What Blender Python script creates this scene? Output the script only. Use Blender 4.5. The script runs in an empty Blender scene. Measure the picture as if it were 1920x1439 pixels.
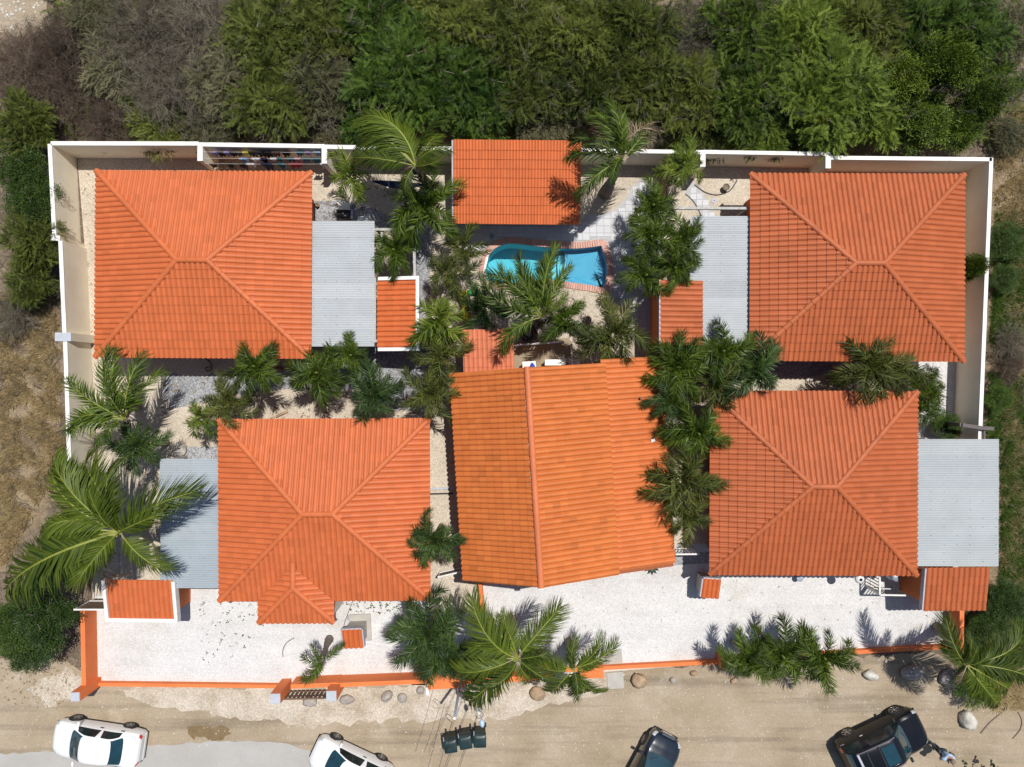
import bpy, bmesh, math, random
import numpy as np
from mathutils import Vector, Matrix, Euler

random.seed(7)
rng = np.random.default_rng(7)
SC = bpy.context.scene
COL = SC.collection
R = math.radians
CAM_H = 35.0

# ------------------------------------------------------------------ camera, sky, sun, exposure
cam_data = bpy.data.cameras.new('camera')
cam_data.sensor_width = 36.0
cam_data.lens = 26.25
cam_data.clip_end = 1500.0
cam = bpy.data.objects.new('camera', cam_data)
cam.location = (0, 0, CAM_H)
COL.objects.link(cam)
SC.camera = cam

SUN_DIR = Vector((0.21, 0.29, 1.0)).normalized()
world = bpy.data.worlds.new('World')
SC.world = world
world.use_nodes = True
wn = world.node_tree
for n in list(wn.nodes):
    wn.nodes.remove(n)
w_out = wn.nodes.new('ShaderNodeOutputWorld')
w_bg = wn.nodes.new('ShaderNodeBackground')
w_sky = wn.nodes.new('ShaderNodeTexSky')
w_sky.sky_type = 'NISHITA'
w_sky.sun_disc = False
w_sky.sun_elevation = math.asin(SUN_DIR.z)
w_sky.sun_rotation = math.atan2(SUN_DIR.x, SUN_DIR.y)
w_bg.inputs['Strength'].default_value = 0.085
wn.links.new(w_sky.outputs[0], w_bg.inputs[0])
wn.links.new(w_bg.outputs[0], w_out.inputs[0])

sun_data = bpy.data.lights.new('sun', 'SUN')
sun_data.energy = 4.6
sun_data.angle = R(0.5)
sun_data.color = (1.0, 0.96, 0.90)
sun = bpy.data.objects.new('sun', sun_data)
sun.location = (20, 28, 80)
sun.rotation_euler = SUN_DIR.to_track_quat('Z', 'Y').to_euler()
COL.objects.link(sun)

SC.view_settings.view_transform = 'Standard'
SC.view_settings.look = 'None'
SC.view_settings.gamma = 1.0
SC.view_settings.exposure = 0.0
SC.view_settings.use_curve_mapping = False
try:
    SC.cycles.use_denoising = True
    SC.cycles.denoising_prefilter = 'NONE'
    SC.cycles.max_bounces = 6
    SC.cycles.transparent_max_bounces = 12
    SC.cycles.caustics_reflective = False
    SC.cycles.caustics_refractive = False
except Exception:
    pass

# ------------------------------------------------------------------ helpers
def W(px, py, z=0.0):
    """point at height z that stands where the plan (1920 wide, seen from CAM_H) shows it"""
    f = (1 - z / CAM_H) / 40.0
    return Vector(((px - 960.0) * f, (719.5 - py) * f, z))

def tag(o, label=None, cat=None, group=None, kind=None):
    if label: o['label'] = label
    if cat: o['category'] = cat
    if group: o['group'] = group
    if kind: o['kind'] = kind
    return o

def empty(name, loc, rz=0.0, label=None, cat=None, group=None):
    o = bpy.data.objects.new(name, None)
    o.location = loc
    o.rotation_euler = (0, 0, rz)
    o.empty_display_size = 0.2
    COL.objects.link(o)
    return tag(o, label, cat, group)

def link(name, me, parent=None, loc=None, rot=None, scale=None):
    o = bpy.data.objects.new(name, me)
    COL.objects.link(o)
    if parent is not None: o.parent = parent
    if loc is not None: o.location = loc
    if rot is not None: o.rotation_euler = rot
    if scale is not None: o.scale = scale
    return o

class MB:
    """collects shapes, links them as one mesh object"""
    def __init__(s):
        s.v = []; s.f = []; s.m = []; s.sm = []; s.cur = 0; s.smooth = False
    def add(s, vs, fs):
        b = len(s.v)
        s.v.extend([tuple(p) for p in vs])
        for f in fs:
            s.f.append(tuple(b + i for i in f)); s.m.append(s.cur); s.sm.append(s.smooth)
        return s
    def quad(s, a, b, c, d): return s.add([a, b, c, d], [(0, 1, 2, 3)])
    def prism(s, poly, z0, z1, bottom=True):
        """poly counter-clockwise xy (z0,z1 may be lists)"""
        n = len(poly)
        z0 = z0 if isinstance(z0, (list, tuple)) else [z0] * n
        z1 = z1 if isinstance(z1, (list, tuple)) else [z1] * n
        a = sum(poly[i][0] * poly[(i + 1) % n][1] - poly[(i + 1) % n][0] * poly[i][1] for i in range(n))
        if a < 0:
            poly = list(poly)[::-1]; z0 = list(z0)[::-1]; z1 = list(z1)[::-1]
        vs = [(p[0], p[1], z0[i]) for i, p in enumerate(poly)] + [(p[0], p[1], z1[i]) for i, p in enumerate(poly)]
        fs = [tuple(range(n, 2 * n))] + [(i, (i + 1) % n, n + (i + 1) % n, n + i) for i in range(n)]
        if bottom: fs.append(tuple(range(n - 1, -1, -1)))
        return s.add(vs, fs)
    def box(s, c, size, rz=0.0, bev=0.0):
        x, y, z = c; a, b, h = size[0] / 2, size[1] / 2, size[2] / 2
        co, si = math.cos(rz), math.sin(rz)
        def r(u, v): return (x + u * co - v * si, y + u * si + v * co)
        if bev <= 0:
            return s.prism([r(-a, -b), r(a, -b), r(a, b), r(-a, b)], z - h, z + h)
        e = bev
        pts = [(-a, -b), (a, -b), (a, b), (-a, b)]
        ins = [(-a + e, -b + e), (a - e, -b + e), (a - e, b - e), (-a + e, b - e)]
        vs = [(*r(*p), z - h) for p in ins] + [(*r(*p), z - h + e) for p in pts] + [(*r(*p), z + h - e) for p in pts] + [(*r(*p), z + h) for p in ins]
        fs = [(3, 2, 1, 0), (12, 13, 14, 15)]
        for k in (0, 4, 8):
            for i in range(4):
                j = (i + 1) % 4
                fs.append((k + i, k + j, k + 4 + j, k + 4 + i))
        return s.add(vs, fs)
    def bar(s, p, q, w, h):
        """rectangular bar from p to q, w across, h high"""
        p, q = Vector(p), Vector(q)
        d = (q - p).normalized()
        up = Vector((0, 0, 1)) if abs(d.z) < .95 else Vector((0, 1, 0))
        sd = d.cross(up).normalized() * (w / 2); u = sd.cross(d).normalized() * (h / 2)
        vs = [p - sd - u, p + sd - u, p + sd + u, p - sd + u, q - sd - u, q + sd - u, q + sd + u, q - sd + u]
        return s.add(vs, [(0, 1, 2, 3), (7, 6, 5, 4), (0, 4, 5, 1), (1, 5, 6, 2), (2, 6, 7, 3), (3, 7, 4, 0)])
    def tube(s, pts, r, n=6, cap=True):
        pts = [Vector(p) for p in pts]
        rs = r if isinstance(r, (list, tuple)) else [r] * len(pts)
        vs = []; fs = []
        for i, p in enumerate(pts):
            d = (pts[min(i + 1, len(pts) - 1)] - pts[max(i - 1, 0)]).normalized()
            up = Vector((0, 0, 1)) if abs(d.z) < .9 else Vector((1, 0, 0))
            a = d.cross(up).normalized(); b = a.cross(d).normalized()
            for k in range(n):
                t = 2 * math.pi * k / n
                vs.append(p + (a * math.cos(t) + b * math.sin(t)) * rs[i])
        for i in range(len(pts) - 1):
            for k in range(n):
                j = (k + 1) % n
                fs.append((i * n + k, (i + 1) * n + k, (i + 1) * n + j, i * n + j))
        if cap:
            fs.append(tuple(range(n))); fs.append(tuple(range(len(pts) * n - 1, (len(pts) - 1) * n - 1, -1)))
        return s.add(vs, fs)
    def lathe(s, prof, c=(0, 0, 0), n=16):
        """prof [(r,z)] bottom to top"""
        vs = []; fs = []
        for r_, z in prof:
            for k in range(n):
                t = 2 * math.pi * k / n
                vs.append((c[0] + r_ * math.cos(t), c[1] + r_ * math.sin(t), c[2] + z))
        for i in range(len(prof) - 1):
            for k in range(n):
                j = (k + 1) % n
                fs.append((i * n + k, i * n + j, (i + 1) * n + j, (i + 1) * n + k))
        fs.append(tuple(range(n - 1, -1, -1)))
        fs.append(tuple(range((len(prof) - 1) * n, len(prof) * n)))
        return s.add(vs, fs)
    def mesh(s, name, mats, smooth=False):
        me = bpy.data.meshes.new(name)
        me.from_pydata(s.v, [], s.f)
        if not isinstance(mats, (list, tuple)): mats = [mats]
        for m in mats: me.materials.append(m)
        for i, p in enumerate(me.polygons):
            p.material_index = s.m[i]; p.use_smooth = smooth or s.sm[i]
        return me
    def build(s, name, mats, parent=None, smooth=False, loc=None, rot=None):
        return link(name, s.mesh(name, mats, smooth), parent, loc, rot)

def np_mesh(name, verts, tris, mat, tint=None, smooth=False):
    """triangle mesh from arrays, tint = one value per triangle"""
    me = bpy.data.meshes.new(name)
    nv, nt = len(verts), len(tris)
    me.vertices.add(nv); me.vertices.foreach_set('co', np.asarray(verts, np.float32).ravel())
    me.loops.add(nt * 3); me.loops.foreach_set('vertex_index', np.asarray(tris, np.int32).ravel())
    me.polygons.add(nt); me.polygons.foreach_set('loop_start', np.arange(0, nt * 3, 3, dtype=np.int32))
    if smooth: me.polygons.foreach_set('use_smooth', np.ones(nt, bool))
    me.update(calc_edges=True)
    if tint is not None:
        a = me.attributes.new('tint', 'FLOAT', 'FACE')
        a.data.foreach_set('value', np.asarray(tint, np.float32))
    if mat is not None: me.materials.append(mat)
    return me

def in_poly(x, y, poly):
    c = False; n = len(poly); j = n - 1
    for i in range(n):
        xi, yi = poly[i][0], poly[i][1]; xj, yj = poly[j][0], poly[j][1]
        if (yi > y) != (yj > y) and x < (xj - xi) * (y - yi) / (yj - yi) + xi: c = not c
        j = i
    return c

def smooth_path(pts, n=6, closed=False):
    """Catmull-Rom through 2-d or 3-d points"""
    P = [np.array(p, float) for p in pts]; out = []
    m = len(P)
    for i in range(m if closed else m - 1):
        if closed: a, b, c, d = P[i - 1], P[i], P[(i + 1) % m], P[(i + 2) % m]
        else: a, b, c, d = P[max(i - 1, 0)], P[i], P[i + 1], P[min(i + 2, m - 1)]
        for k in range(n):
            t = k / n
            out.append(0.5 * ((2 * b) + (-a + c) * t + (2 * a - 5 * b + 4 * c - d) * t * t + (-a + 3 * b - 3 * c + d) * t ** 3))
    if not closed: out.append(P[-1])
    return [tuple(p) for p in out]

# ------------------------------------------------------------------ materials
def base_mat(name):
    m = bpy.data.materials.new(name); m.use_nodes = True
    nt = m.node_tree
    return m, nt, nt.nodes['Principled BSDF'], nt.nodes['Material Output']

def N(nt, typ, **kw):
    n = nt.nodes.new(typ)
    for k, v in kw.items():
        if k in n.inputs: n.inputs[k].default_value = v
        else: setattr(n, k, v)
    return n

def rgba(c): return (c[0], c[1], c[2], 1.0)

def noise_mix(nt, pos, cols, scale, detail=4, stops=None, rough=0.6):
    n = N(nt, 'ShaderNodeTexNoise'); n.inputs['Scale'].default_value = scale
    n.inputs['Detail'].default_value = detail; n.inputs['Roughness'].default_value = rough
    nt.links.new(pos, n.inputs['Vector'])
    r = N(nt, 'ShaderNodeValToRGB')
    k = len(cols)
    stops = stops or [0.33 + 0.34 * i / max(k - 1, 1) for i in range(k)]
    el = r.color_ramp.elements
    while len(el) < k: el.new(0.5)
    for i in range(k): el[i].position = stops[i]; el[i].color = rgba(cols[i])
    nt.links.new(n.outputs['Fac'], r.inputs['Fac'])
    return r.outputs['Color'], n

def mixc(nt, a, b, fac, blend='MIX'):
    m = N(nt, 'ShaderNodeMix', data_type='RGBA', blend_type=blend)
    if isinstance(fac, float): m.inputs[0].default_value = fac
    else: nt.links.new(fac, m.inputs[0])
    for s, x in ((6, a), (7, b)):
        if isinstance(x, tuple): m.inputs[s].default_value = rgba(x)
        else: nt.links.new(x, m.inputs[s])
    return m.outputs[2]

def mul(c, k): return tuple(min(1.0, x * k) for x in c)

def mat(name, col, rough=0.8, var=0.15, scale=6.0, metal=0.0, spec=0.4, bump=0.0, bscale=40.0, coat=0.0, fine=0.0, fscale=30.0, wear=None, wear_amt=0.5):
    """plain surface: colour drifting with noise, optional fine speckle, wear patches and relief"""
    m, nt, b, out = base_mat(name)
    pos = N(nt, 'ShaderNodeNewGeometry').outputs['Position']
    c, _ = noise_mix(nt, pos, [mul(col, 1 - var), mul(col, 1 + var)], scale)
    if fine:
        c2, _ = noise_mix(nt, pos, [mul((1, 1, 1), 1 - fine), (1, 1, 1)], fscale, 2)
        c = mixc(nt, c, c2, 1.0, 'MULTIPLY')
    if wear is not None:
        n = N(nt, 'ShaderNodeTexNoise'); n.inputs['Scale'].default_value = scale * 0.35; n.inputs['Detail'].default_value = 8
        nt.links.new(pos, n.inputs['Vector'])
        r = N(nt, 'ShaderNodeMapRange'); r.inputs[1].default_value = 0.5; r.inputs[2].default_value = 0.68; r.inputs[4].default_value = wear_amt
        nt.links.new(n.outputs['Fac'], r.inputs[0])
        c = mixc(nt, c, wear, r.outputs[0])
    nt.links.new(c, b.inputs['Base Color'])
    b.inputs['Roughness'].default_value = rough; b.inputs['Metallic'].default_value = metal
    b.inputs['Specular IOR Level'].default_value = spec; b.inputs['Coat Weight'].default_value = coat
    b.inputs['Coat Roughness'].default_value = 0.04
    if bump:
        n = N(nt, 'ShaderNodeTexNoise'); n.inputs['Scale'].default_value = bscale; n.inputs['Detail'].default_value = 4
        nt.links.new(pos, n.inputs['Vector'])
        bp = N(nt, 'ShaderNodeBump'); bp.inputs['Strength'].default_value = bump; bp.inputs['Distance'].default_value = 0.03
        nt.links.new(n.outputs['Fac'], bp.inputs['Height']); nt.links.new(bp.outputs[0], b.inputs['Normal'])
    return m

def tile_mat(name, col, var=0.22, dirt=(0.22, 0.08, 0.03), warm=None):
    """glazed roof tile: every tile its own tone (object random + tint attribute)"""
    m, nt, b, out = base_mat(name)
    pos = N(nt, 'ShaderNodeNewGeometry').outputs['Position']
    oi = N(nt, 'ShaderNodeObjectInfo'); at = N(nt, 'ShaderNodeAttribute', attribute_name='tint')
    ad = N(nt, 'ShaderNodeMath', operation='ADD'); fr = N(nt, 'ShaderNodeMath', operation='FRACT')
    nt.links.new(oi.outputs['Random'], ad.inputs[0]); nt.links.new(at.outputs['Fac'], ad.inputs[1]); nt.links.new(ad.outputs[0], fr.inputs[0])
    r = N(nt, 'ShaderNodeValToRGB'); el = r.color_ramp.elements
    warm = warm or mul(col, 1.08)
    cols = [mul(col, 1 - var), mul(col, 1 - var * .25), col, warm]
    while len(el) < 4: el.new(.5)
    for i, p in enumerate((0.0, 0.10, 0.55, 1.0)): el[i].position = p; el[i].color = rgba(cols[i])
    nt.links.new(fr.outputs[0], r.inputs['Fac'])
    c2, _ = noise_mix(nt, pos, [(0.91, 0.90, 0.89), (1, 1, 1)], 0.9, 6)
    c = mixc(nt, r.outputs['Color'], c2, 1.0, 'MULTIPLY')
    n = N(nt, 'ShaderNodeTexNoise'); n.inputs['Scale'].default_value = 9.0; n.inputs['Detail'].default_value = 6
    nt.links.new(pos, n.inputs['Vector'])
    mr = N(nt, 'ShaderNodeMapRange'); mr.inputs[1].default_value = 0.58; mr.inputs[2].default_value = 0.75; mr.inputs[4].default_value = 0.16
    nt.links.new(n.outputs['Fac'], mr.inputs[0])
    c = mixc(nt, c, dirt, mr.outputs[0])
    nt.links.new(c, b.inputs['Base Color'])
    b.inputs['Roughness'].default_value = 0.55; b.inputs['Specular IOR Level'].default_value = 0.3
    return m

def leaf_mat(name, dark, light, rough=0.45, trans=0.25, spec=0.4, dry=None, dry_at=0.9):
    """foliage: tint attribute + object random, a little light passes through"""
    m, nt, b, out = base_mat(name)
    oi = N(nt, 'ShaderNodeObjectInfo'); at = N(nt, 'ShaderNodeAttribute', attribute_name='tint')
    ad = N(nt, 'ShaderNodeMath', operation='MULTIPLY_ADD'); ad.inputs[1].default_value = 0.45
    nt.links.new(oi.outputs['Random'], ad.inputs[0])
    a2 = N(nt, 'ShaderNodeMath', operation='MULTIPLY'); a2.inputs[1].default_value = 0.55
    nt.links.new(at.outputs['Fac'], a2.inputs[0]); nt.links.new(a2.outputs[0], ad.inputs[2])
    r = N(nt, 'ShaderNodeValToRGB'); el = r.color_ramp.elements
    el[0].color = rgba(dark); el[0].position = 0.08; el[1].color = rgba(light); el[1].position = 0.85
    if dry is not None:
        e = el.new(dry_at); e.color = rgba(dry)
    nt.links.new(ad.outputs[0], r.inputs['Fac'])
    nt.links.new(r.outputs['Color'], b.inputs['Base Color'])
    b.inputs['Roughness'].default_value = rough; b.inputs['Specular IOR Level'].default_value = spec
    if trans > 0:
        t = N(nt, 'ShaderNodeBsdfTranslucent'); nt.links.new(r.outputs['Color'], t.inputs['Color'])
        mx = N(nt, 'ShaderNodeMixShader'); mx.inputs[0].default_value = trans
        nt.links.new(b.outputs[0], mx.inputs[1]); nt.links.new(t.outputs[0], mx.inputs[2]); nt.links.new(mx.outputs[0], out.inputs['Surface'])
    return m

def ground_mat(name, cols, big=0.25, ruts=0.0, speck=None, speck_scale=22.0, speck_amt=0.35, patch=None, patch_scale=0.5, patch_rng=(0.52, 0.66), bump=0.5, peb=(0.55, 1.15)):
    """loose ground: drifting colour, single pebbles (voronoi cells), patches"""
    m, nt, b, out = base_mat(name)
    pos = N(nt, 'ShaderNodeNewGeometry').outputs['Position']
    c, _ = noise_mix(nt, pos, cols, big, 8)
    if patch is not None:
        n = N(nt, 'ShaderNodeTexNoise'); n.inputs['Scale'].default_value = patch_scale; n.inputs['Detail'].default_value = 9; n.inputs['Roughness'].default_value = 0.68
        nt.links.new(pos, n.inputs['Vector'])
        r = N(nt, 'ShaderNodeMapRange'); r.inputs[1].default_value = patch_rng[0]; r.inputs[2].default_value = patch_rng[1]
        nt.links.new(n.outputs['Fac'], r.inputs[0])
        c = mixc(nt, c, patch, r.outputs[0])
    if ruts:
        mp = N(nt, 'ShaderNodeMapping'); mp.inputs['Scale'].default_value = (0.10, 1.7, 1); mp.inputs['Rotation'].default_value = (0, 0, 0.03)
        nt.links.new(pos, mp.inputs['Vector'])
        rc, _ = noise_mix(nt, mp.outputs[0], [mul((1, 1, 1), 1 - ruts), (1, 1, 1), (1.0, 0.99, 0.97)], 1.0, 7, [0.36, 0.5, 0.66])
        c = mixc(nt, c, rc, 1.0, 'MULTIPLY')
    v = N(nt, 'ShaderNodeTexVoronoi'); v.inputs['Scale'].default_value = speck_scale
    nt.links.new(pos, v.inputs['Vector'])
    sp = N(nt, 'ShaderNodeSeparateColor'); nt.links.new(v.outputs['Color'], sp.inputs[0])
    mr = N(nt, 'ShaderNodeMapRange'); mr.inputs[3].default_value = peb[0]; mr.inputs[4].default_value = peb[1]
    nt.links.new(sp.outputs[0], mr.inputs[0])
    cb = N(nt, 'ShaderNodeCombineColor')
    for i in range(3): nt.links.new(mr.outputs[0], cb.inputs[i])
    c = mixc(nt, c, mixc(nt, c, cb.outputs[0], 1.0, 'MULTIPLY'), float(speck_amt) if speck is None else float(speck))
    nt.links.new(c, b.inputs['Base Color'])
    b.inputs['Roughness'].default_value = 0.95; b.inputs['Specular IOR Level'].default_value = 0.15
    bp = N(nt, 'ShaderNodeBump'); bp.inputs['Strength'].default_value = bump; bp.inputs['Distance'].default_value = 0.03
    nt.links.new(sp.outputs[1], bp.inputs['Height']); nt.links.new(bp.outputs[0], b.inputs['Normal'])
    return m

M = {}
M['wood_floor'] = ground_mat('scrub_earth', [(0.10, 0.075, 0.05), (0.17, 0.13, 0.095), (0.26, 0.20, 0.14)], 0.35, speck_amt=0.6, speck_scale=12, patch=(0.40, 0.29, 0.19), patch_scale=0.12, patch_rng=(0.58, 0.7), peb=(0.35, 1.3))
M['dirt'] = ground_mat('sandy_dirt', [(0.295, 0.235, 0.160), (0.355, 0.287, 0.205), (0.40, 0.33, 0.248)], 0.35, ruts=0.26, speck_amt=0.45, speck_scale=26, patch=(0.46, 0.40, 0.315), patch_scale=0.45, patch_rng=(0.55, 0.75), peb=(0.75, 1.2), bump=0.25)
M['chalk'] = ground_mat('crushed_coral', [(0.40, 0.33, 0.245), (0.52, 0.45, 0.36), (0.60, 0.53, 0.44)], 0.9, speck_amt=0.8, speck_scale=20, peb=(0.68, 1.15))
M['track'] = ground_mat('grey_track', [(0.36, 0.345, 0.32), (0.42, 0.41, 0.39)], 0.5, speck_amt=0.3, speck_scale=30, peb=(0.8, 1.1), bump=0.15)
M['cream_gravel'] = ground_mat('cream_gravel', [(0.50, 0.43, 0.34), (0.60, 0.53, 0.43)], 0.7, speck_amt=0.8, speck_scale=24, peb=(0.66, 1.15))
M['white_gravel'] = ground_mat('white_gravel', [(0.615, 0.607, 0.598), (0.685, 0.677, 0.668)], 0.5, ruts=0.06, speck_amt=0.75, speck_scale=26, peb=(0.76, 1.10), patch=(0.50, 0.465, 0.41), patch_scale=0.3, patch_rng=(0.52, 0.78))
M['grey_gravel'] = ground_mat('grey_gravel', [(0.29, 0.295, 0.31), (0.37, 0.375, 0.39)], 0.8, speck_amt=0.9, speck_scale=21, peb=(0.45, 1.3))
M['dry_soil'] = ground_mat('dry_soil', [(0.15, 0.11, 0.07), (0.24, 0.18, 0.115), (0.31, 0.24, 0.155)], 0.5, speck_amt=0.6, speck_scale=14, peb=(0.5, 1.25))
M['wet'] = ground_mat('damp_dirt', [(0.19, 0.135, 0.07), (0.24, 0.17, 0.095)], 2.0, speck_amt=0.3, speck_scale=26)
M['white_wall'] = mat('white_paint', (0.76, 0.745, 0.71), 0.7, 0.05, 5, wear=(0.50, 0.46, 0.40), wear_amt=0.45)
M['cream_wall'] = mat('cream_render', (0.84, 0.785, 0.63), 0.85, 0.05, 1.2, wear=(0.76, 0.68, 0.51), wear_amt=0.35)
M['orange_wall'] = mat('orange_render', (0.72, 0.19, 0.055), 0.8, 0.06, 1.5, wear=(0.60, 0.14, 0.04), wear_amt=0.5)
M['house_wall'] = mat('terracotta_render', (0.58, 0.17, 0.05), 0.85, 0.06, 1.5)
M['cap_grey'] = mat('cement_cap', (0.47, 0.50, 0.55), 0.85, 0.07, 4, fine=0.15)
M['concrete'] = mat('concrete', (0.47, 0.45, 0.41), 0.9, 0.08, 3, fine=0.2, wear=(0.36, 0.34, 0.30), wear_amt=0.4)
M['tile_a'] = tile_mat('tile_bright', (0.540, 0.140, 0.047), 0.10)
M['tile_b'] = tile_mat('tile_rust', (0.425, 0.113, 0.040), 0.12)
M['tile_c'] = tile_mat('tile_amber', (0.545, 0.155, 0.039), 0.17, warm=(0.58, 0.172, 0.043))
M['tile_l'] = tile_mat('tile_orange', (0.575, 0.162, 0.046), 0.10)
M['tile_s'] = tile_mat('tile_red', (0.545, 0.132, 0.038), 0.12)
M['tile_p'] = tile_mat('tile_pink', (0.60, 0.19, 0.095), 0.12)
M['zinc_r'] = tile_mat('zinc_grey', (0.385, 0.42, 0.435), 0.10, dirt=(0.27, 0.26, 0.24), warm=(0.41, 0.44, 0.45))
M['terrace'] = mat('terrace_screed', (0.34, 0.27, 0.18), 0.9, 0.1, 3, fine=0.2)
M['blue_grey'] = mat('blue_grey_plastic', (0.16, 0.27, 0.36), 0.5, 0.06, 4)
M['lamp_blue'] = mat('lamp_shell', (0.40, 0.55, 0.72), 0.4, 0.1, 5)
M['underlay'] = mat('roof_deck', (0.30, 0.09, 0.035), 0.9, 0.1)
M['fascia'] = mat('fascia_board', (0.30, 0.13, 0.06), 0.7, 0.1)
M['grey_trim'] = mat('grey_trim', (0.42, 0.42, 0.46), 0.7, 0.08, 4)
M['zinc'] = tile_mat('galvanised_zinc', (0.44, 0.465, 0.485), 0.14, dirt=(0.27, 0.25, 0.23), warm=(0.48, 0.50, 0.515))
M['zinc_old'] = tile_mat('dull_zinc', (0.335, 0.385, 0.425), 0.16, dirt=(0.18, 0.20, 0.22), warm=(0.37, 0.41, 0.44))
M['screw'] = mat('screw', (0.06, 0.06, 0.06), 0.5, 0.1)
M['beam'] = mat('weathered_timber', (0.48, 0.46, 0.43), 0.85, 0.15, 9, fine=0.25, fscale=20)
M['slat'] = mat('brown_slat', (0.16, 0.10, 0.065), 0.7, 0.2, 9)
M['slat_tan'] = mat('tan_slat', (0.36, 0.22, 0.10), 0.75, 0.2, 9)
M['rail'] = mat('white_rail', (0.72, 0.70, 0.67), 0.5, 0.06, 8, wear=(0.4, 0.3, 0.22), wear_amt=0.3)
M['dark_rail'] = mat('dark_rail', (0.10, 0.085, 0.08), 0.5, 0.1, 8)
M['white_plastic'] = mat('white_plastic', (0.78, 0.77, 0.74), 0.45, 0.04, 5, wear=(0.6, 0.57, 0.52), wear_amt=0.3)
M['black_rubber'] = mat('black_rubber', (0.018, 0.02, 0.024), 0.28, 0.2, 5, spec=0.6)
M['rock_brown'] = mat('brown_rock', (0.42, 0.30, 0.19), 0.9, 0.3, 3, fine=0.3, bump=0.5, bscale=14)
M['rock_grey'] = mat('grey_rock', (0.40, 0.36, 0.32), 0.9, 0.25, 3, fine=0.3, bump=0.5, bscale=14)
M['rock_pale'] = mat('pale_rock', (0.60, 0.57, 0.50), 0.9, 0.25, 4, fine=0.3, bump=0.5, bscale=14)
M['paver'] = tile_mat('pale_paver', (0.53, 0.54, 0.565), 0.08, dirt=(0.40, 0.39, 0.39), warm=(0.56, 0.565, 0.59))
M['grout'] = mat('grout', (0.42, 0.42, 0.43), 0.9, 0.1, 5)
M['coping'] = tile_mat('pink_brick', (0.56, 0.315, 0.255), 0.22, dirt=(0.42, 0.22, 0.18), warm=(0.62, 0.36, 0.29))
M['pool_deep'] = mat('pool_plaster_teal', (0.20, 0.55, 0.60), 0.6, 0.05, 3)
M['pool_blue'] = mat('pool_plaster_blue', (0.18, 0.40, 0.55), 0.6, 0.05, 3)
M['pool_step'] = mat('pool_plaster_pale', (0.36, 0.66, 0.70), 0.6, 0.05, 3)
M['grey_metal'] = mat('grey_metal', (0.34, 0.38, 0.44), 0.45, 0.08, 6, metal=0.4)
M['wire'] = mat('black_cable', (0.02, 0.02, 0.022), 0.5, 0.1)
M['lid'] = mat('manhole_lid', (0.33, 0.36, 0.39), 0.8, 0.08, 8, fine=0.2)
M['frond_coco'] = leaf_mat('coconut_frond', (0.020, 0.040, 0.004), (0.118, 0.162, 0.015), 0.5, 0.14, 0.25)
M['frond_xmas'] = leaf_mat('green_frond', (0.008, 0.024, 0.003), (0.118, 0.178, 0.017), 0.45, 0.10, 0.3)
M['frond_lime'] = leaf_mat('light_frond', (0.030, 0.060, 0.006), (0.185, 0.235, 0.026), 0.5, 0.14, 0.25)
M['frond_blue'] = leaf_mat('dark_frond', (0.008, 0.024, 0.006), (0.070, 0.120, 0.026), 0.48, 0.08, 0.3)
M['frond_olive'] = leaf_mat('dull_frond', (0.012, 0.022, 0.005), (0.122, 0.138, 0.025), 0.5, 0.10, 0.25, dry=(0.22, 0.165, 0.09), dry_at=0.96)
M['frond_dry'] = leaf_mat('dry_frond', (0.16, 0.11, 0.065), (0.34, 0.26, 0.18), 0.7, 0.1, 0.2)
M['rachis'] = mat('frond_midrib', (0.21, 0.23, 0.035), 0.45, 0.15, 5)
M['rachis_green'] = mat('green_midrib', (0.085, 0.115, 0.02), 0.45, 0.15, 5)
M['rachis_dry'] = mat('dry_midrib', (0.33, 0.27, 0.18), 0.7, 0.15, 5)
M['trunk'] = mat('palm_trunk', (0.24, 0.20, 0.165), 0.9, 0.2, 5, fine=0.3)
M['bark'] = mat('bark', (0.17, 0.145, 0.12), 0.9, 0.2, 6)
M['bark_pale'] = mat('pale_bark', (0.22, 0.19, 0.15), 0.9, 0.25, 6)
M['shaft'] = mat('crownshaft', (0.12, 0.15, 0.035), 0.5, 0.2, 6)
M['leaf_fresh'] = leaf_mat('thorn_leaf_fresh', (0.012, 0.034, 0.004), (0.125, 0.200, 0.028), 0.6, 0.12, .2)
M['leaf_olive'] = leaf_mat('thorn_leaf_olive', (0.015, 0.028, 0.005), (0.150, 0.175, 0.032), 0.6, 0.12, .2)
M['leaf_bright'] = leaf_mat('thorn_leaf_bright', (0.024, 0.050, 0.006), (0.190, 0.255, 0.036), 0.6, 0.12, .2)
M['leaf_grey'] = leaf_mat('thorn_leaf_grey', (0.040, 0.044, 0.020), (0.170, 0.160, 0.085), 0.7, 0.08, .2)
M['leaf_broad'] = leaf_mat('broad_leaf', (0.014, 0.040, 0.004), (0.150, 0.205, 0.020), 0.55, 0.12, .25)
M['leaf_bush'] = leaf_mat('bush_leaf', (0.012, 0.034, 0.006), (0.070, 0.118, 0.018), 0.55, 0.12, .25)
M['twig_grey'] = leaf_mat('grey_twig', (0.055, 0.047, 0.032), (0.25, 0.22, 0.165), 0.85, 0.0, 0.2)
M['twig_purple'] = leaf_mat('brown_twig', (0.055, 0.038, 0.028), (0.19, 0.14, 0.105), 0.85, 0.0, 0.2)
M['grass_dry'] = leaf_mat('dry_grass', (0.24, 0.165, 0.075), (0.56, 0.44, 0.24), 0.8, 0.1, 0.15)
M['grass_green'] = leaf_mat('green_grass', (0.035, 0.075, 0.010), (0.125, 0.19, 0.036), 0.6, 0.15, 0.2)

# ------------------------------------------------------------------ the ground and what lies on it
def sheet(name, poly_px, z, m, kind='structure'):
    pts = [W(*p) for p in poly_px]
    mb = MB(); mb.prism([(p.x, p.y) for p in pts], z - 0.003, z, bottom=False)
    return tag(mb.build(name, m), kind=kind)

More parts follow.
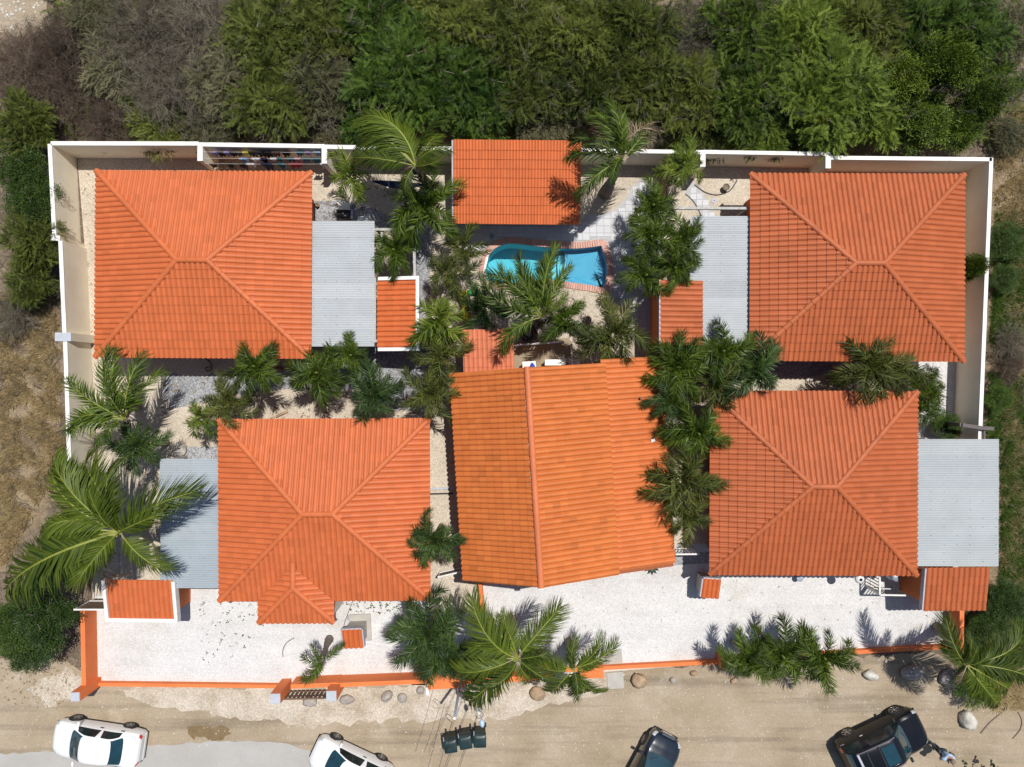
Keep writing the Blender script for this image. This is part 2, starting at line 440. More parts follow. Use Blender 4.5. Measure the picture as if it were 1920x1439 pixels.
def wobble(poly, amp, step=14, seed=1):
    """polygon with an irregular natural edge"""
    r = random.Random(seed); out = []
    n = len(poly)
    for i in range(n):
        a, b = poly[i], poly[(i + 1) % n]
        d = math.hypot(b[0] - a[0], b[1] - a[1]); k = max(1, int(d / step))
        for j in range(k):
            t = j / k
            out.append((a[0] + (b[0] - a[0]) * t + r.uniform(-amp, amp), a[1] + (b[1] - a[1]) * t + r.uniform(-amp, amp)))
    return out

# pool outline on the ground (px): outer edge of the coping
POOL_OUT_PX = smooth_path([(899, 519), (899, 498), (907, 474), (920, 458), (940, 448), (962, 445.5), (998, 449.5), (1038, 453.5), (1078, 455), (1107, 452.5), (1133, 450.5), (1142, 468), (1149, 493), (1149, 519), (1142, 546), (1135, 553), (1107, 547), (1074, 542.5), (1040, 537), (1000, 538), (960, 543), (925, 543), (905, 535)], 4, True)
pool_outer = [W(*p) for p in POOL_OUT_PX]
def offset_in(pts, d):
    n = len(pts); out = []
    for i in range(n):
        a, b = pts[i - 1], pts[(i + 1) % n]
        t = (b - a); t.z = 0; t.normalize()
        nrm = Vector((t.y, -t.x, 0))  # inward for clockwise-on-plan order
        out.append(pts[i] + nrm * d)
    return out
area = sum(pool_outer[i].x * pool_outer[(i + 1) % len(pool_outer)].y - pool_outer[(i + 1) % len(pool_outer)].x * pool_outer[i].y for i in range(len(pool_outer)))
SGN = 1.0 if area < 0 else -1.0
pool_inner = offset_in(pool_outer, 0.30 * SGN)
pool_mid = offset_in(pool_outer, 0.15 * SGN)

# earth: one big sheet with a hole only where the pool is sunk
from mathutils.geometry import delaunay_2d_cdt
POOL_MID = [(p.x, p.y) for p in pool_mid]
def holed(name, outer, z, m):
    """ground sheet that leaves the pool open"""
    pts = [Vector(p) for p in outer] + [Vector(p) for p in POOL_MID]
    n, k = len(outer), len(POOL_MID)
    eds = [(i, (i + 1) % n) for i in range(n)] + [(n + i, n + (i + 1) % k) for i in range(k)]
    vs, _, fs, *_r = delaunay_2d_cdt(pts, eds, [], 0, 1e-5)
    keep = []
    for f in fs:
        c = sum((vs[i] for i in f), Vector((0, 0))) / len(f)
        if in_poly(c.x, c.y, outer) and not in_poly(c.x, c.y, POOL_MID):
            a = (vs[f[1]] - vs[f[0]]).cross(vs[f[2]] - vs[f[0]])
            keep.append(f if a > 0 else f[::-1])
    me = bpy.data.meshes.new(name); me.from_pydata([(v.x, v.y, z) for v in vs], [], keep); me.materials.append(m)
    return tag(link(name, me), kind='structure')
S = 260
holed('ground', [(-S, -S), (S, -S), (S, S), (-S, S)], 0.0, M['wood_floor'])
def sheet_hole(name, poly_px, z, m):
    return holed(name, [tuple(W(*p)[:2]) for p in poly_px], z, m)

sheet('sandy_road', wobble([(-400, 1240), (60, 1228), (180, 1260), (900, 1270), (1500, 1235), (1760, 1225), (1840, 1300), (1960, 1310), (2400, 1330), (2400, 1900), (-400, 1900)], 7, 16, 3), 0.004, M['dirt'])
sheet('chalk_verge', wobble([(215, 1288), (330, 1286), (520, 1288), (700, 1286), (830, 1280), (1120, 1258), (1170, 1262), (1130, 1300), (1030, 1318), (960, 1345), (880, 1352), (700, 1352), (560, 1366), (520, 1350), (470, 1352), (400, 1338), (300, 1330), (250, 1310)], 7, 12, 5), 0.008, M['chalk'])
sheet('chalk_patch', wobble([(60, 1285), (130, 1255), (165, 1268), (150, 1300), (100, 1325), (70, 1310)], 8, 10, 8), 0.008, M['chalk'])
sheet('paved_track', wobble([(-400, 1416), (0, 1414), (110, 1408), (280, 1399), (400, 1391), (480, 1390), (540, 1396), (590, 1412), (640, 1445), (660, 1900), (-400, 1900)], 2.0, 12, 9), 0.010, M['track'])
sheet('wet_patch', wobble([(352, 1362), (385, 1360), (402, 1364), (425, 1362), (432, 1376), (418, 1392), (400, 1390), (384, 1380), (360, 1384), (350, 1374)], 4, 8, 11), 0.013, M['wet'])
sheet('dry_field', wobble([(-300, 560), (60, 560), (112, 600), (118, 900), (60, 1000), (-10, 1080), (-300, 1090)], 8, 18, 12), 0.004, M['dry_soil'])
sheet('dry_clearing', wobble([(-60, -60), (85, -40), (92, 40), (60, 75), (0, 60), (-60, 80)], 9, 12, 13), 0.004, M['dirt'])
sheet('right_field', wobble([(1850, 250), (2300, 230), (2300, 1290), (1850, 1290)], 6, 18, 14), 0.004, M['dry_soil'])
sheet_hole('garden_gravel', [(145, 296), (600, 298), (1230, 303), (1560, 305), (1820, 315), (1812, 640), (1797, 830), (1795, 1140), (1775, 1150), (1775, 1215), (1350, 1243), (1120, 1262), (820, 1285), (178, 1285), (172, 1145), (185, 880), (170, 640), (158, 450)], 0.008, M['cream_gravel'])
sheet('driveway_gravel', [(178, 1118), (414, 1100), (806, 1100), (806, 1150), (890, 1150), (880, 1272), (820, 1281), (178, 1281)], 0.012, M['white_gravel'])
sheet('driveway_gravel', [(902, 1085), (1010, 1040), (1250, 1020), (1330, 1020), (1330, 1060), (1780, 1060), (1776, 1214), (1350, 1242), (1120, 1260), (902, 1275)], 0.012, M['white_gravel'])
sheet('side_gravel', [(1700, 660), (1798, 655), (1796, 836), (1700, 836)], 0.012, M['white_gravel'])
sheet('grey_path', [(585, 378), (640, 376), (700, 392), (745, 412), (745, 432), (585, 432)], 0.012, M['grey_gravel'])
sheet('grey_path', [(770, 430), (806, 428), (806, 640), (800, 770), (700, 770), (690, 640), (770, 640)], 0.012, M['grey_gravel'])
sheet('grey_path', wobble([(295, 700), (380, 706), (470, 690), (560, 700), (700, 660), (700, 730), (560, 730), (420, 740), (320, 770)], 3, 14, 15), 0.013, M['grey_gravel'])
sheet('grey_path', [(350, 838), (416, 838), (416, 880), (340, 880)], 0.012, M['grey_gravel'])
sheet('grey_path', [(1230, 1035), (1330, 1035), (1330, 1056), (1230, 1062)], 0.0155, M['grey_gravel'])
sheet('grey_path', [(1225, 600), (1480, 640), (1560, 660), (1560, 705), (1225, 720)], 0.0125, M['grey_gravel'])

# ------------------------------------------------------------------ swimming pool, coping bricks, paved deck
pool = empty('swimming_pool', W(1030, 497), 0, 'kidney shaped swimming pool with turquoise water and pink brick edge', 'pool')
PO = pool.location.copy()
wl = -0.10
XSTEP = W(1061, 500).x - PO.x
inn = [p - PO for p in pool_inner]
def clip_x(poly, x0, keep_less):
    out = []
    for i in range(len(poly)):
        a, b = poly[i], poly[(i + 1) % len(poly)]
        ia, ib = (a.x < x0) == keep_less, (b.x < x0) == keep_less
        if ia: out.append(a)
        if ia != ib:
            t = (x0 - a.x) / (b.x - a.x); out.append(a.lerp(b, t))
    return out
def fan(mb, poly, z):
    c = sum(poly, Vector()) / len(poly)
    vs = [(c.x, c.y, z)] + [(p.x, p.y, z) for p in poly]; n = len(poly)
    fs = [(0, 1 + i, 1 + (i + 1) % n) if SGN < 0 else (0, 1 + (i + 1) % n, 1 + i) for i in range(n)]
    mb.add(vs, fs)
deep = clip_x(inn, XSTEP, True); shal = clip_x(inn, XSTEP, False)
ZD, ZS = -1.35, -0.55
mb = MB(); fan(mb, deep, ZD)
for poly, z in ((deep, ZD),):
    for i in range(len(poly)):
        a, b = poly[i], poly[(i + 1) % len(poly)]
        top = ZS - 0.004 if (abs(a.x - XSTEP) < 1e-4 and abs(b.x - XSTEP) < 1e-4) else 0.0
        mb.quad((a.x, a.y, top), (b.x, b.y, top), (b.x, b.y, z), (a.x, a.y, z))
mb.build('deep_basin', M['pool_deep'], pool)
mb = MB(); fan(mb, shal, ZS)
for i in range(len(shal)):
    a, b = shal[i], shal[(i + 1) % len(shal)]
    if abs(a.x - XSTEP) < 1e-4 and abs(b.x - XSTEP) < 1e-4: continue
    mb.quad((a.x, a.y, 0), (b.x, b.y, 0), (b.x, b.y, ZS), (a.x, a.y, ZS))
mb.build('shallow_basin', M['pool_blue'], pool)
# two curved steps going down into the deep end
for k, (xo, zt) in enumerate(((0.30, -0.72), (0.58, -0.98))):
    ys = [W(1061, y).y - PO.y for y in np.linspace(474, 528, 12)]
    pts_r = [(XSTEP - 0.29 * k - 0.0 + 0.05 * math.sin((y - ys[0]) * 3.0) * (k > 0), y) for y in ys]
    pts_l = [(XSTEP - xo + 0.05 * math.sin((y - ys[0]) * 3.0), y) for y in ys]
    mb = MB(); mb.prism(pts_r + pts_l[::-1], ZD - 0.01, zt)
    mb.build('pool_step', M['pool_step'], pool)
mb = MB(); mb.tube([(XSTEP + 0.02 * math.sin(i), W(0, y).y - PO.y, ZS + 0.0) for i, y in enumerate(np.linspace(473, 530, 10))], 0.03, 6)
mb.build('step_edge', M['white_plastic'], pool)
# water: clear tinted sheet with fresnel gloss and faint ripples
wm, nt, b, out = base_mat('pool_water')
nt.nodes.remove(b)
tr = N(nt, 'ShaderNodeBsdfTransparent'); tr.inputs[0].default_value = (0.60, 0.90, 0.96, 1)
gl = N(nt, 'ShaderNodeBsdfGlossy'); gl.inputs['Roughness'].default_value = 0.03
fr = N(nt, 'ShaderNodeFresnel'); fr.inputs[0].default_value = 1.33
nz = N(nt, 'ShaderNodeTexNoise'); nz.inputs['Scale'].default_value = 3.5; nz.inputs['Detail'].default_value = 3
nt.links.new(N(nt, 'ShaderNodeNewGeometry').outputs['Position'], nz.inputs['Vector'])
bp = N(nt, 'ShaderNodeBump'); bp.inputs['Strength'].default_value = 0.12; bp.inputs['Distance'].default_value = 0.05
nt.links.new(nz.outputs['Fac'], bp.inputs['Height'])
for q in (gl, fr): nt.links.new(bp.outputs[0], q.inputs['Normal'])
mx = N(nt, 'ShaderNodeMixShader')
nt.links.new(fr.outputs[0], mx.inputs[0]); nt.links.new(tr.outputs[0], mx.inputs[1]); nt.links.new(gl.outputs[0], mx.inputs[2])
nt.links.new(mx.outputs[0], out.inputs['Surface'])
mb = MB(); fan(mb, [p * 1.0 for p in inn], wl); mb.build('water_surface', wm, pool)
# coping bricks, one by one round the rim
n = len(pool_outer); seg = []; tot = 0
for i in range(n):
    L = (pool_outer[(i + 1) % n] - pool_outer[i]).length; seg.append((tot, L)); tot += L
nb = int(tot / 0.112)
bm_ = MB(); bm_.box((0, 0, 0.0), (0.104, 0.30, 0.07), 0, 0.012)
brick_me = bm_.mesh('coping_brick', M['coping'])
for k in range(nb):
    s = (k + .5) * tot / nb
    for i in range(n):
        if seg[i][0] <= s < seg[i][0] + seg[i][1]: break
    t = (s - seg[i][0]) / seg[i][1]
    po = pool_outer[i].lerp(pool_outer[(i + 1) % n], t); pi = pool_inner[i].lerp(pool_inner[(i + 1) % n], t)
    c = (po + pi) / 2 - PO; d = po - pi
    o = link('coping_brick', brick_me, pool, (c.x, c.y, 0.022 + random.uniform(-.003, .003)), (0, 0, math.atan2(d.y, d.x) - math.pi / 2 + random.uniform(-.02, .02)))
mb = MB(); mb.bar(W(899, 520) - PO + Vector((0.16, 0, 0.09)), W(908, 474) - PO + Vector((0.2, 0, 0.09)), 0.10, 0.06)
mb.build('white_edge_strip', M['white_plastic'], pool)

DECK = [(864, 418), (1092, 418), (1096, 404), (1130, 402), (1152, 394), (1172, 374), (1184, 352), (1204, 336), (1224, 346), (1226, 372), (1238, 400), (1238, 652), (1196, 652), (1180, 590), (1146, 560), (1150, 520), (1150, 493), (1143, 468), (1133, 449), (1107, 451), (1078, 453.5), (1038, 452), (998, 448), (962, 444), (940, 446.5), (919, 456), (905, 472), (864, 480)]
deck = sheet('pool_deck', DECK, 0.0155, M['grout'])
pool_poly = [(p.x, p.y) for p in offset_in(pool_outer, -0.02 * SGN)]
mb = MB(); mb.box((0, 0, 0), (0.325, 0.325, 0.03), 0, 0.008); pav_me = mb.mesh('paving_tile', M['paver'])
mb = MB(); mb.box((0, 0, 0), (0.325, 0.157, 0.03), 0, 0.008); pav_half = mb.mesh('paving_tile', M['paver'])
dp = [(W(*p).x, W(*p).y) for p in DECK]
xs = [p[0] for p in dp]; ys = [p[1] for p in dp]
def tile_ok(x, y, hx, hy, poly):
    for a, b_ in ((-hx, -hy), (hx, -hy), (hx, hy), (-hx, hy), (0, 0)):
        if not in_poly(x + a, y + b_, poly) or in_poly(x + a, y + b_, pool_poly): return False
    return True
cnt = 0
x = min(xs)
while x < max(xs):
    y = min(ys)
    while y < max(ys):
        cx, cy = x + .1675, y + .1675
        if tile_ok(cx, cy, .155, .155, dp):
            link('paving_tile', pav_me, deck, (cx, cy, 0.014 + random.uniform(0, .004))); cnt += 1
        else:
            for s in (-1, 1):
                if tile_ok(cx, cy + s * .084, .155, .075, dp) and cnt < 298:
                    link('paving_tile', pav_half, deck, (cx, cy + s * .084, 0.014 + random.uniform(0, .004))); cnt += 1
        y += 0.335
    x += 0.335
PATH = [(1296, 338), (1311, 352), (1327, 376), (1346, 412), (1317, 412), (1308, 390), (1284, 364)]
path = sheet('garden_path', PATH, 0.0155, M['grout'])
pp = [(W(*p).x, W(*p).y) for p in PATH]
for i in range(12):
    for j in range(10):
        cx, cy = W(1280, 0).x + .2 + i * .29, W(0, 340).y - .15 - j * .29
        if all(in_poly(cx + a, cy + b_, pp) for a, b_ in ((-.1, -.1), (.1, -.1), (.1, .1), (-.1, .1))):
            link('paving_tile', pav_me, path, (cx, cy, 0.014), None, (.84, .84, 1))

# ------------------------------------------------------------------ perimeter walls
def wall(label, segs, z, th, m, capm=None, cap=0.03, name='garden_wall', cat='wall', fins=(), group=None, base=None):
    """segs: list of (px,py)-(px,py) lines of the wall top's middle; fins: buttresses likewise"""
    c = W(*segs[0][0], z)
    root = empty(name, (c.x, c.y, 0), 0, label, cat, group); o = Vector((c.x, c.y, 0))
    def piece(nm, seg, th_, z_, extra=0.0):
        a, b_ = W(*seg[0], z_) - o, W(*seg[1], z_) - o
        d = (b_ - a); d.z = 0; d.normalize(); s = Vector((-d.y, d.x, 0)) * th_ / 2
        a -= d * extra; b_ += d * extra
        mb = MB(); mb.prism([tuple((a - s)[:2]), tuple((b_ - s)[:2]), tuple((b_ + s)[:2]), tuple((a + s)[:2])], -0.1, z_ - (cap if capm else 0))
        mb.build(nm, m, root)
        if capm:
            s2 = s * 1.06
            mb = MB(); mb.prism([tuple((a - s2)[:2]), tuple((b_ - s2)[:2]), tuple((b_ + s2)[:2]), tuple((a + s2)[:2])], z_ - cap, z_)
            mb.build('coping', capm, root)
    for s_ in segs: piece('wall_panel', s_, th, z)
    for s_ in fins: piece('buttress', s_, 0.22, z + 0.012)
    return root
ZW = 1.92
CW, WW, OW = M['cream_wall'], M['white_wall'], M['orange_wall']
wall('long cream back wall behind the washing line, with two white topped buttresses', [((95, 269), (372, 269.5)), ((372, 271), (608, 274.5)), ((608, 275.5), (850, 279))], ZW, 0.17, CW, WW, fins=[((375, 270), (375, 302)), ((608, 272), (608, 307))])
wall('cream garden wall closing the far left edge beside the upper left house', [((93, 270), (102, 447))], ZW, 0.17, CW, WW, fins=[((95, 446), (112, 447))])
wall('cream left wall section with a buttress, between dry grass and gravel strip', [((113, 452), (121, 630))], ZW, 0.17, CW, WW)
wall('lower left cream wall section running down behind the palms to the coconut', [((122, 640), (131, 900))], ZW, 0.17, CW, WW)
wall('short grey capped cross wall sticking through the left garden wall', [((103, 632), (133, 632))], ZW + .05, 0.36, CW, M['cap_grey'])
wall('cream back wall behind the pool shed and leaning palm', [((850, 279), (1318, 285.5)), ((1318, 285), (1553, 289))], ZW, 0.16, CW, WW, fins=[((1318, 284), (1318, 313)), ((1553, 286), (1553, 316))])
wall('cream back wall in the far right corner behind the hip roofed house', [((1557, 296), (1860, 299))], ZW, 0.16, CW, WW)
wall('long cream right boundary wall with thin white top beside the grass', [((1859, 296), (1837, 836))], ZW, 0.16, CW, WW)
wall('orange side wall at the left end of the white gravel drive', [((154.5, 1146), (157, 1290))], 1.0, 0.20, OW)
wall('low orange kerb wall along the left white gravel drive', [((180, 1284), (520, 1288))], 0.28, 0.16, OW)
wall('orange front wall to the right of the slatted gate, up to the blue green palm', [((545, 1288), (632, 1284)), ((632, 1285), (805, 1278))], 0.95, 0.20, OW)
wall('broad flat topped orange block under the front coconut palm', [((801, 1279), (870, 1275))], 0.95, 0.72, OW)
wall('orange front wall mostly hidden by the front coconut palm', [((870, 1278), (1010, 1272)), ((1004, 1240), (1006, 1272))], 0.75, 0.24, OW)
wall('short wide orange wall end between the two front coconut palms', [((1010, 1261), (1038, 1260)), ((1088, 1262), (1132, 1262))], 0.7, 0.5, OW)
wall('long low orange kerb wall along the right white gravel drive', [((1060, 1258), (1160, 1252)), ((1160, 1252), (1350, 1242)), ((1350, 1242), (1600, 1224)), ((1600, 1224), (1790, 1213))], 0.28, 0.17, OW)
wall('orange side wall at the right end of the drive below the tiled gate roof', [((1804, 1120), (1803, 1228))], 1.0, 0.20, OW)
wall('thin orange wall in front of the amber tiled house', [((899, 1085), (908, 1172))], 0.55, 0.16, OW)
wall('small orange wall stub crossed by the palm hedge on the right drive', [((1352, 1228), (1354, 1252)), ((1354, 1251), (1362, 1251))], 0.5, 0.2, OW)
def pillar(label, px, py, z, w, group='grey capped orange gate pillars'):
    c = W(px, py, z)
    r = empty('gate_pillar', (c.x, c.y, 0), 0.03, label, 'pillar', group)
    mb = MB(); mb.box((0, 0, (z - .06) / 2 - .05), (w, w, z - .06 + .1)); mb.build('shaft', OW, r)
    mb = MB(); mb.box((0, 0, z - .03), (w * .985, w * .985, .06), 0, 0.01); mb.build('cap', M['cap_grey'], r)
pillar('orange pillar with grey cap at the left corner by the white sedan', 140.5, 1307.5, 1.8, 0.40)
pillar('left orange pillar with grey cap of the slatted gate', 516, 1311, 1.75, 0.45)
pillar('right orange pillar with grey cap of the slatted gate', 621, 1306, 1.75, 0.46)

# ------------------------------------------------------------------ tiled roofs
def tile_shape(w, e, t, lip=0.036):
    """one roll tile: x across, y up the slope; returns verts, faces (top rows then front edge)"""
    L = (e + 0.05) * math.sqrt(1 + t * t)
    prof = [(0, 0), (.13, 0.0), (.20, .50), (.36, .92), (.56, 1.0), (.76, .86), (.90, .48), (1.0, .0)]
    hr = min(0.072, w * .32)
    v = []
    for y, up in ((0.0, 0.030), (L, 0.0)):
        for a, b_ in prof: v.append((a * w, y, up + b_ * hr))
    for a, b_ in prof: v.append((a * w, 0.0, 0.030 + b_ * hr - lip))
    n_ = len(prof)
    f = [(i, i + 1, n_ + i + 1, n_ + i) for i in range(n_ - 1)]
    f2 = [(2 * n_ + i, 2 * n_ + i + 1, i + 1, i) for i in range(n_ - 1)]
    return v, f, f2
TILE_CACHE = {}
def tile_mesh(w, e, t, m):
    k = (round(w, 4), round(e, 4), round(t, 3), m.name)
    if k not in TILE_CACHE:
        v, f, f2 = tile_shape(w, e, t)
        mb = MB(); mb.smooth = True; mb.add(v, f); mb.smooth = False; mb.add(v, f2)
        TILE_CACHE[k] = mb.mesh('roof_tile', m)
    return TILE_CACHE[k]

def clip_poly2(pts, lines):
    """Sutherland-Hodgman in x,y of 3-d points; lines (nx,ny,c): keep nx*x+ny*y>=c"""
    for nx, ny, c in lines:
        out = []
        for i in range(len(pts)):
            a, b_ = pts[i], pts[(i + 1) % len(pts)]
            da, db = nx * a[0] + ny * a[1] - c, nx * b_[0] + ny * b_[1] - c
            if da >= 0: out.append(a)
            if (da >= 0) != (db >= 0):
                s = da / (da - db); out.append(tuple(a[k] + (b_[k] - a[k]) * s for k in range(3)))
        pts = out
        if len(pts) < 3: return []
    return pts

class Roof:
    """gathers the tiles of all slopes of one building, keeps the 300 largest in view as single parts"""
    def __init__(s, root, roof, m, w=0.226, e=0.357, rot=0.0):
        s.root, s.roof, s.m, s.w, s.e = root, roof, m, w, e
        s.whole = []; s.cut = MB(); s.cut_t = []
        s.MX = Matrix.Translation(root.location) @ Matrix.Rotation(root.rotation_euler.z, 4, 'Z')
    def slope(s, O, u, d, poly, t, lines_extra=(), over=0.05, w=None, e=None):
        w = w or s.w; e = e or s.e
        O = Vector(O); u = Vector((u[0], u[1], 0)).normalized(); d = Vector((d[0], d[1], 0)).normalized()
        cs = 1 / math.sqrt(1 + t * t)
        Y = (d + Vector((0, 0, t))).normalized(); Z = u.cross(Y)
        n_ = len(poly); ar = sum(poly[i][0] * poly[(i + 1) % n_][1] - poly[(i + 1) % n_][0] * poly[i][1] for i in range(n_))
        P = poly if ar > 0 else poly[::-1]
        lines = []
        for i in range(n_):
            a, b_ = P[i], P[(i + 1) % n_]
            dx, dy = b_[0] - a[0], b_[1] - a[1]; L = math.hypot(dx, dy)
            nx, ny = -dy / L, dx / L
            c = nx * a[0] + ny * a[1]
            if abs(dx) > 1e-6 and abs(dy) < 1e-6 and dx > 0: c -= over      # eave may overhang
            lines.append((nx, ny, c))
        u0 = min(p[0] for p in P); u1 = max(p[0] for p in P); d1 = max(p[1] for p in P); d0 = min(p[1] for p in P)
        nu = max(1, round((u1 - u0) / w)); w_ = (u1 - u0) / nu
        nd = max(1, round((d1 - d0) / e)); e_ = (d1 - d0 + over * 0) / nd
        me = tile_mesh(w_, e_, t, s.m); shp = tile_shape(w_, e_, t)
        for j in range(nd):
            for i in range(nu):
                ua, da = u0 + i * w_, d0 + j * e_ - over * (j == 0)
                cor = [(ua, da), (ua + w_, da), (ua + w_, da + e_), (ua, da + e_)]
                ins = [all(nx * x + ny * y >= c - 0.012 for nx, ny, c in lines) for x, y in cor]
                if not any(ins):
                    mid = (ua + w_ / 2, da + e_ / 2)
                    if not clip_poly2([(x, y, 0) for x, y in cor], lines): continue
                pos = O + u * ua + d * da + Vector((0, 0, t * da))
                mtx = Matrix(((u.x, Y.x, Z.x, pos.x), (u.y, Y.y, Z.y, pos.y), (u.z, Y.z, Z.z, pos.z), (0, 0, 0, 1)))
                if all(ins):
                    jit = Matrix.Rotation(random.gauss(0, .004), 4, 'Z') @ Matrix.Rotation(random.gauss(0, .006), 4, 'X')
                    s.whole.append((me, mtx @ jit, w_, e_, shp))
                else:
                    loc = [(nx, ny * cs, c - nx * ua - ny * da) for nx, ny, c in lines]
                    tv = random.random()
                    for k, fs in enumerate((shp[1], shp[2])):
                        s.cut.smooth = (k == 0)
                        for f in fs:
                            pg = clip_poly2([shp[0][q] for q in f], loc)
                            if len(pg) >= 3:
                                s.cut.add([mtx @ Vector(q) for q in pg], [tuple(range(len(pg)))]); s.cut_t.append(tv)
    def finish(s, keep=300, name='roof_tile'):
        def size(it):
            c = s.MX @ it[1].translation; return (CAM_H - c.z) ** -2 * it[2] * it[3] * (1 - 0.0005 * (abs(c.x) + abs(c.y)))
        s.whole.sort(key=size, reverse=True)
        for me, mtx, *_ in s.whole[:keep]:
            o = link(name, me, s.roof); o.matrix_local = mtx
        rest = s.whole[keep:]
        for me, mtx, w_, e_, shp in rest:
            tv = random.random(); vs = [mtx @ Vector(q) for q in shp[0]]
            s.cut.smooth = True; s.cut.add(vs, shp[1]); s.cut.smooth = False; s.cut.add(vs, shp[2])
            s.cut_t += [tv] * (len(shp[1]) + len(shp[2]))
        if s.cut.f:
            me = s.cut.mesh('further_roof_tiles', s.m)
            a = me.attributes.new('tint', 'FLOAT', 'FACE'); a.data.foreach_set('value', np.array(s.cut_t, np.float32))
            tag(link('further_roof_tiles', me, s.roof), kind='stuff')
RIDGE = {}
def ridge_line(roof, p, q, m, r=0.125, step=0.39, lift=0.055):
    """overlapping half round caps from p down to q"""
    p, q = Vector(p), Vector(q); L = (q - p).length; n_ = max(1, round(L / step)); st = L / n_
    k = (m.name, round(st, 3), r)
    if k not in RIDGE:
        v = []; f = []
        nn = 7
        for y, rr, up in ((0, r * 1.05, .014), (-st - .04, r * .96, 0.0)):
            for i in range(nn):
                a = math.pi * i / (nn - 1); v.append((math.cos(a) * rr, -y, math.sin(a) * rr * .78 + up - .03))
        mb = MB(); mb.smooth = True; mb.add(v, [(i, i + 1, nn + i + 1, nn + i) for i in range(nn - 1)])
        for i in range(nn):
            a = math.pi * i / (nn - 1)
        mb.smooth = False; mb.add([v[i] for i in range(nn)] + [(v[i][0] * .82, v[i][1], v[i][2] * .78 - .01) for i in range(nn)], [(nn + i, nn + i + 1, i + 1, i) for i in range(nn - 1)])
        RIDGE[k] = mb.mesh('ridge_tile', m)
    d = (p - q).normalized()   # y axis runs from the lower end up
    X = d.cross(Vector((0, 0, 1))).normalized(); Z = X.cross(d)
    for i in range(n_):
        c = q + d * (i * st) + Vector((0, 0, lift))
        o = link('ridge_tile', RIDGE[k], roof)
        o.matrix_local = Matrix(((X.x, d.x, Z.x, c.x), (X.y, d.y, Z.y, c.y), (X.z, d.z, Z.z, c.z), (0, 0, 0, 1)))

def window_part(root, x, y, z, w, h, face):
    """framed dark window in a wall; face = outward direction"""
    fx, fy = face
    rz = math.atan2(fy, fx) + math.pi / 2
    mb = MB()
    for a, b_, c_, d_ in ((0, h / 2 - .03, w, .06), (0, -h / 2 + .03, w, .06)): mb.box((a, 0, b_), (c_, .07, d_))
    for s in (-1, 1): mb.box((s * (w / 2 - .03), 0, 0), (.06, .07, h - .12))
    o = mb.build('window', M['rail'], root, False, (x + fx * .035, y + fy * .035, z), (0, 0, rz))
    mb = MB(); mb.box((0, 0.015, 0), (w - .12, .02, h - .12)); mb.build('pane', M['glass'], o)
M['glass'] = mat('window_glass', (0.03, 0.045, 0.05), 0.05, 0.05, 2, spec=0.8)

